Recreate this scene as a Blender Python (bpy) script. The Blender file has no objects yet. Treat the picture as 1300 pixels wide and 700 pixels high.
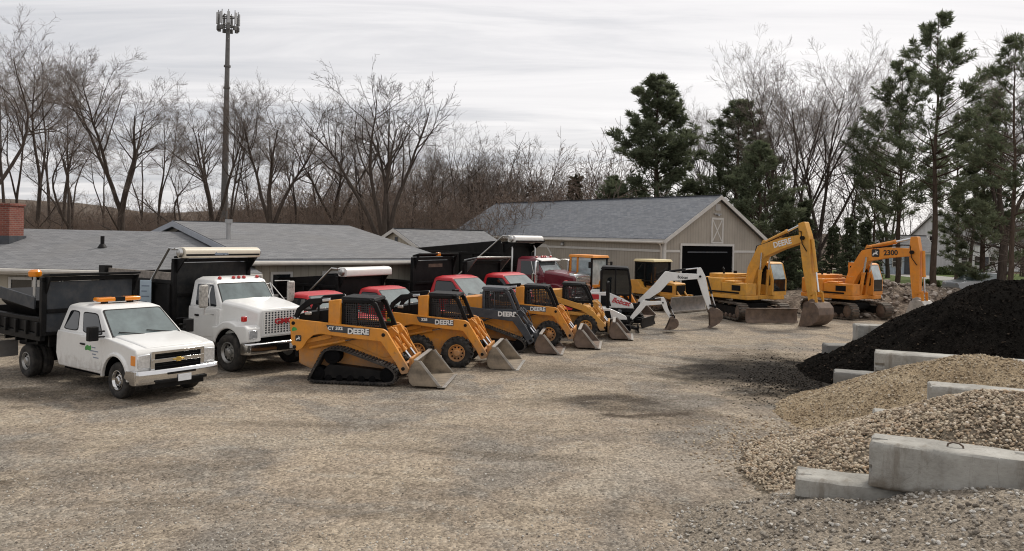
import bpy, bmesh, math, random
from mathutils import Vector, Matrix
R = math.radians
PI = math.pi
scene = bpy.context.scene
COL = scene.collection
random.seed(7)

# ------------------------------------------------------------------ camera
CAM_H = 3.8
ROLL = R(1.2)
cam_d = bpy.data.cameras.new('camera')
cam = bpy.data.objects.new('camera', cam_d)
COL.objects.link(cam)
scene.camera = cam
cam_d.sensor_width = 36
cam_d.lens = 36 * 1000 / 1300
cam_d.shift_y = -52 / 1300
cam_d.clip_start = 0.1
cam_d.clip_end = 6000
cam.matrix_world = Matrix.Translation((0, 0, CAM_H)) @ Matrix.Rotation(R(90), 4, 'X') @ Matrix.Rotation(ROLL, 4, 'Z')


def ray(px, py):
    u, v = (px - 650) / 1000, (298 - py) / 1000
    return Vector((u * math.cos(ROLL) - v * math.sin(ROLL), 1, u * math.sin(ROLL) + v * math.cos(ROLL)))


def G(px, py, z=0.0):
    """photo measurement -> world point at height z"""
    d = ray(px, py)
    return Vector((0, 0, CAM_H)) + d * ((z - CAM_H) / d.z)


def D(px, py, y):
    """photo measurement -> world point at distance y"""
    return Vector((0, 0, CAM_H)) + ray(px, py) * y


# ------------------------------------------------------------------ mesh builder
class MB:
    def __init__(s):
        s.v, s.f, s.m = [], [], []
        s.mi = 0

    def add(s, vs, fs):
        o = len(s.v)
        s.v += [tuple(p) for p in vs]
        for f in fs:
            s.f.append(tuple(i + o for i in f))
            s.m.append(s.mi)
        return s

    def mat(s, i):
        s.mi = i
        return s

    def box(s, x0, x1, y0, y1, z0, z1, M=None):
        vs = [Vector((x, y, z)) for z in (z0, z1) for y in (y0, y1) for x in (x0, x1)]
        if M is not None:
            vs = [M @ p for p in vs]
        return s.add(vs, [(0, 2, 3, 1), (4, 5, 7, 6), (0, 1, 5, 4), (2, 6, 7, 3), (0, 4, 6, 2), (1, 3, 7, 5)])

    def cbox(s, c, size, rx=0, ry=0, rz=0):
        M = Matrix.Translation(c) @ Matrix.Rotation(rz, 4, 'Z') @ Matrix.Rotation(ry, 4, 'Y') @ Matrix.Rotation(rx, 4, 'X')
        a, b, c2 = size[0] / 2, size[1] / 2, size[2] / 2
        return s.box(-a, a, -b, b, -c2, c2, M)

    def prism(s, poly, y0, y1, scale0=None):
        """polygon in (x, z) extruded along y"""
        n = len(poly)
        vs = [(p[0], y0, p[1]) for p in poly] + [(p[0], y1, p[1]) for p in poly]
        fs = [tuple(range(n)), tuple(range(2 * n - 1, n - 1, -1))]
        fs += [(i, i + n, (i + 1) % n + n, (i + 1) % n) for i in range(n)]
        return s.add(vs, fs)

    def prism_x(s, poly, x0, x1):
        """polygon in (y, z) extruded along x"""
        n = len(poly)
        vs = [(x0, p[0], p[1]) for p in poly] + [(x1, p[0], p[1]) for p in poly]
        fs = [tuple(range(n)), tuple(range(2 * n - 1, n - 1, -1))]
        fs += [(i, i + n, (i + 1) % n + n, (i + 1) % n) for i in range(n)]
        return s.add(vs, fs)

    def prism_z(s, poly, z0, z1):
        n = len(poly)
        vs = [(p[0], p[1], z0) for p in poly] + [(p[0], p[1], z1) for p in poly]
        fs = [tuple(range(n)), tuple(range(2 * n - 1, n - 1, -1))]
        fs += [(i, i + n, (i + 1) % n + n, (i + 1) % n) for i in range(n)]
        return s.add(vs, fs)

    def panel(s, pts, t, off=0.0):
        """flat polygon thickened by t along its normal, lifted by off"""
        pts = [Vector(p) for p in pts]
        nrm = Vector((0, 0, 0))
        for i in range(len(pts)):
            nrm += pts[i].cross(pts[(i + 1) % len(pts)])
        nrm.normalize()
        a = [p + nrm * off for p in pts]
        b = [p + nrm * (off + t) for p in pts]
        n = len(pts)
        fs = [tuple(range(n - 1, -1, -1)), tuple(range(n, 2 * n))]
        fs += [(i, (i + 1) % n, (i + 1) % n + n, i + n) for i in range(n)]
        return s.add(a + b, fs)

    def loft(s, rings, cap=True, closed=True):
        n = len(rings[0])
        vs = [p for r in rings for p in r]
        fs = []
        for k in range(len(rings) - 1):
            for i in range(n if closed else n - 1):
                j = (i + 1) % n
                fs.append((k * n + i, k * n + j, (k + 1) * n + j, (k + 1) * n + i))
        if cap:
            fs.append(tuple(range(n - 1, -1, -1)))
            fs.append(tuple(range((len(rings) - 1) * n, len(rings) * n)))
        return s.add(vs, fs)

    def tube(s, pts, r, n=8, cap=True):
        pts = [Vector(p) for p in pts]
        rs = r if isinstance(r, (list, tuple)) else [r] * len(pts)
        rings = []
        ref = None
        for i, p in enumerate(pts):
            d = (pts[min(i + 1, len(pts) - 1)] - pts[max(i - 1, 0)])
            if d.length < 1e-9:
                d = Vector((0, 0, 1))
            d.normalize()
            if ref is None or abs(ref.dot(d)) > .98:
                ref = Vector((1, 0, 0)) if abs(d.x) < .7 else Vector((0, 1, 0))
            u = (ref - d * ref.dot(d)).normalized()
            ref = u
            w = d.cross(u)
            rings.append([p + (u * math.cos(2 * PI * k / n) + w * math.sin(2 * PI * k / n)) * rs[i] for k in range(n)])
        return s.loft(rings, cap)

    def lathe(s, prof, c=(0, 0, 0), n=32, axis='y', cap=True):
        """profile [(r, t)] turned about an axis through c"""
        rings = []
        for r, t in prof:
            ring = []
            for k in range(n):
                a = 2 * PI * k / n
                if axis == 'y':
                    p = (r * math.cos(a), t, r * math.sin(a))
                elif axis == 'x':
                    p = (t, r * math.cos(a), r * math.sin(a))
                else:
                    p = (r * math.cos(a), r * math.sin(a), t)
                ring.append((p[0] + c[0], p[1] + c[1], p[2] + c[2]))
            rings.append(ring)
        return s.loft(rings, cap)

    def mirror_y(s):
        n = len(s.v)
        nf = len(s.f)
        s.v += [(x, -y, z) for x, y, z in s.v[:n]]
        for i in range(nf):
            s.f.append(tuple(j + n for j in reversed(s.f[i])))
            s.m.append(s.m[i])
        return s

    def sides(s):
        """two builders (right, left) when every piece lies wholly to one side of y = 0, else None"""
        n = len(s.v)
        par = list(range(n))
        def find(a):
            while par[a] != a:
                par[a] = par[par[a]]
                a = par[a]
            return a
        for f in s.f:
            a = find(f[0])
            for q in f[1:]:
                par[find(q)] = a
        lo, hi = {}, {}
        for i in range(n):
            r_ = find(i)
            y = s.v[i][1]
            lo[r_] = min(lo.get(r_, 9e9), y)
            hi[r_] = max(hi.get(r_, -9e9), y)
        if not any(h < 0 for h in hi.values()) or not any(l > 0 for l in lo.values()):
            return None
        if any(lo[r_] <= 0 <= hi[r_] for r_ in lo):
            return None
        out = []
        for sg in (-1, 1):
            b = MB()
            idx = {}
            for i in range(n):
                if s.v[i][1] * sg > 0:
                    idx[i] = len(b.v)
                    b.v.append(s.v[i])
            for f, m in zip(s.f, s.m):
                if f[0] in idx:
                    b.f.append(tuple(idx[q] for q in f))
                    b.m.append(m)
            out.append(b)
        return out

    def build(s, name, mats, parent=None, bevel=0, seg=2, smooth=35, recalc=True, loc=None, rotz=0, halves=True):
        if parent is not None and halves and len(s.v) < 6000:
            two = s.sides()
            if two:
                kw = dict(bevel=bevel, seg=seg, smooth=smooth, recalc=recalc, loc=loc, rotz=rotz, halves=False)
                two[1].build(name, mats, parent, **kw)
                return two[0].build(name, mats, parent, **kw)
        me = bpy.data.meshes.new(name)
        me.from_pydata(s.v, [], s.f)
        if not isinstance(mats, (list, tuple)):
            mats = [mats]
        for m in mats:
            me.materials.append(m)
        if len(mats) > 1:
            me.polygons.foreach_set('material_index', s.m)
        if recalc:
            bm = bmesh.new()
            bm.from_mesh(me)
            bmesh.ops.recalc_face_normals(bm, faces=bm.faces)
            bm.to_mesh(me)
            bm.free()
        if smooth:
            me.polygons.foreach_set('use_smooth', [True] * len(me.polygons))
            me.set_sharp_from_angle(angle=R(smooth))
        me.update()
        o = bpy.data.objects.new(name, me)
        COL.objects.link(o)
        if parent is not None:
            o.parent = parent
        if loc is not None:
            o.location = loc
        if rotz:
            o.rotation_euler.z = rotz
        if bevel:
            b = o.modifiers.new('bevel', 'BEVEL')
            b.width = bevel
            b.segments = seg
            b.limit_method = 'ANGLE'
            b.angle_limit = R(30)
            b.use_clamp_overlap = True
        return o


def thing(name, label, cat, loc=(0, 0, 0), rotz=0, group=None):
    o = bpy.data.objects.new(name, None)
    o.empty_display_size = .3
    COL.objects.link(o)
    o.location = loc
    o.rotation_euler = (0, 0, rotz)
    tag(o, label, cat, group)
    return o


def tag(o, label, cat, group=None, kind=None):
    o['label'] = label
    o['category'] = cat
    if group:
        o['group'] = group
    if kind:
        o['kind'] = kind
    return o


def structure(o):
    o['kind'] = 'structure'
    return o


def copy_tree(o, parent=None):
    c = o.copy()
    COL.objects.link(c)
    if parent is not None:
        c.parent = parent
    for ch in list(o.children):
        copy_tree(ch, c)
    return c


def place(root, px, py, lx, ly, heading):
    """stand a thing so that its local ground point (lx, ly) lies where the photo shows it"""
    g = G(px, py)
    c, s_ = math.cos(heading), math.sin(heading)
    root.location = (g.x - (lx * c - ly * s_), g.y - (lx * s_ + ly * c), 0)
    root.rotation_euler = (0, 0, heading)
    return root


def arc(cx, cz, r, a0, a1, n):
    return [(cx + r * math.cos(R(a0 + (a1 - a0) * i / n)), cz + r * math.sin(R(a0 + (a1 - a0) * i / n))) for i in range(n + 1)]


def rounded(poly, r, n=3):
    """polygon with its corners rounded"""
    out = []
    N = len(poly)
    P = [Vector((p[0], p[1])) for p in poly]
    for i in range(N):
        a, b, c = P[i - 1], P[i], P[(i + 1) % N]
        d1, d2 = (a - b), (c - b)
        q = min(r, d1.length * .45, d2.length * .45)
        s_, e = b + d1.normalized() * q, b + d2.normalized() * q
        for k in range(n + 1):
            t = k / n
            out.append(tuple((s_ * (1 - t) + b * t) * (1 - t) + (b * (1 - t) + e * t) * t))
    return out


def ribbon(pts, ws):
    """outline polygon of a bent bar in (x, z)"""
    L, Rr = [], []
    P = [Vector(p) for p in pts]
    for i, p in enumerate(P):
        d = (P[min(i + 1, len(P) - 1)] - P[max(i - 1, 0)]).normalized()
        nrm = Vector((-d.y, d.x))
        L.append(tuple(p + nrm * ws[i] / 2))
        Rr.append(tuple(p - nrm * ws[i] / 2))
    return L + Rr[::-1]


def bil(q, u, v):
    """point in a four-cornered face: q = [u0v0, u1v0, u1v1, u0v1]"""
    a, b, c, d = [Vector(p) for p in q]
    return a * (1 - u) * (1 - v) + b * u * (1 - v) + c * u * v + d * (1 - u) * v


def text(word, size, m, parent, loc, rot=(90, 0, 0), name='lettering', sx=1.0, bold=.004, shear=0, ext=.004):
    cu = bpy.data.curves.new(name, 'FONT')
    cu.body = word
    cu.size = size
    cu.extrude = ext
    cu.offset = bold
    cu.shear = shear
    cu.align_x = 'CENTER'
    cu.align_y = 'CENTER'
    cu.resolution_u = 3
    t = bpy.data.objects.new(name, cu)
    COL.objects.link(t)
    dg = bpy.context.evaluated_depsgraph_get()
    me = bpy.data.meshes.new_from_object(t.evaluated_get(dg))
    bpy.data.objects.remove(t)
    bpy.data.curves.remove(cu)
    me.name = name
    me.materials.clear()
    me.materials.append(m)
    o = bpy.data.objects.new(name, me)
    COL.objects.link(o)
    o.parent = parent
    o.location = loc
    o.rotation_euler = [R(a) for a in rot]
    o.scale = (sx, 1, 1)
    return o


# ------------------------------------------------------------------ materials
def nodes_of(name):
    m = bpy.data.materials.new(name)
    m.use_nodes = True
    nt = m.node_tree
    p = nt.nodes['Principled BSDF']
    return m, nt, p


def N(nt, t, **kw):
    n = nt.nodes.new(t)
    for k, v in kw.items():
        if k.startswith('i_'):
            key = k[2:]
            key = int(key) if key.isdigit() else key
            n.inputs[key].default_value = v
        else:
            setattr(n, k, v)
    return n


def noise(nt, vec, scale, detail=4, rough=.55, dist=0):
    n = N(nt, 'ShaderNodeTexNoise')
    n.inputs['Scale'].default_value = scale
    n.inputs['Detail'].default_value = detail
    n.inputs['Roughness'].default_value = rough
    n.inputs['Distortion'].default_value = dist
    if vec is not None:
        nt.links.new(vec, n.inputs['Vector'])
    return n.outputs['Fac']


def ramp(nt, fac, stops):
    r = N(nt, 'ShaderNodeValToRGB')
    e = r.color_ramp.elements
    while len(e) < len(stops):
        e.new(.5)
    for i, (p, c) in enumerate(stops):
        e[i].position = p
        if not isinstance(c, (tuple, list)):
            c = (c, c, c)
        e[i].color = (c[0], c[1], c[2], 1)
    nt.links.new(fac, r.inputs['Fac'])
    return r.outputs['Color']


def mix(nt, fac, a, b, mode='MIX'):
    m = N(nt, 'ShaderNodeMix', data_type='RGBA', blend_type=mode)
    for sock, val in ((m.inputs[0], fac), (m.inputs[6], a), (m.inputs[7], b)):
        if isinstance(val, bpy.types.NodeSocket):
            nt.links.new(val, sock)
        elif isinstance(val, (int, float)):
            sock.default_value = val
        else:
            sock.default_value = (val[0], val[1], val[2], 1)
    return m.outputs[2]


def mathn(nt, op, a, b=None, clamp=False):
    m = N(nt, 'ShaderNodeMath', operation=op, use_clamp=clamp)
    for sock, val in ((m.inputs[0], a), (m.inputs[1], b)):
        if val is None:
            continue
        if isinstance(val, bpy.types.NodeSocket):
            nt.links.new(val, sock)
        else:
            sock.default_value = val
    return m.outputs[0]


def maprange(nt, val, a, b, c=0.0, d=1.0):
    m = N(nt, 'ShaderNodeMapRange')
    nt.links.new(val, m.inputs[0])
    for i, q in enumerate((a, b, c, d)):
        m.inputs[i + 1].default_value = q
    return m.outputs[0]


def bump(nt, p, h, strength=.3, dist=.02, prev=None):
    b = N(nt, 'ShaderNodeBump')
    b.inputs['Strength'].default_value = strength
    b.inputs['Distance'].default_value = dist
    nt.links.new(h, b.inputs['Height'])
    if prev is not None:
        nt.links.new(prev, b.inputs['Normal'])
    nt.links.new(b.outputs['Normal'], p.inputs['Normal'])
    return b.outputs['Normal']


def obj_vec(nt, scale=None):
    tc = N(nt, 'ShaderNodeTexCoord')
    if scale is None:
        return tc.outputs['Object']
    mp = N(nt, 'ShaderNodeMapping')
    mp.inputs['Scale'].default_value = scale
    nt.links.new(tc.outputs['Object'], mp.inputs['Vector'])
    return mp.outputs['Vector']


def plain(name, col, rough=.6, metal=0.0, var=.15, scale=4.0, bmp=0.0, bscale=40, coat=0.0, dust=0.0, dust_col=(.23, .19, .15), low=0.0, spec=.5, chips=0.0):
    """base colour with soft wear; dust: share of patchy dust; low: road dirt reaching up to that height on the body"""
    m, nt, p = nodes_of(name)
    v = obj_vec(nt)
    n1 = noise(nt, v, scale, 6, .6)
    dark = tuple(c * (1 - var) for c in col)
    lite = tuple(min(1, c * (1 + var)) for c in col)
    c = ramp(nt, n1, [(.3, dark), (.7, lite)])
    if dust:
        n2 = noise(nt, v, scale * .7 + 1.3, 8, .7)
        c = mix(nt, maprange(nt, n2, .42, .75, 0, dust), c, dust_col)
    if low:
        sep = N(nt, 'ShaderNodeSeparateXYZ')
        nt.links.new(v, sep.inputs[0])
        n3 = noise(nt, v, 5, 8, .7)
        h = mathn(nt, 'ADD', sep.outputs[2], mathn(nt, 'MULTIPLY', mathn(nt, 'SUBTRACT', n3, .5), 1.2))
        c = mix(nt, maprange(nt, h, low, low * .35, 0, .65), c, dust_col)
    if chips:
        n4 = noise(nt, v, 9, 10, .78)
        c = mix(nt, maprange(nt, n4, .60, .66, 0, chips), c, (.06, .045, .032))
        mp_ = N(nt, 'ShaderNodeMapping')
        mp_.inputs['Scale'].default_value = (4.5, 4.5, .8)
        nt.links.new(v, mp_.inputs['Vector'])
        n5 = noise(nt, mp_.outputs['Vector'], 2.2, 8, .7)
        c = mix(nt, maprange(nt, n5, .54, .70, 0, chips * .6), c, (.17, .12, .07))
    nt.links.new(c, p.inputs['Base Color'])
    p.inputs['Roughness'].default_value = rough
    p.inputs['Metallic'].default_value = metal
    p.inputs['Coat Weight'].default_value = coat
    p.inputs['Coat Roughness'].default_value = .08
    p.inputs['Specular IOR Level'].default_value = spec
    if bmp:
        bump(nt, p, noise(nt, v, bscale, 4, .6), bmp, .02)
    return m


M = {}
M['white'] = plain('white_paint', (.72, .72, .70), .35, var=.03, coat=.4, dust=.12, low=.75)
M['red'] = plain('red_paint', (.42, .004, .010), .42, var=.06, coat=.15, dust=.02, low=.6)
M['maroon'] = plain('maroon_paint', (.13, .008, .02), .32, var=.1, coat=.5, dust=.12, low=.6)
M['black'] = plain('black_paint', (.0045, .0045, .005), .55, var=.3, dust=.04, spec=.18)
M['charcoal'] = plain('charcoal_paint', (.040, .046, .056), .5, var=.2, dust=.18, spec=.4)
M['greypaint'] = plain('grey_panel_paint', (.036, .042, .050), .55, var=.15, dust=.2, spec=.3)
M['yellow'] = plain('machine_yellow_paint', (.60, .235, .020), .48, var=.12, dust=.22, low=.8, scale=3, chips=.6)
M['yellow2'] = plain('faded_yellow_paint', (.62, .30, .035), .55, var=.15, dust=.3, scale=3, chips=.6)
M['orange'] = plain('orange_yellow_paint', (.66, .235, .016), .5, var=.12, dust=.22, scale=3, chips=.55)
M['cat'] = plain('loader_yellow_paint', (.58, .28, .04), .5, var=.12, dust=.3, low=.7, scale=3, chips=.6)
M['cream'] = plain('cream_paint', (.55, .46, .25), .55, var=.1, dust=.2)
M['rubber'] = plain('tyre_rubber', (.010, .0095, .009), .85, var=.3, dust=.6, dust_col=(.11, .095, .08), scale=6, bmp=.3, bscale=60)
M['track'] = plain('rubber_track', (.011, .0105, .010), .85, var=.3, dust=.7, dust_col=(.12, .10, .085), scale=5, bmp=.4, bscale=50)
M['steeltrack'] = plain('steel_track', (.075, .062, .05), .75, .3, var=.4, dust=.7, dust_col=(.20, .165, .125), scale=5)
M['chrome'] = plain('chrome', (.62, .62, .62), .16, 1.0, var=.06, dust=.15)
M['alu'] = plain('brushed_aluminium', (.50, .50, .49), .35, 1.0, var=.1, dust=.2)
M['rim'] = plain('steel_rim', (.36, .36, .35), .4, .8, var=.2, dust=.3)
M['rod'] = plain('polished_rod', (.65, .65, .66), .2, 1.0, var=.05)
M['bucket'] = plain('worn_bucket_steel', (.19, .155, .115), .6, .15, var=.5, dust=.7, dust_col=(.36, .285, .20), scale=4, bmp=.2)
M['rust'] = plain('rusty_steel', (.12, .085, .065), .65, .2, var=.5, dust=.45, dust_col=(.24, .16, .10), scale=3, bmp=.2)
M['blade'] = plain('scoured_blade_steel', (.27, .26, .25), .5, .5, var=.3, dust=.5, dust_col=(.25, .21, .17))
M['silver'] = plain('silver_worn_edge', (.42, .40, .37), .45, .6, var=.25, dust=.4)
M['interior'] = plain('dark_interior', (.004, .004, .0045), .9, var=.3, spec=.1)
M['amber'] = plain('amber_lens', (.75, .24, .01), .2, var=.1, coat=.6)
M['redlens'] = plain('red_lens', (.45, .02, .015), .25, var=.1, coat=.5)
M['lens'] = plain('headlamp_lens', (.62, .63, .64), .12, .45, var=.25, scale=18, coat=.8)
M['beige'] = plain('beige_roller_housing', (.62, .56, .45), .45, var=.06, dust=.12)
M['whiteroll'] = plain('white_roller_housing', (.74, .73, .70), .4, var=.05, dust=.15)
M['gold'] = plain('gold_badge', (.62, .42, .12), .3, .8, var=.1)
M['plate'] = plain('plate_white', (.66, .68, .70), .5, var=.08, scale=14)
M['whitemark'] = plain('white_decal', (.72, .72, .70), .5, var=.05)
M['blackmark'] = plain('black_decal', (.015, .015, .015), .5, var=.1)
M['redmark'] = plain('red_decal', (.48, .025, .03), .45, var=.1)
M['greenmark'] = plain('green_decal', (.05, .28, .05), .5, var=.25, scale=12)
M['bluegrey'] = plain('bluegrey_decal', (.20, .24, .30), .5, var=.1)
M['seat'] = plain('black_seat_vinyl', (.014, .014, .015), .6, var=.2)
M['canvas'] = plain('mud_flap_grey', (.19, .185, .18), .8, var=.2, dust=.4)
M['headboard'] = plain('worn_black_headboard', (.010, .011, .012), .5, var=.3, dust=.12, spec=.3)
M['mirrorwrap'] = plain('clear_wrapped_mirror', (.33, .31, .28), .4, var=.5, scale=14, bmp=.5, bscale=30)
M['wood'] = plain('weathered_plank', (.24, .21, .18), .8, var=.4, scale=9, bmp=.3)
M['woodbrown'] = plain('brown_plank', (.20, .13, .08), .8, var=.35, scale=9, bmp=.3)


def glass_mat(name, col, rough=.04, metal=.0, spec=.9):
    m, nt, p = nodes_of(name)
    v = obj_vec(nt)
    c = ramp(nt, noise(nt, v, 2.2, 5, .6), [(.3, tuple(q * .65 for q in col)), (.7, tuple(q * 1.35 for q in col))])
    nt.links.new(c, p.inputs['Base Color'])
    p.inputs['Roughness'].default_value = rough
    p.inputs['Metallic'].default_value = metal
    p.inputs['Specular IOR Level'].default_value = spec
    p.inputs['Coat Weight'].default_value = .3
    p.inputs['Coat Roughness'].default_value = .03
    return m


M['glass'] = glass_mat('tinted_window_glass', (.008, .010, .011), .03, 0, .6)
M['windshield'] = glass_mat('windshield_glass', (.10, .13, .13), .05)
M['cabglass'] = glass_mat('machine_cab_glass', (.34, .41, .42), .08)  # pale base colour paints in the sky's brightness on the panes


def mesh_screen(name, col, pitch):
    """a steel guard screen: a grid of bars with holes, cut by transparency"""
    m, nt, p = nodes_of(name)
    v = obj_vec(nt)
    sep = N(nt, 'ShaderNodeSeparateXYZ')
    nt.links.new(v, sep.inputs[0])
    bars = []
    for k in (0, 2):
        f = mathn(nt, 'FRACT', mathn(nt, 'MULTIPLY', sep.outputs[k], 1 / pitch))
        bars.append(mathn(nt, 'LESS_THAN', f, .32))
    solid = mathn(nt, 'MAXIMUM', bars[0], bars[1])
    nt.links.new(solid, p.inputs['Alpha'])
    p.inputs['Base Color'].default_value = (*col, 1)
    p.inputs['Roughness'].default_value = .5
    return m


M['screen'] = mesh_screen('guard_screen', (.02, .02, .022), .055)
# ------------------------------------------------------------------ wheels
def truck_wheel(parent, x, y, r, w, side, name='wheel', lugs=0, rimcol='rim', rr=.56, hub='dome', tread=0):
    """rim mesh (part) with its tyre (sub-part); side = -1 right, +1 left"""
    rim_r = r * rr
    b = MB()
    o = side * w / 2          # outer face
    b.mat(0)
    b.lathe([(rim_r, y - side * w * .42), (rim_r, y + o * .98), (rim_r * .93, y + o * 1.0), (rim_r * .88, y + o * .72), (rim_r * .80, y + o * .5),
             (rim_r * .45, y + o * .62), (rim_r * .42, y + o * .9), (rim_r * .30, y + o * 1.08), (rim_r * .05, y + o * 1.1)], (x, 0, r), 28)
    b.mat(1)
    k = 10 if hub == 'dome' else 8
    for i in range(k):
        a = 2 * PI * i / k
        cx, cz = x + rim_r * .66 * math.cos(a), r + rim_r * .66 * math.sin(a)
        b.tube([(cx, y + o * .4, cz), (cx, y + o * .64, cz)], rim_r * .10, 8)
    b.mat(2)
    for i in range(8):
        a = 2 * PI * (i + .5) / 8
        cx, cz = x + rim_r * .36 * math.cos(a), r + rim_r * .36 * math.sin(a)
        b.tube([(cx, y + o * .6, cz), (cx, y + o * 1.0, cz)], rim_r * .045, 6)
    wheel = b.build(name, [M[rimcol], M['interior'], M['rod']], parent)
    t = MB()
    hw = w / 2
    t.lathe([(rim_r * .97, y - hw * .80), (rim_r * 1.12, y - hw * .98), (r * .84, y - hw * 1.04), (r * .955, y - hw * .9), (r, y - hw * .68), (r, y + hw * .68),
             (r * .955, y + hw * .9), (r * .84, y + hw * 1.04), (rim_r * 1.12, y + hw * .98), (rim_r * .97, y + hw * .80)], (x, 0, r), 40, 'y', False)
    if lugs:
        for i in range(lugs):
            for s in (-1, 1):
                a = 2 * PI * (i + (.5 if s > 0 else 0)) / lugs
                Mx = Matrix.Translation((x, y, r)) @ Matrix.Rotation(-a, 4, 'Y') @ Matrix.Translation((r * 1.0, s * hw * .52, 0)) @ Matrix.Rotation(R(s * 32), 4, 'X')
                h = tread or r * .055
                t.box(-h, h, -hw * .58, hw * .58, -r * .055, r * .055, Mx)
    else:
        for s in (-.45, 0, .45):
            t.lathe([(r * .99, y + s * hw - .012), (r * 1.012, y + s * hw - .01), (r * 1.012, y + s * hw + .01), (r * .99, y + s * hw + .012)], (x, 0, r), 40)
    t.build('tyre', M['rubber'], wheel, smooth=40)
    return wheel


# ------------------------------------------------------------------ dump body
def dump_body(parent, x0, L, W, zf, zs, zh, wall='black', head='black', shield=.0, shield_col='black', roller=None, roller_z=None, arm=False,
              ribs=4, gate=True, plank=False, frame_z=.62, shield_tilt=.08, slope=0):
    """x0: front of the box; zf floor, zs side top, zh headboard top"""
    x1 = x0 - L
    h = W / 2
    f = MB()
    for s in (-1, 1):
        f.box(x1 + .2, x0 + 1.2, s * .42 - .05, s * .42 + .05, frame_z, frame_z + .2)
    for k in range(5):
        xx = x1 + .4 + k * (L - .6) / 4
        f.box(xx - .04, xx + .04, -.9, .9, frame_z + .2, zf - .02)
    f.build('chassis_frame', M['black'], parent, .01)
    b = MB()
    b.box(x1, x0, -h, h, zf, zf + .08)
    for s in (-1, 1):
        b.box(x1, x0 - .06, s * h - .035, s * h + .035, zf + .08, zs - .1)
        b.box(x1, x0 - .06, s * h - .07, s * h + .07, zs - .10, zs)
        b.box(x1, x0, s * h - .06, s * h + .06, zf - .12, zf + .06)
        for k in range(ribs + 1):
            xx = x1 + .08 + k * (L - .2) / ribs
            b.box(xx - .05, xx + .05, s * (h + .07) - .045, s * (h + .07) + .045, zf, zs - .11)
    b.build('dump_bed', M[wall], parent, .012)
    hb = MB()
    hb.box(x0 - .05, x0, -h + .01, h - .01, zf + .09, zh)
    hd = hb.build('headboard', M[head], parent, .01)
    fr = MB()
    for s in (-1, 1):
        fr.box(x0 - .09, x0 + .05, s * h - .06, s * h + .06, zf, zh + .02)
    fr.box(x0 - .08, x0 + .04, -h - .06, h + .06, zh + .02, zh + .12)
    fr.box(x0 + .003, x0 + .045, -h + .07, h - .07, zf + (zh - zf) * .42, zf + (zh - zf) * .42 + .1)
    fr.build('headboard_frame', M['black'], hd, .012)
    zt = zh + .13
    if shield:
        sb = MB()
        sb.prism([(x0 - .06, zt), (x0 + shield, zt + shield_tilt), (x0 + shield, zt + shield_tilt + .06), (x0 - .06, zt + .06)], -h, h)
        for s in (-1, 1):
            sb.prism([(x0 + .05, zt - .02), (x0 + shield * .95, zt + shield_tilt - .02), (x0 + .05, zt - .42)], s * (h - .04) - .02, s * (h - .04) + .02)
        sb.build('cab_shield', M[shield_col], parent, .012)
    if roller:
        rz = roller_z or zt + .14
        rx = x0 + shield * .62
        rb = MB()
        prof = rounded([(rx - .20, rz - .15), (rx + .20, rz - .15), (rx + .20, rz + .08), (rx + .08, rz + .15), (rx - .20, rz + .15)], .06)
        rb.prism(prof, -h - .02, h + .02)
        ro = rb.build('tarp_roller', M[roller], parent, .01)
        e = MB()
        for s in (-1, 1):
            e.lathe([(.11, s * (h + .02)), (.13, s * (h + .05)), (.10, s * (h + .12)), (.03, s * (h + .13))], (rx, 0, rz), 16)
        e.build('roller_end', M['alu'], ro)
        st = MB()
        for s in (-1, 1):
            st.box(rx - .18, rx + .12, s * (h - .1) - .03, s * (h - .1) + .03, zt - .05, rz - .14)
        st.build('roller_bracket', M['black'], parent, .008)
    if arm:
        rz = roller_z or zt + .14
        rx = x0 + shield * .62
        a = MB()
        for s in (-1, 1):
            a.tube([(rx - .1, s * (h + .16), rz + .1), (rx - .35, s * (h + .17), rz + .12), (x0 - L * .42, s * (h + .17), zf + .3)], .035, 8)
            a.tube([(rx - .1, s * (h + .16), rz + .1), (rx - .1, s * (h - .1), rz + .13)], .03, 8)
        a.build('tarp_arm', M['alu'], parent)
    if slope:
        p = MB()
        for s in (-1, 1):
            p.prism([(x0 - .10, zs + .004), (x0 - .10, zs + slope), (x1 + .1, zs + .06), (x1 + .1, zs + .004)], s * h - .025, s * h + .025)
        p.build('side_board', M[wall], parent, .006)
    if plank:
        p = MB()
        for s in (-1, 1):
            p.box(x1 + .1, x0 - .14, s * h - .03, s * h + .03, zs + .004, zs + .22)
        p.build('side_plank', M['wood'], parent, .006)
    if gate:
        g = MB()
        g.box(x1 - .10, x1 - .02, -h - .05, h + .05, zf - .05, zs + .1)
        for k in range(5):
            yy = -h + .1 + k * (W - .2) / 4
            g.box(x1 - .16, x1 - .10, yy - .05, yy + .05, zf, zs + .05)
        g.build('tailgate', M[wall], parent, .012)
    fl = MB()
    for s in (-1, 1):
        fl.box(x1 + .02, x1 + .04, s * (h - .4) - .3, s * (h - .4) + .3, .28, frame_z + .1)
    fl.build('mud_flap', M['canvas'], parent)


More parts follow.
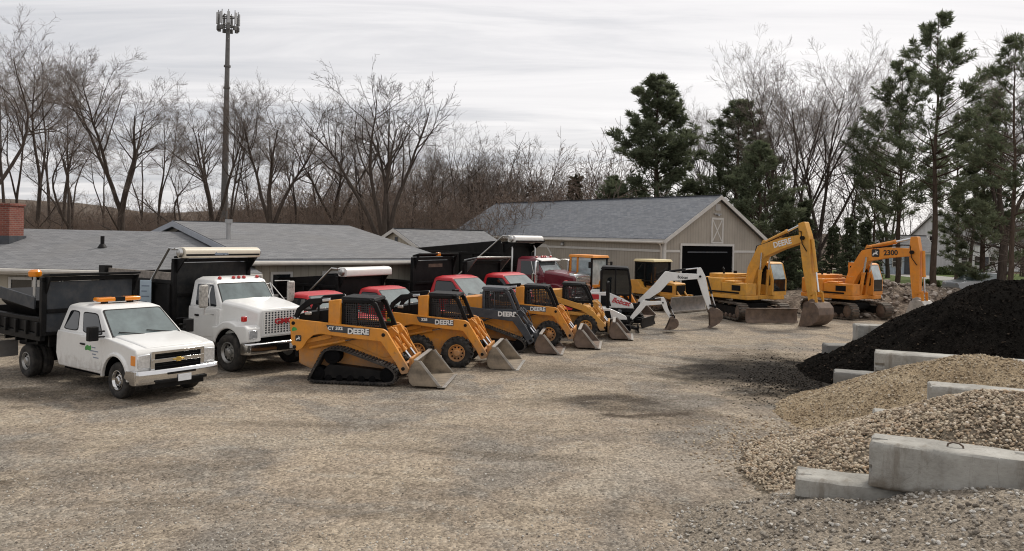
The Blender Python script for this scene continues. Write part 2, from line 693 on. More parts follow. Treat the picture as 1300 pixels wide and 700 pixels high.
# ------------------------------------------------------------------ pickups
def pickup(name, label, paint, cab_len=1.65, bumper='chrome', group=None, wb=4.1, kit='white', r=.40, front='full', stripes=False):
    """origin under the front axle; +x forward; cab_len: belt-line length of the cab behind the windshield foot"""
    t = thing(name, label, 'truck', group=group)
    P = M[paint]
    xr = -.45 - cab_len - .62
    b = MB()
    prof = [(.72, .56), (.82, .72), (.82, 1.06), (.76, 1.15), (.30, 1.225), (-.40, 1.30), (xr + .05, 1.30), (xr, 1.2), (xr - .02, .75), (xr + .12, .47), (-.60, .47)]
    prof += arc(0, .44, .52, 175, 5, 12)
    prof += [(.56, .52)]
    b.prism(prof, -.955, .955)
    body = b.build('body', P, t, .09, 4)
    fl = MB()
    for s in (-1, 1):
        ring = []
        for a in range(0, 181, 12):
            ca, sa = math.cos(R(a)), math.sin(R(a))
            ring.append([(.50 * ca, s * .93, .44 + .50 * sa), (.50 * ca, s * 1.0, .44 + .50 * sa), (.56 * ca, s * 1.0, .44 + .56 * sa), (.61 * ca, s * .93, .44 + .61 * sa)])
        fl.loft(ring, True)
    fl.build('wheel_arch', P, body, .01)
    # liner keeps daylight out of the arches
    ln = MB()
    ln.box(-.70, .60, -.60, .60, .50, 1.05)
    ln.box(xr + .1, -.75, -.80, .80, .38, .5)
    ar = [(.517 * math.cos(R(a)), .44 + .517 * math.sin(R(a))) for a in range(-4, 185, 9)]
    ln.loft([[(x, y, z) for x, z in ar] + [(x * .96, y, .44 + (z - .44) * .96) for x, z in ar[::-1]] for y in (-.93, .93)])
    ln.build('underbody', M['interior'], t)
    hd = MB()
    hd.loft([[(.74, -.70, 1.15), (.74, .70, 1.15), (.70, .66, 1.185), (.70, -.66, 1.185)],
             [(.30, -.74, 1.22), (.30, .74, 1.22), (.28, .70, 1.262), (.28, -.70, 1.262)],
             [(-.42, -.78, 1.29), (-.42, .78, 1.29), (-.42, .74, 1.335), (-.42, -.74, 1.335)]])
    hd.build('hood', P, t, .02, 2)
    # greenhouse
    zb, zt = 1.27, 1.88
    xb0, xb1, xt0, xt1 = -.36, xr + .03, -1.12, xr + .16
    r0 = [(xb0, -.90, zb), (xb1, -.93, zb), (xb1, .93, zb), (xb0, .90, zb)]
    r1 = [(xt0, -.735, zt), (xt1, -.76, zt), (xt1, .76, zt), (xt0, .735, zt)]
    r2 = [(xt0 - .2, -.58, zt + .065), (xt1 + .18, -.60, zt + .065), (xt1 + .18, .60, zt + .065), (xt0 - .2, .58, zt + .065)]
    g = MB()
    g.loft([r0, r1, r2])
    roof = g.build('cab', P, t, .05, 3)
    def face(i, flip=False):
        a, c = i, (i + 1) % 4
        return [r0[a], r0[c], r1[c], r1[a]]
    sides = {-1: face(0), 1: [r0[3], r0[2], r1[2], r1[3]]}
    cab_u = (abs(xb0 - xb1))
    u_d = min(.96, 1.26 / cab_u) if cab_len > 1.2 else .90
    for s in (-1, 1):
        q = sides[s]
        def pts(uv):
            ps = [bil(q, u, v) for u, v in uv]
            return ps if s < 0 else ps[::-1]
        w = MB()
        # the face runs front to rear; keep the outward normal
        w.panel(pts(rounded([(.13, .12), (u_d - .05, .12), (u_d - .05, .80), (.115, .80)], .09, 4))[::-1], .006, .002)
        if cab_len > 1.2:
            w.panel(pts(rounded([(u_d + .07, .14), (.90, .14), (.86, .80), (u_d + .07, .80)], .09, 4))[::-1], .006, .002)
        w.build('side_window', M['glass'], roof)
        fr = MB()
        fr.panel(pts(rounded([(.115, .085), (u_d - .038, .085), (u_d - .038, .845), (.10, .845)], .10, 4))[::-1], .003, .001)
        if cab_len > 1.2:
            fr.panel(pts(rounded([(u_d + .058, .105), (.915, .105), (.875, .845), (u_d + .058, .845)], .10, 4))[::-1], .003, .001)
        fr.build('window_seal', M['black'], roof)
        d = MB()
        x_d0, x_d1 = -.62, -.36 - u_d * cab_u
        dp = rounded([(x_d0, .55), (x_d0 + .1, 1.25), (x_d1, 1.25), (x_d1, .52)], .06)
        d.prism(dp, s * .95, s * .963)
        door = d.build('door', P, t, .006)
        hh = MB()
        hh.box(x_d1 + .10, x_d1 + .30, s * .962, s * .995, 1.06, 1.10)
        hh.build('handle', M['black'], door, .01)
        mr = MB()
        mr.cbox((-.60, s * 1.17, 1.40), (.14, .22, .32))
        mr.box(-.60, -.56, s * .9 if s > 0 else s * 1.1, s * 1.1 if s > 0 else s * .9, 1.30, 1.34)
        mr.box(-.60, -.56, s * .9 if s > 0 else s * 1.1, s * 1.1 if s > 0 else s * .9, 1.42, 1.46)
        mr.build('side_mirror', M['black'], t, .03, 3)
    wq = [r0[3], r0[0], r1[0], r1[3]]
    w = MB()
    w.panel([bil(wq, u, v) for u, v in rounded([(.055, .05), (.945, .05), (.95, .93), (.05, .93)], .05)], .016, -.008)
    ws = w.build('windshield', M['windshield'], roof)
    w = MB()
    w.panel([bil(wq, u, v) for u, v in rounded([(.035, .0), (.965, .0), (.975, .97), (.025, .97)], .05)], .008, -.004)
    w.build('windshield_seal', M['black'], roof)
    w = MB()
    for y0, y1, k in ((.62, .02, .04), (-.08, -.66, .04)):
        a_, b_ = bil(wq, .5 - y0 / 1.8, .05), bil(wq, .5 - y1 / 1.8, .18)
        w.tube([a_ + Vector((.03, 0, .02)), b_ + Vector((.02, 0, .02))], .012, 5)
    w.build('wiper', M['black'], ws)
    rq = [r0[1], r0[2], r1[2], r1[1]]
    w = MB()
    w.panel([bil(rq, u, v) for u, v in rounded([(.1, .15), (.9, .15), (.9, .85), (.1, .85)], .05)], .006, .002)
    w.build('rear_window', M['glass'], roof)
    # front end
    gr = MB()
    gr.mat(0).box(.80, .832, -.60, .60, .66, 1.06)
    gr.mat(1)
    gr.box(.832, .866, -.63, .63, 1.03, 1.085)
    gr.box(.832, .875, -.62, .62, .835, .915)
    gr.box(.832, .862, -.62, .62, .655, .69)
    for s in (-1, 1):
        gr.box(.832, .864, s * .60 - .045, s * .60 + .045, .655, 1.08)
    gr.mat(2)
    for k in range(9):
        yy = -.5 + k * .125
        for zz in (.74, .79, .95, 1.0):
            gr.box(.832, .838, -.58, .58, zz, zz + .012) if k == 0 else None
    grille = gr.build('grille', [M['interior'], M['chrome'], M['black']], t, .006)
    if kit == 'white':
        bt = MB()
        bow = [(-.13, -.015), (-.045, -.015), (-.06, -.05), (.05, -.05), (.06, -.015), (.14, -.015), (.12, .02), (.045, .02), (.06, .05), (-.05, .05), (-.06, .02), (-.15, .02)]
        bt.prism_x([(y, .872 + z) for y, z in bow], .876, .892)
        bt.build('badge', M['gold'], grille, .003)
    for s in (-1, 1):
        hl = MB()
        hl.prism_x([(s * .64, .72), (s * .93, .74), (s * .94, 1.03), (s * .64, 1.05)], .70, .838)
        h_ = hl.build('headlight', M['lens'], t, .02, 2)
        am = MB()
        am.box(.60, .79, s * .945 - .018, s * .945 + .018, .80, 1.02)
        am.build('turn_signal', M['amber'], h_, .012)
    bm_ = MB()
    bp = rounded([(.80, .40), (.94, .38), (.99, .46), (1.0, .62), (.96, .70), (.80, .70)], .03)
    ring = []
    for y, dx in ((-1.0, -.16), (-.95, -.07), (-.6, -.005), (0, .02), (.6, -.005), (.95, -.07), (1.0, -.16)):
        ring.append([(x + dx, y, z) for x, z in bp])
    bm_.loft(ring)
    for s in (-1, 1):
        bm_.prism([(.42, .52), (.86, .40), (.86, .69), (.50, .68)], s * .985 - .02, s * .985 + .02)
    bu = bm_.build('front_bumper', M[bumper], t, .008)
    vl = MB()
    vl.box(.70, .90, -.62, .62, .28, .385)
    vl.box(.99, 1.024, -.62, .62, .405, .47)
    vl.box(1.012, 1.026, -.34, .34, .575, .625)
    vl.build('air_dam', M['black'], t, .02)
    pl = MB()
    pl.box(1.026, 1.036, -.10, .22, .40, .55)
    pl.build('number_plate', M['plate'], t, .004)
    # wheels
    truck_wheel(t, 0, -.80, r, .24, -1, rimcol='chrome' if kit == 'white' else 'rim')
    truck_wheel(t, 0, .80, r, .24, 1, rimcol='chrome' if kit == 'white' else 'rim')
    for s in (-1, 1):
        for yy in (.90, .63):
            truck_wheel(t, -wb, s * yy, r, .24, s if yy > .8 else -s)
    ax = MB()
    ax.tube([(-wb, -.9, r), (-wb, .9, r)], .07, 8)
    ax.tube([(0, -.75, r), (0, .75, r)], .06, 8)
    ax.tube([(-wb - .2, 0, r + .1), (0, 0, .5)], .05, 8)
    ax.box(-wb - .4, -.3, -.45, -.35, .45, .62)
    ax.box(-wb - .4, -.3, .35, .45, .45, .62)
    ax.build('axle', M['black'], t)
    return t


def light_bar(parent, x, z, w=.95):
    b = MB()
    b.box(x - .14, x + .14, -w / 2, w / 2, z + .05, z + .15)
    lb = b.build('light_bar', M['amber'], parent, .035, 3)
    f = MB()
    for s in (-1, 1):
        f.box(x - .08, x + .08, s * w * .3 - .05, s * w * .3 + .05, z - .01, z + .05)
    f.box(x - .145, x + .145, -.12, .12, z + .048, z + .153)
    f.build('bar_mount', M['black'], lb, .006)
    return lb


PICK_H = R(-35)
white_pickup = pickup('pickup_truck', 'white pickup truck with amber roof light bar and gold front badge, nearest the left edge', 'white', 1.62)
place(white_pickup, 148, 506.5, 0, -.92, PICK_H)
light_bar(white_pickup, -1.75, 1.945, 1.05)
dump_body(white_pickup, -3.0, 2.95, 2.25, 1.12, 1.56, 2.42, head='greypaint', shield=.30, shield_tilt=.03, ribs=5)
# company mark on the passenger door: a green leaf with grey lines beside it
dk = MB()
dk.prism(rounded([(-1.32, 1.02), (-1.22, 1.08), (-1.12, 1.05), (-1.06, 1.09), (-1.04, 1.0), (-1.08, .95), (-1.2, .97), (-1.30, .94)], .03), -.970, -.967)
dk.mat(1)
for k, (x0, x1, z) in enumerate(((-1.02, -.86, 1.03), (-1.08, -.74, .95), (-1.0, -.84, .88), (-.95, -.72, .81))):
    dk.box(x0, x1, -.969, -.966, z, z + .022)
dk.build('door_mark', [M['greenmark'], M['bluegrey']], white_pickup)
# salt spreader hopper sitting in the dump bed, with its beacon post
spreader = thing('salt_spreader', 'dark grey salt spreader hopper tilted inside the white pickup dump bed', 'spreader')
spreader.matrix_world = white_pickup.matrix_world.copy()
spreader.location = white_pickup.location
bpy.context.view_layer.update()
spreader.matrix_world = white_pickup.matrix_world @ Matrix.Translation((-4.55, -.12, 1.22))
sp = MB()
for s in (-1, 1):
    pass
sp.loft([[(-.55, -.45, 0), (.55, -.45, 0), (.55, .45, 0), (-.55, .45, 0)],
         [(-.85, -.95, .62), (.95, -.95, .52), (.95, .95, .52), (-.85, .95, .62)],
         [(-.85, -.95, .92), (.95, -.95, .72), (.95, .95, .72), (-.85, .95, .92)]])
sp.build('hopper', M['black'], spreader, .02)
sp = MB()
sp.box(-.9, 1.0, -1.0, -.96, .60, .90, Matrix.Rotation(R(5), 4, 'Y'))
sp.box(-.9, 1.0, .96, 1.0, .60, .90, Matrix.Rotation(R(5), 4, 'Y'))
sp.build('hopper_rim', M['greypaint'], spreader, .012)
sp = MB()
sp.tube([(.85, -.9, .7), (.85, -.9, 1.30)], .04, 8)
ps = sp.build('beacon_post', M['alu'], spreader)
sp = MB()
sp.lathe([(.13, 1.30), (.15, 1.33), (.15, 1.42), (.11, 1.47), (.02, 1.48)], (.85, -.9, 0), 18, 'z')
sp.build('beacon', M['amber'], ps)


# ------------------------------------------------------------------ medium duty trucks
def conventional(name, label, paint, word=None, stack=False, roofvisor=False, marker='red', r=.5, wb=4.6, grille='white', group=None):
    t = thing(name, label, 'dump truck', group=group)
    P = M[paint]
    b = MB()
    # cab lower body
    b.prism(rounded([(-.55, .80), (-.50, 1.62), (-1.95, 1.62), (-1.95, .72), (-.7, .72)], .05), -1.02, 1.02)
    cabl = b.build('cab_body', P, t, .05, 3)
    # hood: tall tapered nose
    h = MB()
    rings = []
    for x, w, z0, z1 in ((.82, .70, .98, 1.66), (.80, .76, .92, 1.70), (.2, .84, .95, 1.80), (-.55, .95, .95, 1.88)):
        rings.append([(x, -w, z0), (x, w, z0), (x, w, z1 - .10), (x, w - .10, z1 - .02), (x, 0, z1), (x, -w + .10, z1 - .02), (x, -w, z1 - .10)])
    h.loft(rings)
    hood = h.build('hood', P, t, .03, 2)
    # fenders over the front wheels
    f = MB()
    for s in (-1, 1):
        fp = [(-.66, .80), (-.70, 1.15)] + arc(0, .56, .78, 128, 62, 6) + [(.72, 1.28), (.84, 1.20), (.86, .85), (.62, .80)] + arc(0, .54, .60, 20, 165, 10)
        f.prism(fp, s * .70, s * 1.14)
    f.build('fender', P, t, .04, 3)
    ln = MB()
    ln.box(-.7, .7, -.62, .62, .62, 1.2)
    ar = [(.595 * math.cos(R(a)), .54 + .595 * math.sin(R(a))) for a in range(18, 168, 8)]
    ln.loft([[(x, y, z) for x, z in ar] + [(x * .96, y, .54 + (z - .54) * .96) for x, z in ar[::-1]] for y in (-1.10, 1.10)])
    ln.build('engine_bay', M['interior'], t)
    # greenhouse
    zb, zt = 1.60, 2.34
    r0 = [(-.52, -.95, zb), (-1.95, -1.0, zb), (-1.95, 1.0, zb), (-.52, .95, zb)]
    r1 = [(-1.02, -.83, zt), (-1.93, -.87, zt), (-1.93, .87, zt), (-1.02, .83, zt)]
    r2 = [(-1.20, -.66, zt + .09), (-1.84, -.70, zt + .09), (-1.84, .70, zt + .09), (-1.20, .66, zt + .09)]
    g = MB()
    g.loft([r0, r1, r2])
    cab = g.build('cab_roof', P, t, .05, 3)
    wq = [r0[3], r0[0], r1[0], r1[3]]
    w = MB()
    w.panel([bil(wq, u, v) for u, v in rounded([(.05, .04), (.95, .04), (.955, .88), (.045, .88)], .04)], .016, -.008)
    ws = w.build('windshield', M['windshield'], cab)
    w = MB()
    w.panel([bil(wq, u, v) for u, v in rounded([(.035, .0), (.965, .0), (.975, .92), (.025, .92)], .04)], .008, -.004)
    w.build('windshield_seal', M['black'], cab)
    w = MB()
    for u0, u1 in ((.10, .44), (.54, .86)):
        w.tube([bil(wq, u0, .04) + Vector((.03, 0, .02)), bil(wq, u1, .13) + Vector((.03, 0, .02))], .014, 5)
    w.build('wiper', M['black'], ws)
    for s in (-1, 1):
        q = [r0[0], r0[1], r1[1], r1[0]] if s < 0 else [r0[3], r0[2], r1[2], r1[3]]
        ps = [bil(q, u, v) for u, v in rounded([(.14, .08), (.80, .08), (.80, .86), (.10, .86)], .05)]
        w = MB()
        w.panel(ps[::-1] if s < 0 else ps, .006, .003)
        w.build('side_window', M['glass'], cab)
        pb = MB()
        a_, c_ = bil(q, .34, .08), bil(q, .30, .86)
        pb.tube([a_ + Vector((0, s * .012, 0)), c_ + Vector((0, s * .012, 0))], .016, 5)
        pb.build('window_bar', M['alu'], cab)
        d = MB()
        d.prism(rounded([(-.66, .85), (-.62, 1.58), (-1.72, 1.58), (-1.72, .80)], .06), s * 1.015, s * 1.03)
        dd = d.build('door', P, t, .006)
        hh = MB()
        hh.box(-1.62, -1.44, s * 1.028, s * 1.06, 1.36, 1.41)
        hh.build('handle', M['black'], dd, .01)
        # west-coast mirror on tube brackets
        mr = MB()
        mr.cbox((-.62, s * 1.45, 1.98), (.10, .26, .62), 0, 0, 0)
        mi = mr.build('side_mirror', M['mirrorwrap'] if word else M['chrome'], t, .05, 3)
        br = MB()
        br.tube([(-.8, s * 1.0, 2.30), (-.62, s * 1.40, 2.30), (-.62, s * 1.42, 1.5), (-.78, s * 1.02, 1.45)], .018, 6)
        br.tube([(-.95, s * 1.0, 2.2), (-.62, s * 1.42, 1.55)], .014, 6)
        br.build('mirror_bracket', M['alu'], mi)
    # cab marker lights
    mk = MB()
    for y in (-.62, -.17, 0, .17, .62):
        mk.lathe([(.055, zt + .055), (.05, zt + .10), (.02, zt + .125)], (-1.12, y, 0), 10, 'z')
    mk.build('roof_marker', M['redlens' if marker == 'red' else 'amber'], cab)
    # grille
    gx = .822
    gr = MB()
    gr.mat(0).box(gx - .02, gx + .012, -.60, .60, 1.02, 1.60)
    gr.mat(1)
    for k in range(13):
        y = -.6 + k * .1
        gr.box(gx + .012, gx + .035, y - .017, y + .017, 1.02, 1.60)
    for k in range(10):
        z = 1.02 + k * .0644
        gr.box(gx + .0125, gx + .030, -.6, .6, z - .009, z + .009)
    gr.mat(2)
    for y in (-.63, .63):
        gr.box(gx - .01, gx + .03, y - .02, y + .02, .99, 1.63)
    for z in (.99, 1.62):
        gr.box(gx - .01, gx + .031, -.63, .63, z - .02, z + .02)
    gm = gr.build('grille', [M['charcoal'], M['whiteroll'] if grille == 'white' else M['chrome'], M['white'] if grille == 'white' else M['chrome']], t, .004)
    if word:
        text(word, .20, M['redmark'], gm, (gx + .042, .02, 1.33), (90, 0, 90), 'badge', 1.35, .006, 0, .008)
    for s in (-1, 1):
        hl = MB()
        hl.box(.855, .872, s * .96 - .13, s * .96 + .13, .93, 1.15)
        h_ = hl.build('headlight', M['lens'], t, .02)
        ts = MB()
        ts.box(.50, .62, s * 1.03 - .06, s * 1.03 + .06, 1.36, 1.50)
        ts.build('turn_signal', M['redlens'], t, .02)
    bp = MB()
    prof = rounded([(.84, .52), (1.0, .52), (1.03, .60), (1.03, .78), (1.0, .82), (.84, .82)], .03)
    bp.loft([[(x + dx, y, z) for x, z in prof] for y, dx in ((-1.18, -.2), (-1.1, -.06), (-.7, 0), (.7, 0), (1.1, -.06), (1.18, -.2))])
    bb = bp.build('front_bumper', M['chrome'], t, .008)
    bp = MB()
    bp.mat(0).box(1.032, 1.044, -.32, .42, .58, .76)
    bp.mat(1).box(1.046, 1.054, .08, .40, .60, .74)
    bp.build('number_plate', [M['black'], M['plate']], bb, .003)
    # steps and tank
    st = MB()
    for s in (-1, 1):
        st.box(-1.5, -.75, s * 1.0 - .14, s * 1.0 + .06, .42, .50)
        st.tube([(-2.9, s * .85, .62), (-1.65, s * .85, .62)], .24, 16)
    st.build('fuel_tank', M['alu'] if word is None else M['black'], t, .01)
    truck_wheel(t, 0, -.98, r, .28, -1, rr=.57, hub='x')
    truck_wheel(t, 0, .98, r, .28, 1, rr=.57, hub='x')
    for s in (-1, 1):
        for yy in (1.0, .68):
            truck_wheel(t, -wb, s * yy, r, .27, s if yy > .8 else -s, rr=.57, hub='x')
    ax = MB()
    ax.tube([(0, -.9, r), (0, .9, r)], .07, 8)
    ax.tube([(-wb, -.95, r), (-wb, .95, r)], .10, 8)
    ax.lathe([(.05, -.25), (.22, -.1), (.22, .1), (.05, .25)], (-wb, 0, r), 14, 'x')
    ax.box(-2.4, .8, -.45, -.35, .60, .80)
    ax.box(-2.4, .8, .35, .45, .60, .80)
    ax.build('axle', M['black'], t)
    if stack:
        e = MB()
        for s in (-1, 1):
            e.tube([(-2.15, s * .98, .9), (-2.15, s * .98, 2.75), (-2.22, s * .98, 2.88)], .05, 12)
        e.build('exhaust_stack', M['alu'], t)
    if roofvisor:
        v = MB()
        v.prism([(-1.03, zt - .02), (-.72, zt - .10), (-.72, zt - .06), (-1.03, zt + .03)], -.86, .86)
        v.build('sun_visor', M['whiteroll'], t, .01)
        v = MB()
        v.loft([[(.835, -.68, 1.55), (.835, .68, 1.55), (.80, .68, 1.74), (.80, -.68, 1.74)], [(.55, -.74, 1.60), (.55, .74, 1.60), (.52, .72, 1.80), (.52, -.72, 1.80)]])
        v.build('nose_trim', M['chrome'], t, .04, 3)
        sn = MB()
        sn.tube([(-.9, -1.12, 1.3), (-.9, -1.12, 1.75)], .15, 14)
        sn.build('air_cleaner', M['chrome'], t, .02)
    return t


white_truck = conventional('dump_truck', 'white conventional dump truck with red grille letters and beige tarp roller over its cab', 'white', 'GMC', marker='red')
place(white_truck, 288, 472, 0, -1.12, R(-35))
dump_body(white_truck, -2.35, 3.9, 2.44, 1.15, 2.30, 2.80, shield=.55, roller='beige', roller_z=3.10, arm=True, plank=True, frame_z=.85, head='headboard')
tm = MB()
tm.box(-6.22, -5.85, -1.36, -1.12, 2.31, 2.60)
tm.build('tarp_motor', M['black'], white_truck, .02)
text('donovan', .13, M['bluegrey'], white_truck, (-2.35 + .55 * .62 + .206, -.1, 3.07), (90, 0, 90), 'roller_lettering')

maroon_truck = conventional('dump_truck', 'maroon conventional dump truck with chrome nose and tall black box under a white tarp roller', 'maroon', None, stack=True, roofvisor=True, grille='chrome', r=.52, wb=5.2)

RED_GROUP = None
red1 = pickup('pickup_truck', 'red pickup truck showing only its cab behind the tracked loader, beside the white dump truck', 'red', .95, 'chrome', kit='red')
red2 = pickup('pickup_truck', 'red pickup truck with white tarp roller and long black dump bed behind its low cab', 'red', .95, 'chrome', kit='red')
red3 = pickup('pickup_truck', 'red dump truck with amber beacon on the black cab guard above its roof', 'red', .95, 'black', kit='red')
red4 = pickup('pickup_truck', 'red dump truck with grey metal cab guard, in front of the maroon truck', 'red', .95, 'black', kit='red')
for o in (red1, red2, red3, red4):
    o['category'] = 'truck'


def place_z(root, px, py, local, heading, scale=1.0):
    """stand a thing on the ground so that a point of it (height known) lies where the photo shows it"""
    g = G(px, py, local[2] * scale)
    c, s_ = math.cos(heading), math.sin(heading)
    lx, ly = local[0] * scale, local[1] * scale
    root.location = (g.x - (lx * c - ly * s_), g.y - (lx * s_ + ly * c), 0)
    root.rotation_euler = (0, 0, heading)
    root.scale = (scale,) * 3
    return root


# red cabs: roof centre as seen over the loaders
place_z(red1, 402, 370, (-1.5, 0, 1.945), R(-33))
place_z(red2, 487, 363.5, (-1.5, 0, 1.945), R(-33))
place_z(red3, 580, 349.5, (-1.5, 0, 1.945), R(-35), 1.12)
place_z(red4, 642, 346, (-1.5, 0, 1.945), R(-35), 1.14)
place_z(maroon_truck, 682, 325.5, (-1.45, 0, 2.43), R(-32), 1.13)
dump_body(red1, -2.4, 2.9, 2.1, .95, 1.50, 1.60, wall='woodbrown', ribs=4)
rk = MB()
for y in (-.95, -.45):
    rk.tube([(-2.75, y, 1.4), (-3.1, y, 2.15)], .025, 6)
for k in range(5):
    f = k / 4
    rk.tube([(-2.75 - .35 * f, -.95, 1.45 + .66 * f), (-2.75 - .35 * f, -.45, 1.45 + .66 * f)], .02, 6)
rk.build('ladder_rack', M['alu'], red1)
dump_body(red2, -2.55, 3.9, 2.2, 1.05, 1.95, 2.15, shield=.35, roller='whiteroll', roller_z=2.42, arm=True, ribs=5, slope=.36)
dump_body(red3, -2.55, 3.2, 2.15, 1.0, 1.75, 2.42, shield=.25, ribs=4)
dump_body(red4, -2.55, 3.2, 2.15, 1.0, 1.70, 2.20, shield=.55, shield_col='alu', shield_tilt=.12, ribs=4)
dump_body(maroon_truck, -2.5, 5.3, 2.4, 1.2, 2.55, 2.85, shield=.75, roller='whiteroll', roller_z=3.18, arm=True, ribs=7, frame_z=.85, slope=.55)
be = MB()
be.box(-2.42, -2.30, -.10, .10, 2.58, 2.70)
be.build('beacon', M['amber'], red3, .03)
# faded maker's plate on the headboard of the third red truck
be = MB()
be.box(-2.546, -2.540, -.30, .45, 2.18, 2.30)
be.build('headboard_mark', M['rust'], red3)
# ------------------------------------------------------------------ tracks
def track_loop(parent, outline, y0, y1, t, mat, lug=.0, pitch=.1, name='track', lugw=None):
    """closed belt following an outline (x, z), clockwise or not, thickness t inwards"""
    P = [Vector(p) for p in outline]
    # resample evenly
    per = [0]
    for i in range(len(P)):
        per.append(per[-1] + (P[(i + 1) % len(P)] - P[i]).length)
    n = max(24, int(per[-1] / pitch))
    S = []
    k = 0
    for i in range(n):
        d = per[-1] * i / n
        while per[k + 1] < d:
            k += 1
        f = (d - per[k]) / max(1e-6, per[k + 1] - per[k])
        S.append(P[k].lerp(P[(k + 1) % len(P)], f))
    area = sum(S[i].x * S[(i + 1) % n].y - S[(i + 1) % n].x * S[i].y for i in range(n))
    sg = 1 if area > 0 else -1
    nr = []
    for i in range(n):
        d = (S[(i + 1) % n] - S[i - 1]).normalized()
        nr.append(Vector((d.y, -d.x)) * sg)
    b = MB()
    vs = []
    for i in range(n):
        a, c = S[i] - nr[i] * lug, S[i] - nr[i] * (t + lug)
        vs += [(a.x, y0, a.y), (a.x, y1, a.y), (c.x, y1, c.y), (c.x, y0, c.y)]
    fs = []
    for i in range(n):
        j = (i + 1) % n
        for q in range(4):
            r_ = (q + 1) % 4
            fs.append((i * 4 + q, i * 4 + r_, j * 4 + r_, j * 4 + q))
    b.add(vs, fs)
    if lug:
        for i in range(n):
            a = S[i] - nr[i] * (lug * .5)
            ang = math.atan2(nr[i].y, nr[i].x)
            Mx = Matrix.Translation((a.x, (y0 + y1) / 2, a.y)) @ Matrix.Rotation(-ang, 4, 'Y')
            w = abs(y1 - y0) / 2 - .003
            b.box(-lug * .5, lug * .5, -w, w, -pitch * .30, pitch * .30, Mx)
    return b.build(name, mat, parent, smooth=30)


def rollers(parent, spec, y0, y1, mat, name='roller'):
    for x, z, r in spec:
        b = MB()
        b.lathe([(r * .3, y0 - .015), (r * .5, y0 - .012), (r * .55, y0), (r * .92, y0 + .004), (r, y0 + .02), (r, y1 - .02), (r * .92, y1), (r * .3, y1)], (x, 0, z), 20)
        b.build(name, mat, parent)


def cylinder(parent, p0, p1, r, split=.58, name='hydraulic_cylinder', barrel=None, rod='rod'):
    a, b_ = Vector(p0), Vector(p1)
    m = a.lerp(b_, split)
    b = MB()
    b.mat(0).tube([a, m], r, 10)
    b.tube([m - (b_ - a).normalized() * .06, m + (b_ - a).normalized() * .03], r * 1.18, 10)
    b.mat(1).tube([m, b_], r * .55, 8)
    return b.build(name, [barrel or M['black'], M[rod]], parent)


# ------------------------------------------------------------------ loader bucket
def loader_bucket(parent, x, z, w, mat, size=1.0, name='bucket', tip=.0):
    """open bucket lying on the ground: x back-bottom corner"""
    s = size
    back = [(x + .02, z + .08), (x + .0 - .02, z + .28), (x + .06, z + .50), (x + .16, z + .62)]
    prof = [(x + .82 * s, z + .0), (x + .10, z + .0)] + [(a, b) for a, b in back]
    b = MB()
    t = .022
    # shell: floor + curved back as a thin bent sheet
    inner = [(x + .82 * s, z + t), (x + .115, z + t), (x + .045, z + .095), (x + .01, z + .28), (x + .083, z + .49), (x + .18, z + .605)]
    b.prism(prof + inner[::-1], -w / 2, w / 2)
    side = [(x + .80 * s, z + .006), (x + .11, z + .006), (x + .03, z + .085), (x - .01, z + .28), (x + .07, z + .49), (x + .17, z + .60), (x + .26, z + .60)]
    for sg in (-1, 1):
        b.prism(side, sg * (w / 2 - .002) - .014, sg * (w / 2 - .002) + .014)
    bk = b.build(name, M[mat], parent, .006)
    e = MB()
    e.box(x + .70 * s, x + .90 * s, -w / 2 - .012, w / 2 + .012, z - .012, z + .004)
    for sg in (-1, 1):
        e.prism([(x + .80 * s, z + .02), (x + .30, z + .62), (x + .24, z + .60), (x + .72 * s, z + .02)], sg * (w / 2 + .016) - .008, sg * (w / 2 + .016) + .008)
    e.box(x + .12, x + .22, -w / 2, w / 2, z + .606, z + .635)
    e.build('cutting_edge', M['silver'], bk, .003)
    return bk


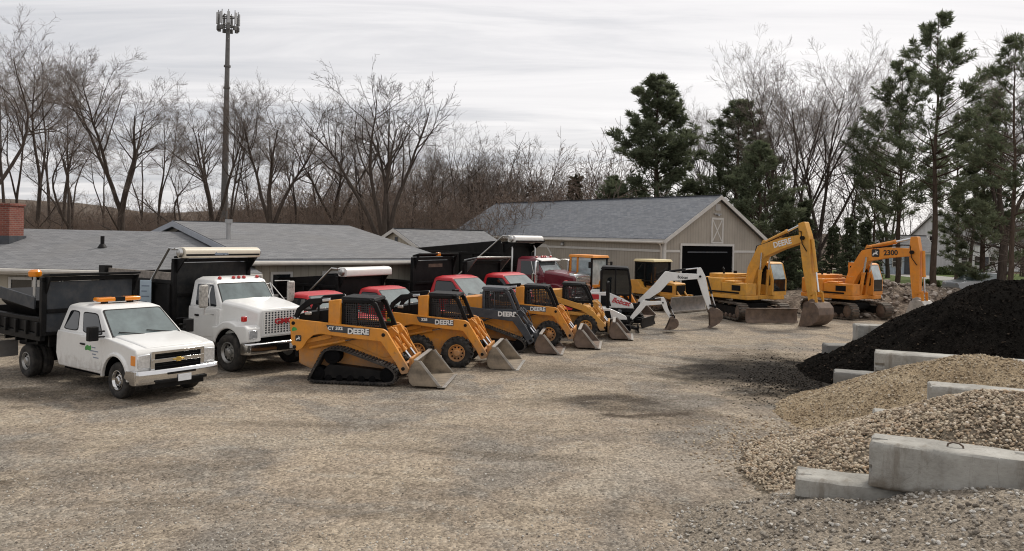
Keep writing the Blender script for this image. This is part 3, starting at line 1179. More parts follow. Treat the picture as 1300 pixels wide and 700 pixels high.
# ------------------------------------------------------------------ skid steer loaders
def skid_loader(name, label, tracked, body='yellow', boom='yellow', cab='black', words=(), style='deere', bucket='bucket', logo=True, rimcol=None, top_z=2.04, bw=1.85):
    """origin: rear end on the ground, +x forward"""
    t = thing(name, label, 'skid loader')
    B = M[body]
    A = M[boom]
    # chassis tub
    c = MB()
    c.prism(rounded([(.16, .40), (.10, 1.30), (.9, 1.36), (2.25, 1.12), (2.55, .62), (2.45, .30), (.5, .26)], .06), -.52, .52)
    c.build('chassis', B, t, .03)
    # engine hood and rear grille door
    h = MB()
    h.prism(rounded([(.10, 1.20), (.14, 1.62), (.75, 1.72), (1.22, 1.76), (1.22, 1.20)], .06), -.50, .50)
    h.build('engine_hood', M['black'] if style == 'deere' else B, t, .03)
    r = MB()
    r.box(.04, .13, -.50, .50, .55, 1.3)
    for k in range(7):
        r.box(.02, .05, -.42, .42, .65 + k * .08, .69 + k * .08)
    r.build('rear_door', M['black'], t, .01)
    if style == 'deere':
        # upright shoulder of the main frame and dark rear light guard
        s_ = MB()
        for sg in (-1, 1):
            s_.prism([(.93, 1.36), (.93, top_z - .06), (1.22, top_z - .02), (1.22, 1.36)], sg * .60 - .10, sg * .60 + .06)
        s_.build('frame_upright', B, t, .02)
        g = MB()
        for sg in (-1, 1):
            pts = [(.08, 1.54), (.16, 1.72), (.42, 1.93), (.95, 1.99)]
            g.prism(ribbon(pts, [.10, .13, .15, .13]), sg * .58 - .05, sg * .58 + .05)
            g.box(.62, .67, sg * .58 - .03, sg * .58 + .03, 1.5, 1.95)
        g.build('rear_guard', M['black'], t, .015)
        l = MB()
        for sg in (-1, 1):
            l.cbox((.86, sg * .64, 1.99), (.20, .05, .07), 0, R(-6), 0)
        l.build('work_light', M['lens'], t, .012)
        l = MB()
        for sg in (-1, 1):
            l.box(.30, .46, sg * .56 - .05, sg * .56 + .05, 1.60, 1.68)
        l.build('tail_lamp', M['silver'], t, .02)
    # cab: roll-over frame with screened sides
    x0, x1, zt = 1.22, 2.02, top_z
    f = MB()
    for sg in (-1, 1):
        y = sg * .50
        f.prism(ribbon([(x0 + .03, 1.30), (x0 + .02, zt - .12)], [.09, .09]), y - .05, y + .05)
        f.prism(ribbon([(2.34, 1.22), (2.17, 1.62), (2.04, zt - .14), (1.88, zt - .04)], [.10, .10, .11, .10]), y - .05, y + .05)
        f.box(x0, 2.02, y - .05, y + .05, zt - .12, zt - .03)
        f.box(x0, 2.30, y - .045, y + .045, 1.27, 1.36)
        f.prism(ribbon([(1.62, 1.34), (1.58, zt - .08)], [.03, .03]), y - .02, y + .02)
    f.loft([[(x0 - .06, -.54, zt - .05), (x0 - .06, .54, zt - .05), (x0 - .02, .50, zt + .03), (x0 - .02, -.50, zt + .03)],
            [(2.06, -.54, zt - .07), (2.06, .54, zt - .07), (2.02, .50, zt + .01), (2.02, -.50, zt + .01)]])
    cb = f.build('cab_frame', M[cab], t, .02)
    sc = MB()
    for sg in (-1, 1):
        y = sg * .505
        sc.prism([(x0 + .06, 1.34), (x0 + .06, zt - .10), (1.92, zt - .10), (2.02, zt - .2), (2.28, 1.34)], y - .004, y + .004)
    sc.build('side_screen', M['screen'], cb)
    bk = MB()
    bk.box(x0, x0 + .03, -.46, .46, 1.3, zt - .1)
    bk.build('rear_screen', M['screen'], cb)
    se = MB()
    se.box(1.34, 1.80, -.25, .25, 1.02, 1.16)
    se.prism([(1.30, 1.1), (1.42, 1.1), (1.36, 1.72), (1.28, 1.72)], -.24, .24)
    for sg in (-1, 1):
        se.tube([(1.95, sg * .3, 1.0), (1.98, sg * .3, 1.42)], .022, 6)
    se.box(1.3, 2.3, -.45, .45, .95, 1.0)
    se.build('seat', M['seat'], t, .03)
    # lift arms
    yo = .76
    ab = MB()
    if style == 'deere':
        up = [(0, 1.52), (2.33, 1.335), (2.42, 1.28), (2.98, .40), (2.97, .30), (2.80, .26), (2.66, .52), (2.28, 1.04), (1.5, 1.10), (.78, 1.18), (.60, 1.14), (.46, 1.02), (.34, .82), (.20, .74), (.06, .92)]
    elif style == 'slim':
        up = [(0, 1.50), (2.30, 1.28), (2.42, 1.20), (2.75, .72), (2.95, .36), (2.80, .26), (2.56, .60), (2.25, 1.0), (1.4, 1.08), (.7, 1.16), (.4, .9), (.2, .74), (.06, .92)]
    else:
        up = [(.05, 1.58), (.10, 1.76), (.35, 1.78), (.65, 1.60), (2.12, 1.19), (2.40, .98), (2.88, .48), (2.84, .30), (2.66, .28), (2.30, .78), (1.99, 1.0), (.91, 1.33), (.5, 1.46)]
    for sg in (-1, 1):
        ab.prism(rounded(up, .03), sg * yo - .055, sg * yo + .055)
    ab.tube([(2.80, -.76, .42), (2.80, .76, .42)], .06, 10)
    ab.box(2.52, 2.64, -.72, .72, .68, .82)
    arms = ab.build('lift_arm', A, t, .012)
    if style == 'cat':
        lo = MB()
        for sg in (-1, 1):
            lo.prism(ribbon([(.2, .92), (1.6, .90), (2.15, .84)], [.12, .13, .10]), sg * yo - .04, sg * yo + .04)
        lo.build('lower_link', B, t, .01)
        st = MB()
        st.mat(0).prism([(.55, 1.42), (.91, 1.325), (1.97, .995), (1.6, .96), (.55, 1.0)], -yo - .03, -yo + .03)
        st.mat(1).prism([(.85, 1.30), (1.0, 1.27), (1.62, 1.07), (1.58, 1.01), (1.35, 1.02), (.95, 1.2)], -yo - .038, -yo - .032)
        st.build('arm_infill', [M['black'], M['redmark']], arms)
    # pivot pins
    pn = MB()
    for sg in (-1, 1):
        for x, z in ((.10, 1.42), (.14, .84), (2.34, 1.20), (2.84, .40)):
            pn.lathe([(.045, yo * sg - sg * .07), (.045, yo * sg + sg * .068), (.02, yo * sg + sg * .078)], (x, 0, z), 12)
        pn.prism([(.3, 1.0), (.98, 1.08), (.98, 1.14), (.3, 1.08)], sg * .63 - .03, sg * .63 + .03)
    pn.build('pivot_pin', M['black'], arms)
    lk = MB()
    for sg in (-1, 1):
        lk.prism(ribbon([(.22, .92), (1.0, 1.12)], [.10, .12]), sg * .64 - .03, sg * .64 + .03)
    lk.build('lift_link', B, t, .008)
    for sg in (-1, 1):
        cylinder(t, (.45, sg * .60, .80), (1.9, sg * .62, 1.13), .04, .6, 'lift_cylinder', A)
        cylinder(t, (2.38, sg * .30, 1.24), (2.98, sg * .26, .50), .05, .62, 'tilt_cylinder', A)
    pc = MB()
    for sg in (-1, 1):
        pc.prism([(2.30, 1.30), (2.52, 1.34), (2.60, 1.20), (2.44, 1.05)], sg * .30 - .08, sg * .30 + .08)
        pc.tube([(2.42, sg * .42, 1.36), (2.62, sg * .46, 1.20), (2.76, sg * .44, .84)], .018, 6)
    pc.box(2.93, 3.0, -.55, .55, .16, .62)
    pc.build('quick_coupler', A, t, .012)
    loader_bucket(t, 3.0, .014, bw, bucket)
    # decals on the right-hand arm (and on the left)
    if words:
        for sg in (-1, 1):
            rot = (90, 0, 0) if sg < 0 else (90, 0, 180)
            st = MB()
            ys = sg * (yo + .058)
            if boom == 'yellow':
                st.prism(rounded([(.92, 1.405), (2.0, 1.335), (2.0, 1.17), (1.02, 1.245), (.97, 1.30)], .02), ys - .002, ys + .002)
                st.build('arm_stripe', M['charcoal'], arms)
            y_t = sg * (yo + .0635)
            if words[0] is not None:
                if words[0]:
                    text(words[0], .105, M['whitemark'], arms, (1.15, y_t, 1.322), rot, 'lettering', 1.15, .004)
                text(words[1], .185, M['whitemark'], arms, (1.72, y_t, 1.258), rot, 'lettering', 1.0, .007)
            else:
                text(words[1], words[2], M['whitemark'], arms, (words[3], y_t, words[4]), rot, 'lettering', 1.0, .008)
    if logo:
        for sg in (-1, 1):
            lg = MB()
            ys = sg * (yo + .058)
            lg.mat(0).prism(rounded([(.16, .98), (.16, 1.13), (.31, 1.13), (.31, .98)], .03), ys - .002, ys + .002)
            lg.mat(1)
            deer = [(.175, 1.02), (.20, 1.06), (.235, 1.065), (.24, 1.115), (.255, 1.08), (.285, 1.10), (.262, 1.055), (.285, 1.02), (.24, 1.035), (.21, 1.03), (.19, 1.0)]
            lg.prism(deer, ys - .004, ys + .0045)
            lg.build('arm_logo', [M['blackmark'], M['whitemark']], arms)
            lg = MB()
            lg.prism(rounded([(.06, 1.27), (.10, 1.33), (.18, 1.31), (.20, 1.25), (.08, 1.22)], .02), ys - .002, ys + .002)
            lg.build('arm_sticker', M['greenmark'], arms)
    # running gear
    if tracked:
        out = rounded([(.50, .10), (.90, .86), (1.30, .88), (2.58, .46), (2.74, .26), (2.66, .05), (2.45, 0), (.72, 0), (.55, .02)], .16, 6)
        for sg in (-1, 1):
            ya, yb = sg * .53, sg * .93
            tr = track_loop(t, out, min(ya, yb), max(ya, yb), .035, M['track'], .03, .085)
            fr = MB()
            yf = sg * .72
            fr.prism(rounded([(.78, .16), (1.02, .46), (2.35, .34), (2.5, .22), (2.35, .13), (.85, .12)], .05), yf - .14, yf + .14)
            fr.build('track_frame', M['black'], tr, .02)
            rollers(tr, [(1.10, .66, .20), (.76, .22, .17), (2.48, .24, .19)] + [(1.02 + k * .27, .12, .085) for k in range(5)], yf - .17, yf + .17, M['interior'])
            sk = MB()
            sk.prism([(.20, .72), (.16, .42), (.52, .30), (.78, .84), (1.3, .98), (2.3, .60), (2.52, .66), (2.2, 1.06), (.4, 1.05)], sg * .50 - .03, sg * .50 + .03)
            sk.build('side_skirt', B, t, .01)
    else:
        for sg in (-1, 1):
            for x in (.98, 2.12):
                truck_wheel(t, x, sg * .77, .42, .30, sg, lugs=18, rimcol=rimcol or body, rr=.58, tread=.03)
            sk = MB()
            sk.prism([(.20, .72), (.16, .40), (.5, .30), (2.4, .32), (2.52, .66), (2.2, 1.06), (.4, 1.05)], sg * .53 - .04, sg * .53 + .04)
            sk.build('side_skirt', B, t, .01)
    return t


LH = R(-6)
sk1 = skid_loader('skid_loader', 'tracked yellow skid loader lettered CT 332, nearest of the loader row', True, words=('CT 332', 'DEERE'))
place_z(sk1, 490, 490, (2.46, -.93, 0), R(-5), 1.03)
sk2 = skid_loader('skid_loader', 'wheeled yellow skid loader lettered 328, second in the loader row from the white trucks', False, words=('328', 'DEERE'))
place(sk2, 579, 467.5, 2.12, -.92, R(-7))
sk3 = skid_loader('skid_loader', 'tracked skid loader with charcoal lift arms and cab among the yellow ones', True, boom='charcoal', cab='charcoal', words=(None, 'DEERE', .21, 2.06, 1.22), style='slim', logo=False, bucket='rust')
place_z(sk3, 664, 448, (2.62, -.93, .02), R(-7))
sk4 = skid_loader('skid_loader', 'wheeled yellow skid loader with rusty bucket, directly behind the charcoal armed loader', False, words=('', 'DEERE'), logo=False, bucket='rust')
place(sk4, 696, 440.5, 2.12, -.92, R(-8))
sk5 = skid_loader('skid_loader', 'wheeled skid loader with sloping yellow arms and red stripe, beside the white mini excavator', False, body='cat', boom='cat', style='cat', logo=False, top_z=2.0, bucket='rust')
place(sk5, 743, 429.5, 2.12, -.92, R(-8))


# ------------------------------------------------------------------ excavators
def digger_bucket(parent, px, pz, r, w, ang, mat, name='bucket', teeth=True):
    """bucket hung from pin (px, pz): curl angle ang turns it about the pin; local: opening towards -x when ang = 0"""
    b = MB()
    c, s_ = math.cos(ang), math.sin(ang)
    def T(p):
        return (px + p[0] * c - p[1] * s_, pz + p[0] * s_ + p[1] * c)
    outer = [(-.10, .05), (.18, .08), (.46, -.02), (.60, -.28), (.58, -.58), (.40, -.82), (.10, -.95), (-.30, -.98), (-.62, -.92)]
    outer = [(x * r, z * r) for x, z in outer]
    inner = [(x * .92 - .01, z * .93 - .0) for x, z in outer]
    inner[-1] = (outer[-1][0], outer[-1][1] + .03 * r)
    inner[0] = (outer[0][0], outer[0][1] - .03 * r)
    b.prism([T(p) for p in outer + inner[::-1]], -w / 2, w / 2)
    side = outer + [(-.40 * r, -.55 * r)]
    for sg in (-1, 1):
        b.prism([T(p) for p in side], sg * (w / 2) - .02 * r, sg * (w / 2) + .02 * r)
    bk = b.build(name, M[mat], parent, .01)
    if teeth:
        e = MB()
        n = 5
        for k in range(n):
            y = -w / 2 + w * (k + .5) / n
            e.prism([T(p) for p in ((-.60 * r, -.88 * r), (-.80 * r, -.93 * r), (-.60 * r, -.97 * r))], y - w * .05, y + w * .05)
        e.prism([T(p) for p in ((-.55 * r, -.90 * r), (-.66 * r, -.92 * r), (-.66 * r, -.95 * r), (-.55 * r, -.985 * r))], -w / 2 - .02, w / 2 + .02)
        e.build('bucket_tooth', M['rust'], bk, .006)
    ea = MB()
    for sg in (-1, 1):
        ea.prism([T(p) for p in ((-.14 * r, -.06 * r), (-.14 * r, .14 * r), (.10 * r, .22 * r), (.34 * r, .12 * r), (.34 * r, .0))], sg * w * .18 - .03 * r, sg * w * .18 + .03 * r)
    ea.build('bucket_ear', M[mat], bk, .008)
    return bk


def excavator(name, label, paint, cat='excavator', track_h=-.4, boom=None, bw=(.46, .62, .60, .36), stick=None, sw=(.34, .46, .40, .26), bucket=(1.0, 1.0, .3), blade=True,
              cab_x=(-.05, 1.25), mark=None, word_z=None, beak=True):
    """origin: swing centre on the ground; +x along the boom"""
    t = thing(name, label, cat)
    P = M[paint]
    # undercarriage (turned against the house)
    TM = Matrix.Rotation(track_h, 4, 'Z')
    out = rounded([(-1.85, .40), (-1.62, .82), (1.62, .82), (1.88, .42), (1.60, .02), (-1.55, .02)], .30, 6)
    for sg in (-1, 1):
        ya, yb = sg * .80 , sg * 1.30
        tr = track_loop(t, out, min(ya, yb), max(ya, yb), .04, M['steeltrack'], .035, .16)
        tr.rotation_euler.z = track_h
        fr = MB()
        yf = sg * 1.02
        fr.prism(rounded([(-1.35, .22), (-1.35, .62), (1.35, .62), (1.35, .22)], .06), yf - .15, yf + .15)
        fr.build('track_frame', M['black'], tr, .02)
        rollers(tr, [(1.48, .42, .33), (-1.48, .42, .33)] + [(-1.05 + k * .42, .17, .12) for k in range(6)] + [(-.5, .72, .07), (.5, .72, .07)], yf - .2, yf + .2, M['rust'])
    cf = MB()
    cf.box(-.75, .75, -.85, .85, .45, .78)
    cf.lathe([(.62, .74), (.66, .80), (.66, .92), (.55, .95)], (0, 0, 0), 28, 'z')
    o = cf.build('carbody', M['black'], t, .03)
    o.rotation_euler.z = track_h
    if blade:
        bl = MB()
        ring = []
        bl.prism([(2.42, .02), (2.32, .10), (2.27, .38), (2.34, .66), (2.42, .70), (2.46, .68), (2.40, .62), (2.34, .38), (2.38, .14), (2.48, .03)], -1.28, 1.28)
        for sg in (-1, 1):
            bl.prism(ribbon([(.9, .55), (1.8, .45), (2.32, .30)], [.22, .2, .3]), sg * .62 - .07, sg * .62 + .07)
        o = bl.build('dozer_blade', M['rust'], t, .012)
        o.rotation_euler.z = track_h
    # house
    h = MB()
    h.prism_z(rounded([(-1.9, -1.0), (-1.95, .9), (-1.6, 1.2), (1.25, 1.24), (1.3, .35), (.95, .30), (.95, -.35), (1.05, -.45), (1.05, -1.22), (-1.5, -1.22)], .12, 4), .96, 1.16)
    hs = h.build('revolving_frame', P, t, .03)
    e = MB()
    cw = rounded([(-1.55, -1.22), (-1.98, -.80), (-2.08, 0), (-1.98, .80), (-1.55, 1.22), (-.55, 1.22), (-.55, -1.22)], .2, 4)
    e.prism_z(cw, 1.165, 1.92)
    e.build('engine_housing', P, t, .06, 3)
    e = MB()
    e.prism_z(rounded([(-1.62, -.95), (-1.85, 0), (-1.62, .95), (-.62, .95), (-.62, -.95)], .15, 3), 1.92, 2.10)
    e.prism_z(rounded([(-.45, -1.14), (-.45, -.5), (.15, -.5), (.15, -1.14)], .06, 3), 1.73, 1.80)
    e.build('engine_hood', P, t, .04, 3)
    e = MB()
    e.tube([(-.95, -.6, 2.05), (-.95, -.6, 2.32), (-1.03, -.6, 2.40)], .05, 10)
    e.tube([(-1.2, .5, 2.08), (-1.2, .5, 2.22)], .09, 12)
    e.build('exhaust', M['black'], t)
    e = MB()
    e.prism_z(rounded([(-.545, -1.21), (-.545, -.48), (.98, -.48), (.98, -1.21)], .05, 3), 1.165, 1.72)
    tank = e.build('tool_box', P, t, .04, 3)
    e = MB()
    e.box(-1.45, .55, -1.236, -1.228, 1.22, 1.30)
    e.box(.10, .62, -1.222, -1.212, 1.36, 1.62)
    e.build('side_louvre', M['black'], t)
    rl = MB()
    rl.tube([(.95, -1.1, 1.7), (.95, -1.1, 2.1), (.2, -1.1, 2.1), (.2, -1.1, 1.78)], .02, 6)
    rl.build('hand_rail', P, t)
    # cab on the left
    x0, x1 = cab_x
    y0, y1 = .30, 1.32
    zb, zt = 1.17, 2.74
    prof = rounded([(x0, zb), (x0, zt - .06), (x0 + .1, zt), (x1 - .38, zt), (x1 - .22, zt - .06), (x1, zb + .75), (x1, zb)], .07, 4)
    c = MB()
    fr_t = .09
    # corner posts, roof and sills
    c.prism(prof, y0, y0 + .02)
    c.prism(prof, y1 - .02, y1)
    c.prism([(x0, zb), (x0, zb + .55), (x0 + .08, zb + .55), (x0 + .08, zb)], y0, y1)
    c.prism([(x0, zt - .18), (x0 + .02, zt), (x1 - .38, zt), (x1 - .22, zt - .07), (x1 - .27, zt - .13), (x0 + .08, zt - .13)], y0 + .001, y1 - .001)
    c.prism([(x1 - .08, zb), (x1, zb), (x1, zb + .22), (x1 - .08, zb + .22)], y0 + .001, y1 - .001)
    c.prism(ribbon([(x1 - .04, zb + .1), (x1 - .04, zb + .76), (x1 - .26, zt - .1)], [.08] * 3), y0 + .001, y0 + .09)
    c.prism(ribbon([(x1 - .04, zb + .1), (x1 - .04, zb + .76), (x1 - .26, zt - .1)], [.08] * 3), y1 - .09, y1 - .001)
    c.prism(ribbon([(x0 + .04, zb), (x0 + .04, zt)], [.08] * 2), y0 + .001, y0 + .09)
    c.prism(ribbon([(x0 + .04, zb), (x0 + .04, zt)], [.08] * 2), y1 - .09, y1 - .001)
    cab = c.build('cab', P, t, .015)
    for s_, y in ((-1, y0), (1, y1)):
        w = MB()
        w.prism(rounded([(x0 + .10, zb + .55), (x0 + .10, zt - .16), (x1 - .36, zt - .16), (x1 - .12, zb + .80), (x1 - .12, zb + .45)], .06), y + s_ * .002, y + s_ * .008)
        w.build('side_window', M['glass'], cab)
    w = MB()
    w.loft([[(x1 + .004, y0 + .09, zb + .75), (x1 + .004, y1 - .09, zb + .75), (x1 + .010, y1 - .09, zb + .75), (x1 + .010, y0 + .09, zb + .75)],
            [(x1 - .215, y0 + .09, zt - .11), (x1 - .215, y1 - .09, zt - .11), (x1 - .209, y1 - .09, zt - .11), (x1 - .209, y0 + .09, zt - .11)]])
    w.build('windshield', M['cabglass'], cab)
    w = MB()
    w.box(x1 + .004, x1 + .010, y0 + .09, y1 - .09, zb + .22, zb + .74)
    w.build('lower_window', M['glass'], cab)
    w = MB()
    w.box(x1 + .012, x1 + .018, y0 + .06, y1 - .06, zb + .19, zb + .225)
    w.box(x1 + .012, x1 + .018, y0 + .09, y1 - .09, zb + .74, zb + .765)
    w.build('window_trim', M['black'], cab)
    w = MB()
    w.box(x0 + .15, x0 + .65, y0 + .2, y1 - .2, zb + .3, zb + .45)
    w.box(x0 + .12, x0 + .24, y0 + .2, y1 - .2, zb + .45, zb + 1.0)
    w.box(x0 + .02, x1 - .05, y0 + .03, y1 - .03, zb - .002, zb + .03)
    w.build('seat', M['seat'], cab, .03)
    # boom
    bp = boom
    bm_ = MB()
    n = len(bp)
    ws = list(bw)
    hw = .20
    bm_.prism(rounded(ribbon(bp, ws), .08, 4), -hw, hw)
    bo = bm_.build('boom', P, t, .015)
    ft = MB()
    for sg in (-1, 1):
        ft.prism([(bp[0][0] - .35, 1.165), (bp[0][0] - .16, bp[0][1] + .22), (bp[0][0] + .18, bp[0][1] + .16), (bp[0][0] + .55, 1.165)], sg * (hw + .05) - .03, sg * (hw + .05) + .03)
    ft.build('boom_bracket', P, t, .012)
    # plates of the boom nose and the pins
    pn = MB()
    for x, z in (bp[0], bp[-1], stick[-1]):
        pn.lathe([(.09, -hw - .10), (.09, hw + .10)], (x, 0, z), 14)
    pn.build('pivot_pin', M['black'], bo)
    k = len(bp) // 2
    mid = bp[k]
    for sg in (-1, 1):
        cylinder(t, (bp[0][0] + .75, sg * (hw + .10), .98), (mid[0] + .12, sg * (hw + .10), mid[1] - .06), .085, .62, 'boom_cylinder', P)
    # stick
    s2 = MB()
    s2.prism(rounded(ribbon(stick, list(sw)), .06, 4), -.165, .165)
    st = s2.build('stick', P, t, .015)
    cylinder(t, (mid[0] + .15, 0, mid[1] + ws[k] * .5 + .12), (stick[0][0] - .10, 0, stick[0][1] - .08), .095, .60, 'stick_cylinder', P)
    lg = MB()
    for sg in (-1, 1):
        lg.prism([(mid[0] - .1, mid[1] + ws[k] * .38), (mid[0] + .05, mid[1] + ws[k] * .5 + .22), (mid[0] + .28, mid[1] + ws[k] * .5 + .18), (mid[0] + .45, mid[1] + ws[k] * .3)], sg * .13 - .025, sg * .13 + .025)
    lg.build('cylinder_bracket', P, bo, .008)
    a, z = Vector(stick[0]), Vector(stick[-1])
    dr = (z - a).normalized()
    nrm = Vector((-dr.y, dr.x))
    if nrm.x < 0:
        nrm = -nrm
    p0 = a + dr * (z - a).length * .22 + nrm * (sw[1] * .5 + .10)
    p1 = a + dr * (z - a).length * .86 + nrm * (sw[2] * .5 + .14)
    cylinder(t, (p0.x, 0, p0.y), (p1.x, 0, p1.y), .075, .62, 'bucket_cylinder', P)
    ln = MB()
    q0 = z - dr * .42
    for sg in (-1, 1):
        ln.prism(ribbon([tuple(q0), tuple(p1)], [.12, .12]), sg * .20 - .025, sg * .20 + .025)
        ln.prism(ribbon([tuple(p1), (z.x + nrm.x * .36, z.y - .10)], [.12, .12]), sg * .23 - .025, sg * .23 + .025)
    ln.build('bucket_link', M['black'] if paint == 'white' else P, st, .008)
    # hoses
    ho = MB()
    for sg in (-1, 1):
        ho.tube([(bp[0][0] - .05, sg * .12, bp[0][1] + .3), (mid[0] - .32, sg * .14, mid[1] + .25), (mid[0] + .2, sg * .16, mid[1] + ws[k] * .5 + .06), (bp[-1][0] - .5, sg * .16, bp[-1][1] + .34),
                 (bp[-1][0] - .1, sg * .2, bp[-1][1] + .30), (bp[-1][0] - .02, sg * .22, bp[-1][1] - .25), (bp[-1][0] + .22, sg * .2, bp[-1][1] - .6)], .022, 6)
    ho.build('hydraulic_hose', M['black'], bo)
    digger_bucket(t, stick[-1][0], stick[-1][1], bucket[0], bucket[1], bucket[2], bucket[3] if len(bucket) > 3 else 'rust')
    if mark:
        word, size, (mx, mz), slope, m = mark
        for sg in (-1, 1):
            text(word, size, M[m], bo, (mx, sg * (hw + .003), mz), (90, -slope if sg < 0 else slope, 0 if sg < 0 else 180), 'lettering', 1.0, .010)
    return t


exA = excavator('excavator', 'large yellow excavator with arm lettered DEERE raised in front of the barn doorway', 'yellow2', track_h=R(-22),
                boom=[(.15, 1.30), (.42, 2.35), (.95, 3.25), (2.0, 3.62), (3.25, 3.92)], bw=(.42, .56, .66, .52, .34),
                stick=[(3.12, 4.62), (3.28, 3.95), (3.45, 2.6), (3.72, .98)], sw=(.34, .52, .42, .24), bucket=(1.0, 1.05, .25, 'rust'),
                mark=('DEERE', .36, (2.15, 3.66), 14, 'whitemark'))
exA_h = R(-57)
EXA = D(948, 396, 38.3)
exA.location = (EXA.x, EXA.y, 0)
exA.rotation_euler = (0, 0, exA_h)

exB = excavator('excavator', 'orange yellow excavator with arm numbered 2300, half hidden by the mulch pile', 'orange', track_h=R(-20), blade=False,
                boom=[(.10, 1.25), (.45, 2.2), (1.05, 3.12), (2.1, 3.30), (3.3, 3.36)], bw=(.40, .54, .64, .52, .36),
                stick=[(3.35, 4.10), (3.38, 3.40), (3.42, 2.2), (3.48, 1.05)], sw=(.32, .50, .42, .26), bucket=(.95, 1.0, .15, 'silver'),
                mark=('2300', .34, (2.3, 3.30), 3, 'blackmark'))
EXB = D(1073, 398, 39.8)
exB.location = (EXB.x, EXB.y, 0)
exB.rotation_euler = (0, 0, R(-50))
lg = MB()
lg.mat(0).prism(rounded([(1.38, 3.08), (1.38, 3.46), (1.76, 3.46), (1.76, 3.08)], .06), -.206, -.202)
lg.mat(1).prism([(1.42, 3.18), (1.48, 3.28), (1.57, 3.29), (1.58, 3.42), (1.62, 3.33), (1.70, 3.38), (1.64, 3.27), (1.70, 3.18), (1.58, 3.22), (1.50, 3.2), (1.45, 3.12)], -.210, -.206)
lg.build('boom_logo', [M['blackmark'], M['whitemark']], exB)


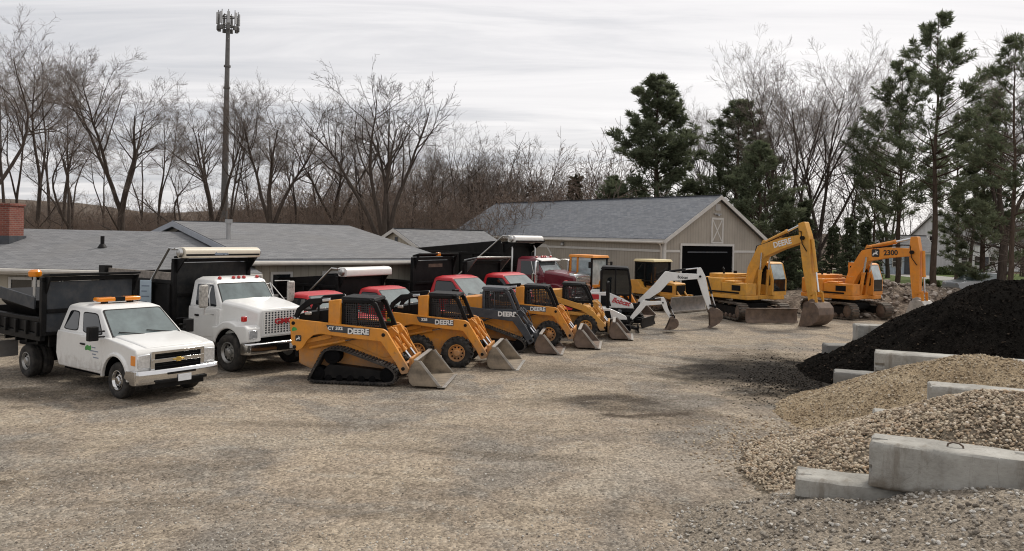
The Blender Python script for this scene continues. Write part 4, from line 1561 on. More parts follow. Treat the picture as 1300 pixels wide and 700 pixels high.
# ------------------------------------------------------------------ mini excavators
def mini_excavator(name, label, closed, boom, bw, stick, sw, bucket, track_len, gauge, track_h, scale_cab=1.0, red_word=None):
    t = thing(name, label, 'mini excavator')
    W = M['white']
    L = track_len / 2
    out = rounded([(-L, .24), (-L + .12, .50), (L - .12, .50), (L, .26), (L - .14, .02), (-L + .14, .02)], .2, 6)
    for sg in (-1, 1):
        ya, yb = sg * (gauge - .16), sg * (gauge + .16)
        tr = track_loop(t, out, min(ya, yb), max(ya, yb), .03, M['track'], .03, .09)
        tr.rotation_euler.z = track_h
        fr = MB()
        fr.prism(rounded([(-L + .3, .14), (-L + .3, .38), (L - .3, .38), (L - .3, .14)], .05), sg * gauge - .12, sg * gauge + .12)
        fr.build('track_frame', M['black'], tr, .02)
        rollers(tr, [(L - .24, .26, .20), (-L + .24, .26, .20)] + [(-L + .5 + k * (2 * L - 1.0) / 3, .12, .08) for k in range(4)], sg * gauge - .13, sg * gauge + .13, M['interior'])
    c = MB()
    c.box(-.5, .5, -gauge, gauge, .26, .48)
    c.lathe([(.40, .46), (.42, .52), (.42, .60)], (0, 0, 0), 24, 'z')
    o = c.build('carbody', M['black'], t, .02)
    o.rotation_euler.z = track_h
    b = MB()
    b.prism([(L + .42, .03), (L + .36, .20), (L + .40, .42), (L + .44, .42), (L + .41, .20), (L + .47, .03)], -gauge - .2, gauge + .2)
    for sg in (-1, 1):
        b.prism(ribbon([(.3, .36), (L + .38, .2)], [.12, .16]), sg * .3 - .05, sg * .3 + .05)
    o = b.build('dozer_blade', M['black'], t, .01)
    o.rotation_euler.z = track_h
    hw = gauge + .12
    h = MB()
    h.prism_z(rounded([(-1.05, -hw + .15), (-1.15, 0), (-1.05, hw - .15), (-.6, hw), (.75, hw), (.8, -hw), (-.6, -hw)], .12, 3), .61, .78)
    h.build('revolving_frame', M['black'], t, .02)
    h = MB()
    body = rounded([(-1.10, .78), (-1.16, 1.05), (-1.10, 1.42), (-.35, 1.46), (.25, 1.22), (.72, .98), (.78, .78)], .10, 4)
    h.prism(body, -hw + .01, -hw + .42 * hw)
    h.prism(rounded([(-1.12, .78), (-1.18, 1.1), (-1.12, 1.42), (-.45, 1.44), (-.45, .78)], .08, 4), -hw + .42 * hw, hw - .01)
    bd = h.build('body_cover', W, t, .04, 3)
    k = MB()
    k.mat(0).prism(rounded([(-1.02, 1.12), (-1.02, 1.34), (-.70, 1.34), (-.70, 1.12)], .03), -hw + .002, -hw + .007)
    k.mat(1).prism([(-.62, .86), (-.62, 1.30), (-.30, 1.30), (-.18, .86)], -hw + .001, -hw + .006)
    k.build('side_decal', [M['redmark'], M['black']], bd)
    if red_word:
        text(red_word, .30, M['redmark'], bd, (.22, -hw - .001, 1.05), (90, 12, 0), 'lettering', .9, .008, .35)
    zt = 2.48 * scale_cab
    if closed:
        f = MB()
        y0, y1 = -hw + .35, hw - .05
        y0 = -hw + .10
        for y in (y0, y1):
            f.prism(ribbon([(-.62, 1.40), (-.62, zt - .15), (-.5, zt - .03)], [.10] * 3), y - .04, y + .04)
            f.prism(ribbon([(.62, .95), (.62, 1.7), (.50, zt - .1)], [.09] * 3), y - .04, y + .04)
            f.prism(ribbon([(-.02, 1.1), (-.02, zt - .05)], [.06] * 2), y - .03, y + .03)
            f.box(-.62, .62, y - .035, y + .035, 1.30, 1.38)
        f.loft([[(-.66, y0 - .06, zt - .06), (-.66, y1 + .06, zt - .06), (-.58, y1, zt + .05), (-.58, y0, zt + .05)],
                [(.56, y0 - .06, zt - .06), (.56, y1 + .06, zt - .06), (.48, y1, zt + .03), (.48, y0, zt + .03)]])
        cb = f.build('cab_frame', M['black'], t, .02)
        for y in (y0, y1):
            w = MB()
            w.prism([(-.57, 1.38), (-.57, zt - .1), (.48, zt - .1), (.60, 1.7), (.60, 1.38)], y - .004, y + .004)
            w.build('side_window', M['glass'], cb)
        w = MB()
        w.prism([(.62, 1.0), (.63, 1.0), (.63, 1.7), (.51, zt - .1), (.50, zt - .1), (.62, 1.7)], y0 + .05, y1 - .05)
        w.build('windshield', M['glass'], cb)
    else:
        f = MB()
        for y in (-hw + .12, hw - .12):
            f.tube([(-.40, y, .8), (-.40, y, 2.9), (-.37, y, 3.0)], .085, 10)
        f.tube([(-.37, -hw + .12, 2.98), (-.37, hw - .12, 2.98)], .085, 10)
        f.build('roll_bar', M['black'], t)
        f = MB()
        f.box(-.15, .75, -hw + .06, hw - .06, .78, .82)
        for y in (-.25, .25):
            f.tube([(.35, y, .8), (.38, y, 1.35)], .022, 6)
        f.cbox((.35, 0, 1.1), (.2, .5, .4))
        f.build('control_stand', M['charcoal'], t, .02)
    s_ = MB()
    s_.box(-.30, .20, -.25, .25, 1.02, 1.16)
    s_.cbox((-.34, 0, 1.40), (.12, .46, .55), 0, R(-8), 0)
    s_.build('seat', M['seat'], t, .04)
    # swing post, boom, stick
    p = MB()
    p.prism_z(rounded([(.7, -.2), (.7, .2), (1.0, .14), (1.0, -.14)], .05), .5, .95)
    p.build('swing_post', M['black'], t, .02)
    bo = MB()
    bo.prism(rounded(ribbon(boom, bw), .05, 3), -.11, .11)
    bm_ = bo.build('boom', W, t, .012)
    so = MB()
    so.prism(rounded(ribbon(stick, sw), .04, 3), -.09, .09)
    st = so.build('stick', W, t, .012)
    kz = boom[len(boom) // 2]
    cylinder(t, (1.02, 0, .62), (kz[0] - .12, 0, kz[1] - .30), .055, .6, 'boom_cylinder', M['black'])
    cylinder(t, (kz[0] + .05, 0, kz[1] + .20), (stick[0][0] - .03, 0, stick[0][1] - .02), .05, .55, 'stick_cylinder', M['black'])
    a, z = Vector(stick[0]), Vector(stick[-1])
    dr = (z - a).normalized()
    nm = Vector((-dr.y, dr.x))
    nm = nm if nm.x > 0 else -nm
    p0, p1 = a + dr * (z - a).length * .25 + nm * .22, a + dr * (z - a).length * .92 + nm * .24
    cylinder(t, (p0.x, 0, p0.y), (p1.x, 0, p1.y), .045, .55, 'bucket_cylinder', M['black'])
    ln = MB()
    for sg in (-1, 1):
        ln.prism(ribbon([tuple(z - dr * .25), tuple(p1)], [.08, .08]), sg * .12 - .02, sg * .12 + .02)
        ln.prism(ribbon([tuple(p1), (z.x + .2, z.y - .06)], [.08, .08]), sg * .14 - .02, sg * .14 + .02)
    ln.build('bucket_link', M['black'], st)
    pn = MB()
    for x, z_ in (boom[0], boom[-1], stick[-1]):
        pn.lathe([(.05, -.16), (.05, .16)], (x, 0, z_), 12)
    pn.build('pivot_pin', M['black'], bm_)
    if red_word:
        text(red_word, .17, M['blackmark'], bm_, (kz[0] + .62, -.113, kz[1] - .04), (90, 3, 0), 'lettering', .9, .004)
    digger_bucket(t, stick[-1][0], stick[-1][1], bucket[0], bucket[1], bucket[2], 'rust')
    return t


MH = R(-8)
mini_big = mini_excavator('mini_excavator', 'white mini excavator with dark enclosed cab and long white arm reaching right', True,
                          boom=[(1.0, .98), (1.75, 1.62), (2.20, 2.16), (2.75, 2.14), (3.55, 2.18)], bw=(.20, .40, .46, .30, .20),
                          stick=[(3.50, 2.55), (3.60, 2.15), (3.78, 1.5), (4.02, .72)], sw=(.16, .36, .28, .16), bucket=(.62, .60, .55), track_len=2.1, gauge=.78, track_h=R(-18), red_word='Bobcat')
MB1 = D(781, 412, 34.2)
mini_big.location = (MB1.x, MB1.y, 0)
mini_big.rotation_euler = (0, 0, MH)
mini_small = mini_excavator('mini_excavator', 'small open white mini excavator with roll bar, in front of the cabbed one', False,
                            boom=[(1.05, .78), (1.5, 1.30), (1.86, 1.78), (2.3, 1.78), (2.98, 1.84)], bw=(.20, .31, .34, .23, .20),
                            stick=[(2.95, 2.16), (3.05, 1.82), (3.2, 1.42), (3.52, .86)], sw=(.18, .31, .25, .15), bucket=(.68, .58, .10), track_len=2.2, gauge=.66, track_h=R(-3))
mini_small.scale = (.65, .65, .65)
MB2 = D(779, 417, 31.8)
mini_small.location = (MB2.x, MB2.y, 0)
mini_small.rotation_euler = (0, 0, R(-4))


# ------------------------------------------------------------------ wheel loader
wl = thing('wheel_loader', 'orange yellow wheel loader with tall glass cab parked against the barn side', 'wheel loader')
b = MB()
b.prism(rounded([(-2.9, .8), (-2.95, 1.2), (-2.8, 2.02), (-1.0, 2.12), (-1.0, .8)], .1, 4), -.85, .85)
ho = b.build('engine_hood', M['orange'], wl, .06, 3)
b = MB()
b.box(-2.5, -1.5, -.861, -.853, 1.45, 1.7)
b.box(-2.7, -1.2, -.72, .72, 2.10, 2.14)
b.build('hood_louvre', M['black'], ho)
text('544', .26, M['whitemark'], ho, (-1.9, -.863, 1.58), (90, 0, 0), 'lettering')
b = MB()
b.box(-2.7, 2.0, -.4, .4, .55, .9)
b.prism([(.7, .8), (.7, 1.5), (1.2, 1.65), (1.8, 1.3), (1.9, .7)], -.42, .42)
b.build('frame', M['orange'], wl, .03)
b = MB()
X0, X1, Z0, Z1, Y = -1.0, .55, 1.15, 3.12, .72
for x in (X0 + .05, -.45, X1 - .05):
    for s in (-1, 1):
        if x > 0:
            continue
        b.box(x - .06, x + .06, s * Y - .05, s * Y + .05, Z0, Z1)
b.loft([[(X0 - .08, -Y - .08, Z1), (X1 + .12, -Y - .08, Z1 - .02), (X1 + .12, Y + .08, Z1 - .02), (X0 - .08, Y + .08, Z1)],
        [(X0 - .04, -Y - .03, Z1 + .14), (X1 + .06, -Y - .03, Z1 + .12), (X1 + .06, Y + .03, Z1 + .12), (X0 - .04, Y + .03, Z1 + .14)]])
b.prism([(X0, Z0), (X0, Z0 + .75), (-.45, Z0 + .45), (X1 - .1, Z0 + .35), (X1, Z0)], -Y - .02, -Y + .03)
b.prism([(X0, Z0), (X0, Z0 + .75), (-.45, Z0 + .45), (X1 - .1, Z0 + .35), (X1, Z0)], Y - .03, Y + .02)
b.box(X1 - .06, X1, -Y, Y, Z0, Z0 + .45)
b.box(X0, X1, -Y, Y, Z0 - .1, Z0)
cb = b.build('cab', M['orange'], wl, .02)
b = MB()
for s in (-1, 1):
    b.box(X1 - .06, X1 + .02, s * Y - .05, s * Y + .05, Z0 + .2, Z1)
b.box(X1 - .02, X1 + .1, -Y, Y, Z1 - .1, Z1 - .01)
b.build('cab_post', M['black'], cb, .01)
b = MB()
b.box(X1 - .04, X1 - .03, -Y + .05, Y - .05, Z0 + .45, Z1 - .05)
b.build('windshield', M['cabglass'], cb)
for s in (-1, 1):
    b = MB()
    b.prism([(X0 + .11, Z0 + .78), (-.52, Z0 + .5), (-.52, Z1 - .03), (X0 + .11, Z1 - .03)], s * Y - .005, s * Y + .005)
    b.prism([(-.39, Z0 + .46), (X1 - .06, Z0 + .38), (X1 - .06, Z1 - .03), (-.39, Z1 - .03)], s * Y - .005, s * Y + .005)
    b.build('side_window', M['cabglass'], cb)
b = MB()
b.box(-.7, -.1, -.3, .3, 1.5, 1.65)
b.cbox((-.68, 0, 2.0), (.14, .56, .8))
b.tube([(.3, 0, 1.2), (.15, 0, 2.0)], .03, 6)
b.lathe([(.19, -.015), (.22, 0), (.19, .015)], (.15, 0, 2.0), 18, 'x')
b.build('seat', M['seat'], cb, .03)
for s in (-1, 1):
    for x in (-1.55, 1.35):
        truck_wheel(wl, x, s * .98, .74, .48, s, lugs=20, rimcol='orange', rr=.52, tread=.03)
    b = MB()
    b.prism(ribbon([(.95, 1.75), (1.9, 1.55), (2.6, .55)], [.24, .34, .24]), s * .55 - .06, s * .55 + .06)
    b.build('lift_arm', M['orange'], wl, .02)
    b = MB()
    b.prism(ribbon(arc(-1.55, .74, .86, 160, 40, 6), [.05] * 7), s * .98 - .26, s * .98 + .26)
    b.build('fender', M['black'], wl)
    b = MB()
    b.cbox((.62, s * 1.05, 2.72), (.06, .16, .34))
    b.tube([(.55, s * .74, 2.85), (.62, s * 1.05, 2.85)], .02, 6)
    b.build('side_mirror', M['black'], cb, .02)
loader_bucket(wl, 2.6, .02, 2.4, 'rust', 1.25)
wl.scale = (.88, .88, .88)
WL = D(750, 396, 39.5)
wl.location = (WL.x, WL.y, 0)
wl.rotation_euler = (0, 0, R(-42))

# ------------------------------------------------------------------ dozer
dz = thing('bulldozer', 'small yellow bulldozer with cream cab roof and grey blade, left of the barn doorway', 'bulldozer')
out = rounded([(-1.25, .34), (-1.05, .78), (1.0, .72), (1.25, .36), (1.0, .02), (-1.0, .02)], .26, 6)
for s in (-1, 1):
    ya, yb = s * .62, s * 1.10
    tr = track_loop(dz, out, min(ya, yb), max(ya, yb), .04, M['steeltrack'], .04, .15)
    b = MB()
    b.box(-.9, .9, s * .86 - .14, s * .86 + .14, .2, .5)
    b.build('track_frame', M['cat'], tr, .02)
    rollers(tr, [(.95, .38, .28), (-.95, .40, .30)] + [(-.6 + k * .3, .16, .10) for k in range(5)], s * .86 - .18, s * .86 + .18, M['rust'])
b = MB()
b.prism(rounded([(.15, .75), (.15, 1.55), (1.45, 1.42), (1.50, .75)], .06), -.45, .45)
ho = b.build('engine_hood', M['cat'], dz, .03)
b = MB()
b.box(1.502, 1.52, -.36, .36, .85, 1.34)
for s in (-1, 1):
    b.box(.55, 1.3, s * .455 - .006, s * .455 + .006, .95, 1.32)
b.build('grille', M['black'], ho)
b = MB()
b.prism(rounded([(-1.3, .8), (-1.35, 1.5), (-.6, 1.55), (-.3, 1.15), (.4, 1.0), (.4, .8)], .06), -1.05, -.55)
b.prism(rounded([(-1.3, .8), (-1.35, 1.5), (-.6, 1.55), (-.3, 1.15), (.4, 1.0), (.4, .8)], .06), .55, 1.05)
b.box(-1.3, .2, -.55, .55, .6, .95)
b.build('fender', M['cat'], dz, .03)
b = MB()
for x in (-1.0, -.35, .2):
    for s in (-1, 1):
        b.box(x - .05, x + .05, s * .68 - .05, s * .68 + .05, .95, 2.5)
for s in (-1, 1):
    b.box(-1.0, .2, s * .68 - .04, s * .68 + .04, 1.45, 1.52)
    b.box(-1.0, .2, s * .68 - .04, s * .68 + .04, 2.42, 2.5)
b.box(.15, .23, -.68, .68, 1.5, 1.56)
b.box(-1.04, -.96, -.68, .68, 1.5, 1.56)
cb = b.build('cab_frame', M['black'], dz, .01)
b = MB()
b.loft([[(-1.12, -.8, 2.5), (.34, -.8, 2.5), (.34, .8, 2.5), (-1.12, .8, 2.5)], [(-1.06, -.74, 2.63), (.26, -.74, 2.63), (.26, .74, 2.63), (-1.06, .74, 2.63)]])
b.build('cab_top', M['cream'], cb, .03)
b = MB()
for s in (-1, 1):
    b.box(-.95, -.4, s * .68 - .005, s * .68 + .005, 1.52, 2.42)
    b.box(-.30, .15, s * .68 - .005, s * .68 + .005, 1.52, 2.42)
b.box(.185, .195, -.62, .62, 1.56, 2.44)
b.build('window', M['glass'], cb)
b = MB()
b.box(-.8, -.3, -.3, .3, 1.2, 1.35)
b.cbox((-.8, 0, 1.7), (.12, .55, .8))
b.build('seat', M['seat'], cb, .03)
b = MB()
b.tube([(.9, .2, 1.4), (.9, .2, 2.1)], .05, 8)
b.build('exhaust', M['black'], dz)
b = MB()
b.prism([(2.10, .02), (1.98, .2), (1.93, .48), (2.0, .80), (2.06, .80), (2.0, .48), (2.04, .22), (2.14, .03)], -1.4, 1.4)
bl = b.build('blade', M['blade'], dz, .01)
b = MB()
b.box(2.06, 2.16, -1.41, 1.41, .01, .10)
b.build('cutting_edge', M['silver'], bl, .004)
for s in (-1, 1):
    b = MB()
    b.prism(ribbon([(-.2, .45), (1.4, .35), (1.98, .3)], [.16, .2, .2]), s * .52 - .06, s * .52 + .06)
    b.box(.6, 1.9, s * .48 - .12, s * .48 + .05, .62, .85)
    b.build('push_arm', M['cat'], dz, .015)
    cylinder(dz, (1.3, s * .3, 1.2), (1.95, s * .3, .5), .05, .6, 'blade_cylinder', M['cat'])
place_z(dz, 829, 329.5, (-.4, 0, 2.62), R(-50))
import numpy as np

# ------------------------------------------------------------------ sky and light
w = bpy.data.worlds.new('World')
scene.world = w
w.use_nodes = True
nt = w.node_tree
bg = nt.nodes['Background']
SUN_EL, SUN_AZ = R(48), R(40)      # azimuth measured from +Y towards +X
sky = N(nt, 'ShaderNodeTexSky', sky_type='NISHITA')
sky.sun_disc = False
sky.sun_elevation = SUN_EL
sky.sun_rotation = SUN_AZ
sky.air_density = 1.0
sky.dust_density = 2.0
tc = N(nt, 'ShaderNodeTexCoord')
sep = N(nt, 'ShaderNodeSeparateXYZ')
nt.links.new(tc.outputs['Generated'], sep.inputs[0])
zz = mathn(nt, 'MAXIMUM', sep.outputs[2], 0.0)
den = mathn(nt, 'ADD', zz, .10)
cx = mathn(nt, 'DIVIDE', sep.outputs[0], den)
cy = mathn(nt, 'DIVIDE', sep.outputs[1], den)
cmb = N(nt, 'ShaderNodeCombineXYZ')
nt.links.new(cx, cmb.inputs[0])
nt.links.new(cy, cmb.inputs[1])
mp = N(nt, 'ShaderNodeMapping')
mp.inputs['Rotation'].default_value = (0, 0, R(20))
mp.inputs['Scale'].default_value = (.42, 1.9, 1)
nt.links.new(cmb.outputs[0], mp.inputs['Vector'])
n1 = noise(nt, mp.outputs['Vector'], 1.0, 9, .60, .7)
mp2 = N(nt, 'ShaderNodeMapping')
mp2.inputs['Scale'].default_value = (.22, .30, 1)
mp2.inputs['Location'].default_value = (3.1, 1.7, 0)
nt.links.new(cmb.outputs[0], mp2.inputs['Vector'])
n2 = noise(nt, mp2.outputs['Vector'], .8, 3, .5)
# the cloud deck is thinner and brighter towards the sun's side (right), greyer to the left
side = maprange(nt, sep.outputs[0], -.55, .35)
cl = mathn(nt, 'ADD', mathn(nt, 'MULTIPLY', mathn(nt, 'SUBTRACT', n1, .5), .8), mathn(nt, 'ADD', .31, mathn(nt, 'MULTIPLY', n2, .25)))
cl = mathn(nt, 'ADD', cl, mathn(nt, 'MULTIPLY', side, .24))
cloud = ramp(nt, cl, [(.36, (.53, .535, .56)), (.49, (.67, .66, .67)), (.58, (.785, .765, .765)), (.72, (.88, .855, .845))])
warm = mix(nt, .06, cloud, sky.outputs['Color'])
low = mix(nt, maprange(nt, sep.outputs[2], -.02, .10), (.70, .71, .74), warm)
nt.links.new(cloud, bg.inputs['Color'])
mixs = N(nt, 'ShaderNodeMixShader')
bg2 = N(nt, 'ShaderNodeBackground')
nt.links.new(sky.outputs['Color'], bg2.inputs['Color'])
bg2.inputs['Strength'].default_value = .08
bg.inputs['Strength'].default_value = .80
mixs.inputs[0].default_value = .08
nt.links.new(bg.outputs[0], mixs.inputs[1])
nt.links.new(bg2.outputs[0], mixs.inputs[2])
nt.links.new(mixs.outputs[0], nt.nodes['World Output'].inputs['Surface'])

sl = bpy.data.lights.new('sun', 'SUN')
sl.energy = 1.8
sl.angle = R(10)
sl.color = (1, .94, .85)
so = bpy.data.objects.new('sun', sl)
COL.objects.link(so)
sd = Vector((math.sin(SUN_AZ) * math.cos(SUN_EL), math.cos(SUN_AZ) * math.cos(SUN_EL), math.sin(SUN_EL)))
so.rotation_euler = sd.to_track_quat('Z', 'Y').to_euler()
so.location = (20, 20, 60)

scene.view_settings.view_transform = 'Standard'
scene.view_settings.look = 'None'
scene.view_settings.gamma = 1
scene.view_settings.exposure = 0.57
scene.view_settings.use_curve_mapping = False
scene.render.engine = 'CYCLES'
scene.cycles.max_bounces = 6
scene.cycles.filter_width = 1.1
scene.cycles.use_denoising = True
scene.cycles.denoising_input_passes = 'RGB_ALBEDO_NORMAL'
scene.cycles.denoising_prefilter = 'ACCURATE'
scene.cycles.transparent_max_bounces = 12

# ------------------------------------------------------------------ ground materials
def yard_material():
    m, nt, p = nodes_of('yard_gravel')
    v = obj_vec(nt)
    big = noise(nt, v, .16, 6, .62, .6)
    c = ramp(nt, big, [(.36, (.190, .166, .138)), (.48, (.262, .220, .174)), (.60, (.318, .262, .200))])
    pat = noise(nt, v, .42, 7, .62, .8)
    c = mix(nt, maprange(nt, pat, .50, .60, 0, .65), c, (.345, .29, .22))
    c = mix(nt, maprange(nt, pat, .48, .40, 0, .6), c, (.175, .165, .15))
    # wheel-swept streaks
    mp = N(nt, 'ShaderNodeMapping')
    mp.inputs['Rotation'].default_value = (0, 0, R(-24))
    mp.inputs['Scale'].default_value = (.22, .75, 1)
    nt.links.new(v, mp.inputs['Vector'])
    st = noise(nt, mp.outputs['Vector'], 1.0, 7, .62, .6)
    c = mix(nt, maprange(nt, st, .53, .66, 0, .36), c, (.14, .115, .088))
    c = mix(nt, maprange(nt, st, .46, .34, 0, .42), c, (.33, .30, .25))
    mid = noise(nt, v, 2.3, 8, .68)
    c = mix(nt, maprange(nt, mid, .54, .66, 0, .48), c, (.14, .115, .09))
    c = mix(nt, maprange(nt, mid, .47, .36, 0, .42), c, (.34, .315, .27))
    # stains: mulch spilled from the pile and damp dark soil, each with its own ragged outline
    nrag = noise(nt, v, .9, 8, .68)
    sepn = N(nt, 'ShaderNodeSeparateXYZ')
    nt.links.new(v, sepn.inputs[0])
    wn = N(nt, 'ShaderNodeTexNoise')
    wn.inputs['Scale'].default_value = .55
    wn.inputs['Detail'].default_value = 5
    nt.links.new(v, wn.inputs['Vector'])
    wsep = N(nt, 'ShaderNodeSeparateXYZ')
    nt.links.new(wn.outputs['Color'], wsep.inputs[0])
    wx = mathn(nt, 'ADD', sepn.outputs[0], mathn(nt, 'MULTIPLY', mathn(nt, 'SUBTRACT', wsep.outputs[0], .5), 5.0))
    wy = mathn(nt, 'ADD', sepn.outputs[1], mathn(nt, 'MULTIPLY', mathn(nt, 'SUBTRACT', wsep.outputs[1], .5), 2.6))

    def blot(px, py, rx, ry, col, k, a0=1.0, a1=.55):
        nonlocal c
        g = G(px, py)
        dx = mathn(nt, 'DIVIDE', mathn(nt, 'SUBTRACT', wx, g.x), rx)
        dy = mathn(nt, 'DIVIDE', mathn(nt, 'SUBTRACT', wy, g.y), ry)
        d = mathn(nt, 'SQRT', mathn(nt, 'ADD', mathn(nt, 'MULTIPLY', dx, dx), mathn(nt, 'MULTIPLY', dy, dy)))
        d = mathn(nt, 'ADD', d, mathn(nt, 'MULTIPLY', mathn(nt, 'SUBTRACT', nrag, .5), 2.2))
        c = mix(nt, maprange(nt, d, a0, a1, 0, k), c, col)
    blot(1015, 478, 2.6, 3.6, (.012, .011, .010), .97, 1.55, .6)
    blot(955, 474, 2.6, 1.8, (.030, .027, .024), .85, 1.5, .3)
    blot(765, 510, 1.5, .5, (.05, .041, .033), .8, 1.5, .3)
    blot(800, 520, 1.3, .35, (.07, .058, .046), .7, 1.5, .3)
    blot(812, 528, .75, .22, (.04, .030, .022), .9, 1.2, .6)
    blot(690, 470, 2.4, 1.0, (.14, .115, .088), .6, 1.3, .3)
    blot(830, 590, 1.6, .9, (.36, .315, .26), .5, 1.4, .3)
    blot(870, 530, 2.2, .8, (.12, .10, .08), .6)
    blot(60, 500, 2.4, 1.0, (.10, .082, .062), .7)
    blot(20, 610, .9, .3, (.10, .08, .06), .7)
    blot(120, 478, 3.0, 1.2, (.13, .115, .095), .6)
    # tyre tracks: pairs of packed arcs with broken edges
    def track(px, py, r, w_, k, gap=1.7):
        nonlocal c
        g = G(px, py)
        dx = mathn(nt, 'SUBTRACT', sepn.outputs[0], g.x)
        dy = mathn(nt, 'SUBTRACT', sepn.outputs[1], g.y - r)
        d = mathn(nt, 'SQRT', mathn(nt, 'ADD', mathn(nt, 'MULTIPLY', dx, dx), mathn(nt, 'MULTIPLY', dy, dy)))
        d = mathn(nt, 'ADD', d, mathn(nt, 'MULTIPLY', mathn(nt, 'SUBTRACT', nrag, .5), .7))
        for o_ in (0, gap):
            e = mathn(nt, 'ABSOLUTE', mathn(nt, 'SUBTRACT', d, r - o_))
            mk = maprange(nt, e, w_, w_ * .4, 0, 1)
            mk = mathn(nt, 'MULTIPLY', mk, maprange(nt, st, .42, .60, .1, 1))
            c = mix(nt, mathn(nt, 'MULTIPLY', mk, k), c, (.115, .095, .072))
    track(300, 560, 26, .34, .30)
    track(520, 540, 40, .30, .28)
    track(250, 640, 14, .26, .28)
    track(760, 600, 30, .28, .25)
    # stone grain
    vo = N(nt, 'ShaderNodeTexVoronoi')
    vo.inputs['Scale'].default_value = 26
    nt.links.new(v, vo.inputs['Vector'])
    fine = noise(nt, v, 70, 4, .7)
    g1 = ramp(nt, vo.outputs['Color'], [(.12, .42), (.5, .98), (.88, 1.6)])
    c = mix(nt, .70, c, g1, 'MULTIPLY')
    g2 = ramp(nt, fine, [(.32, .55), (.5, 1.0), (.68, 1.5)])
    c = mix(nt, .55, c, g2, 'MULTIPLY')
    nt.links.new(c, p.inputs['Base Color'])
    p.inputs['Roughness'].default_value = 1.0
    p.inputs['Specular IOR Level'].default_value = .03
    b1 = bump(nt, p, vo.outputs['Distance'], .8, -.02)
    bump(nt, p, mid, .7, .10, b1)
    return m


def simple_ground(name, cols, scale, fine_scale=8, b=.5):
    m, nt, p = nodes_of(name)
    v = obj_vec(nt)
    c = ramp(nt, noise(nt, v, scale, 8, .65), [(.30, cols[0]), (.5, cols[1]), (.7, cols[2])])
    g = ramp(nt, noise(nt, v, fine_scale, 6, .7), [(.3, .45), (.5, 1), (.7, 1.5)])
    c = mix(nt, .8, c, g, 'MULTIPLY')
    nt.links.new(c, p.inputs['Base Color'])
    p.inputs['Roughness'].default_value = 1
    p.inputs['Specular IOR Level'].default_value = .1
    bump(nt, p, noise(nt, v, fine_scale, 6, .7), b, .1)
    return m


M['yard'] = yard_material()
M['leaf_litter'] = simple_ground('leaf_litter', [(.07, .05, .035), (.12, .09, .062), (.17, .125, .085)], .5, 5)
M['lawn'] = simple_ground('lawn_grass', [(.065, .085, .03), (.085, .115, .038), (.12, .135, .055)], .3, 9)
M['road'] = simple_ground('pale_road', [(.30, .29, .27), (.34, .33, .31), (.38, .37, .34)], .5, 20, .1)
M['hill'] = simple_ground('wooded_hill', [(.075, .060, .050), (.105, .084, .068), (.135, .105, .08)], .05, .5)

# yard sheet (gently uneven) and the land beyond it
def sheet(name, x0, x1, y0, y1, nx, ny, zf, m):
    b = MB()
    vs = [(x0 + (x1 - x0) * i / nx, y0 + (y1 - y0) * j / ny, 0) for j in range(ny + 1) for i in range(nx + 1)]
    vs = [(x, y, zf(x, y)) for x, y, _ in vs]
    fs = [(j * (nx + 1) + i, j * (nx + 1) + i + 1, (j + 1) * (nx + 1) + i + 1, (j + 1) * (nx + 1) + i) for j in range(ny) for i in range(nx)]
    b.add(vs, fs)
    return structure(b.build(name, m, smooth=180, recalc=False))


def uneven(x, y):
    return -.02 + .018 * math.sin(x * .55 + y * .33) + .014 * math.sin(y * .9 - x * .4) + .012 * math.sin(x * 1.7 + 1.3) * math.sin(y * 1.3)


sheet('ground', -900, 900, -60, 2500, 1, 1, lambda x, y: -.09, M['leaf_litter'])
sheet('gravel_yard', -45, 45, -12, 64, 150, 140, lambda x, y: uneven(x, y), M['yard'])
sheet('lawn', 24, 120, 72, 104, 2, 2, lambda x, y: .006, M['lawn'])
sheet('road', 22, 120, 66.5, 71.8, 2, 2, lambda x, y: .004, M['road'])
sheet('driveway', 44.2, 50, 72.2, 110, 2, 2, lambda x, y: .012, M['road'])

hb = MB()
rg = random.Random(5)
nx, ny = 160, 12
vs = []
for j in range(ny + 1):
    for i in range(nx + 1):
        x = -420 + 960 * i / nx
        y = 235 + 140 * j / ny
        env = math.sin(PI * min(1, j / ny * 1.0)) if 0 < j < ny else 0
        hh = 12.5 + 2.0 * math.sin(x * .021 + 1) + 1.2 * math.sin(x * .06) + rg.uniform(-.7, .7)
        if x > 20:
            hh *= max(.35, 1 - (x - 20) / 200)
        vs.append((x, y, -.2 + hh * env ** .6))
hb.add(vs, [(j * (nx + 1) + i, j * (nx + 1) + i + 1, (j + 1) * (nx + 1) + i + 1, (j + 1) * (nx + 1) + i) for j in range(ny) for i in range(nx)])
structure(hb.build('hills', M['hill'], smooth=180, recalc=False))


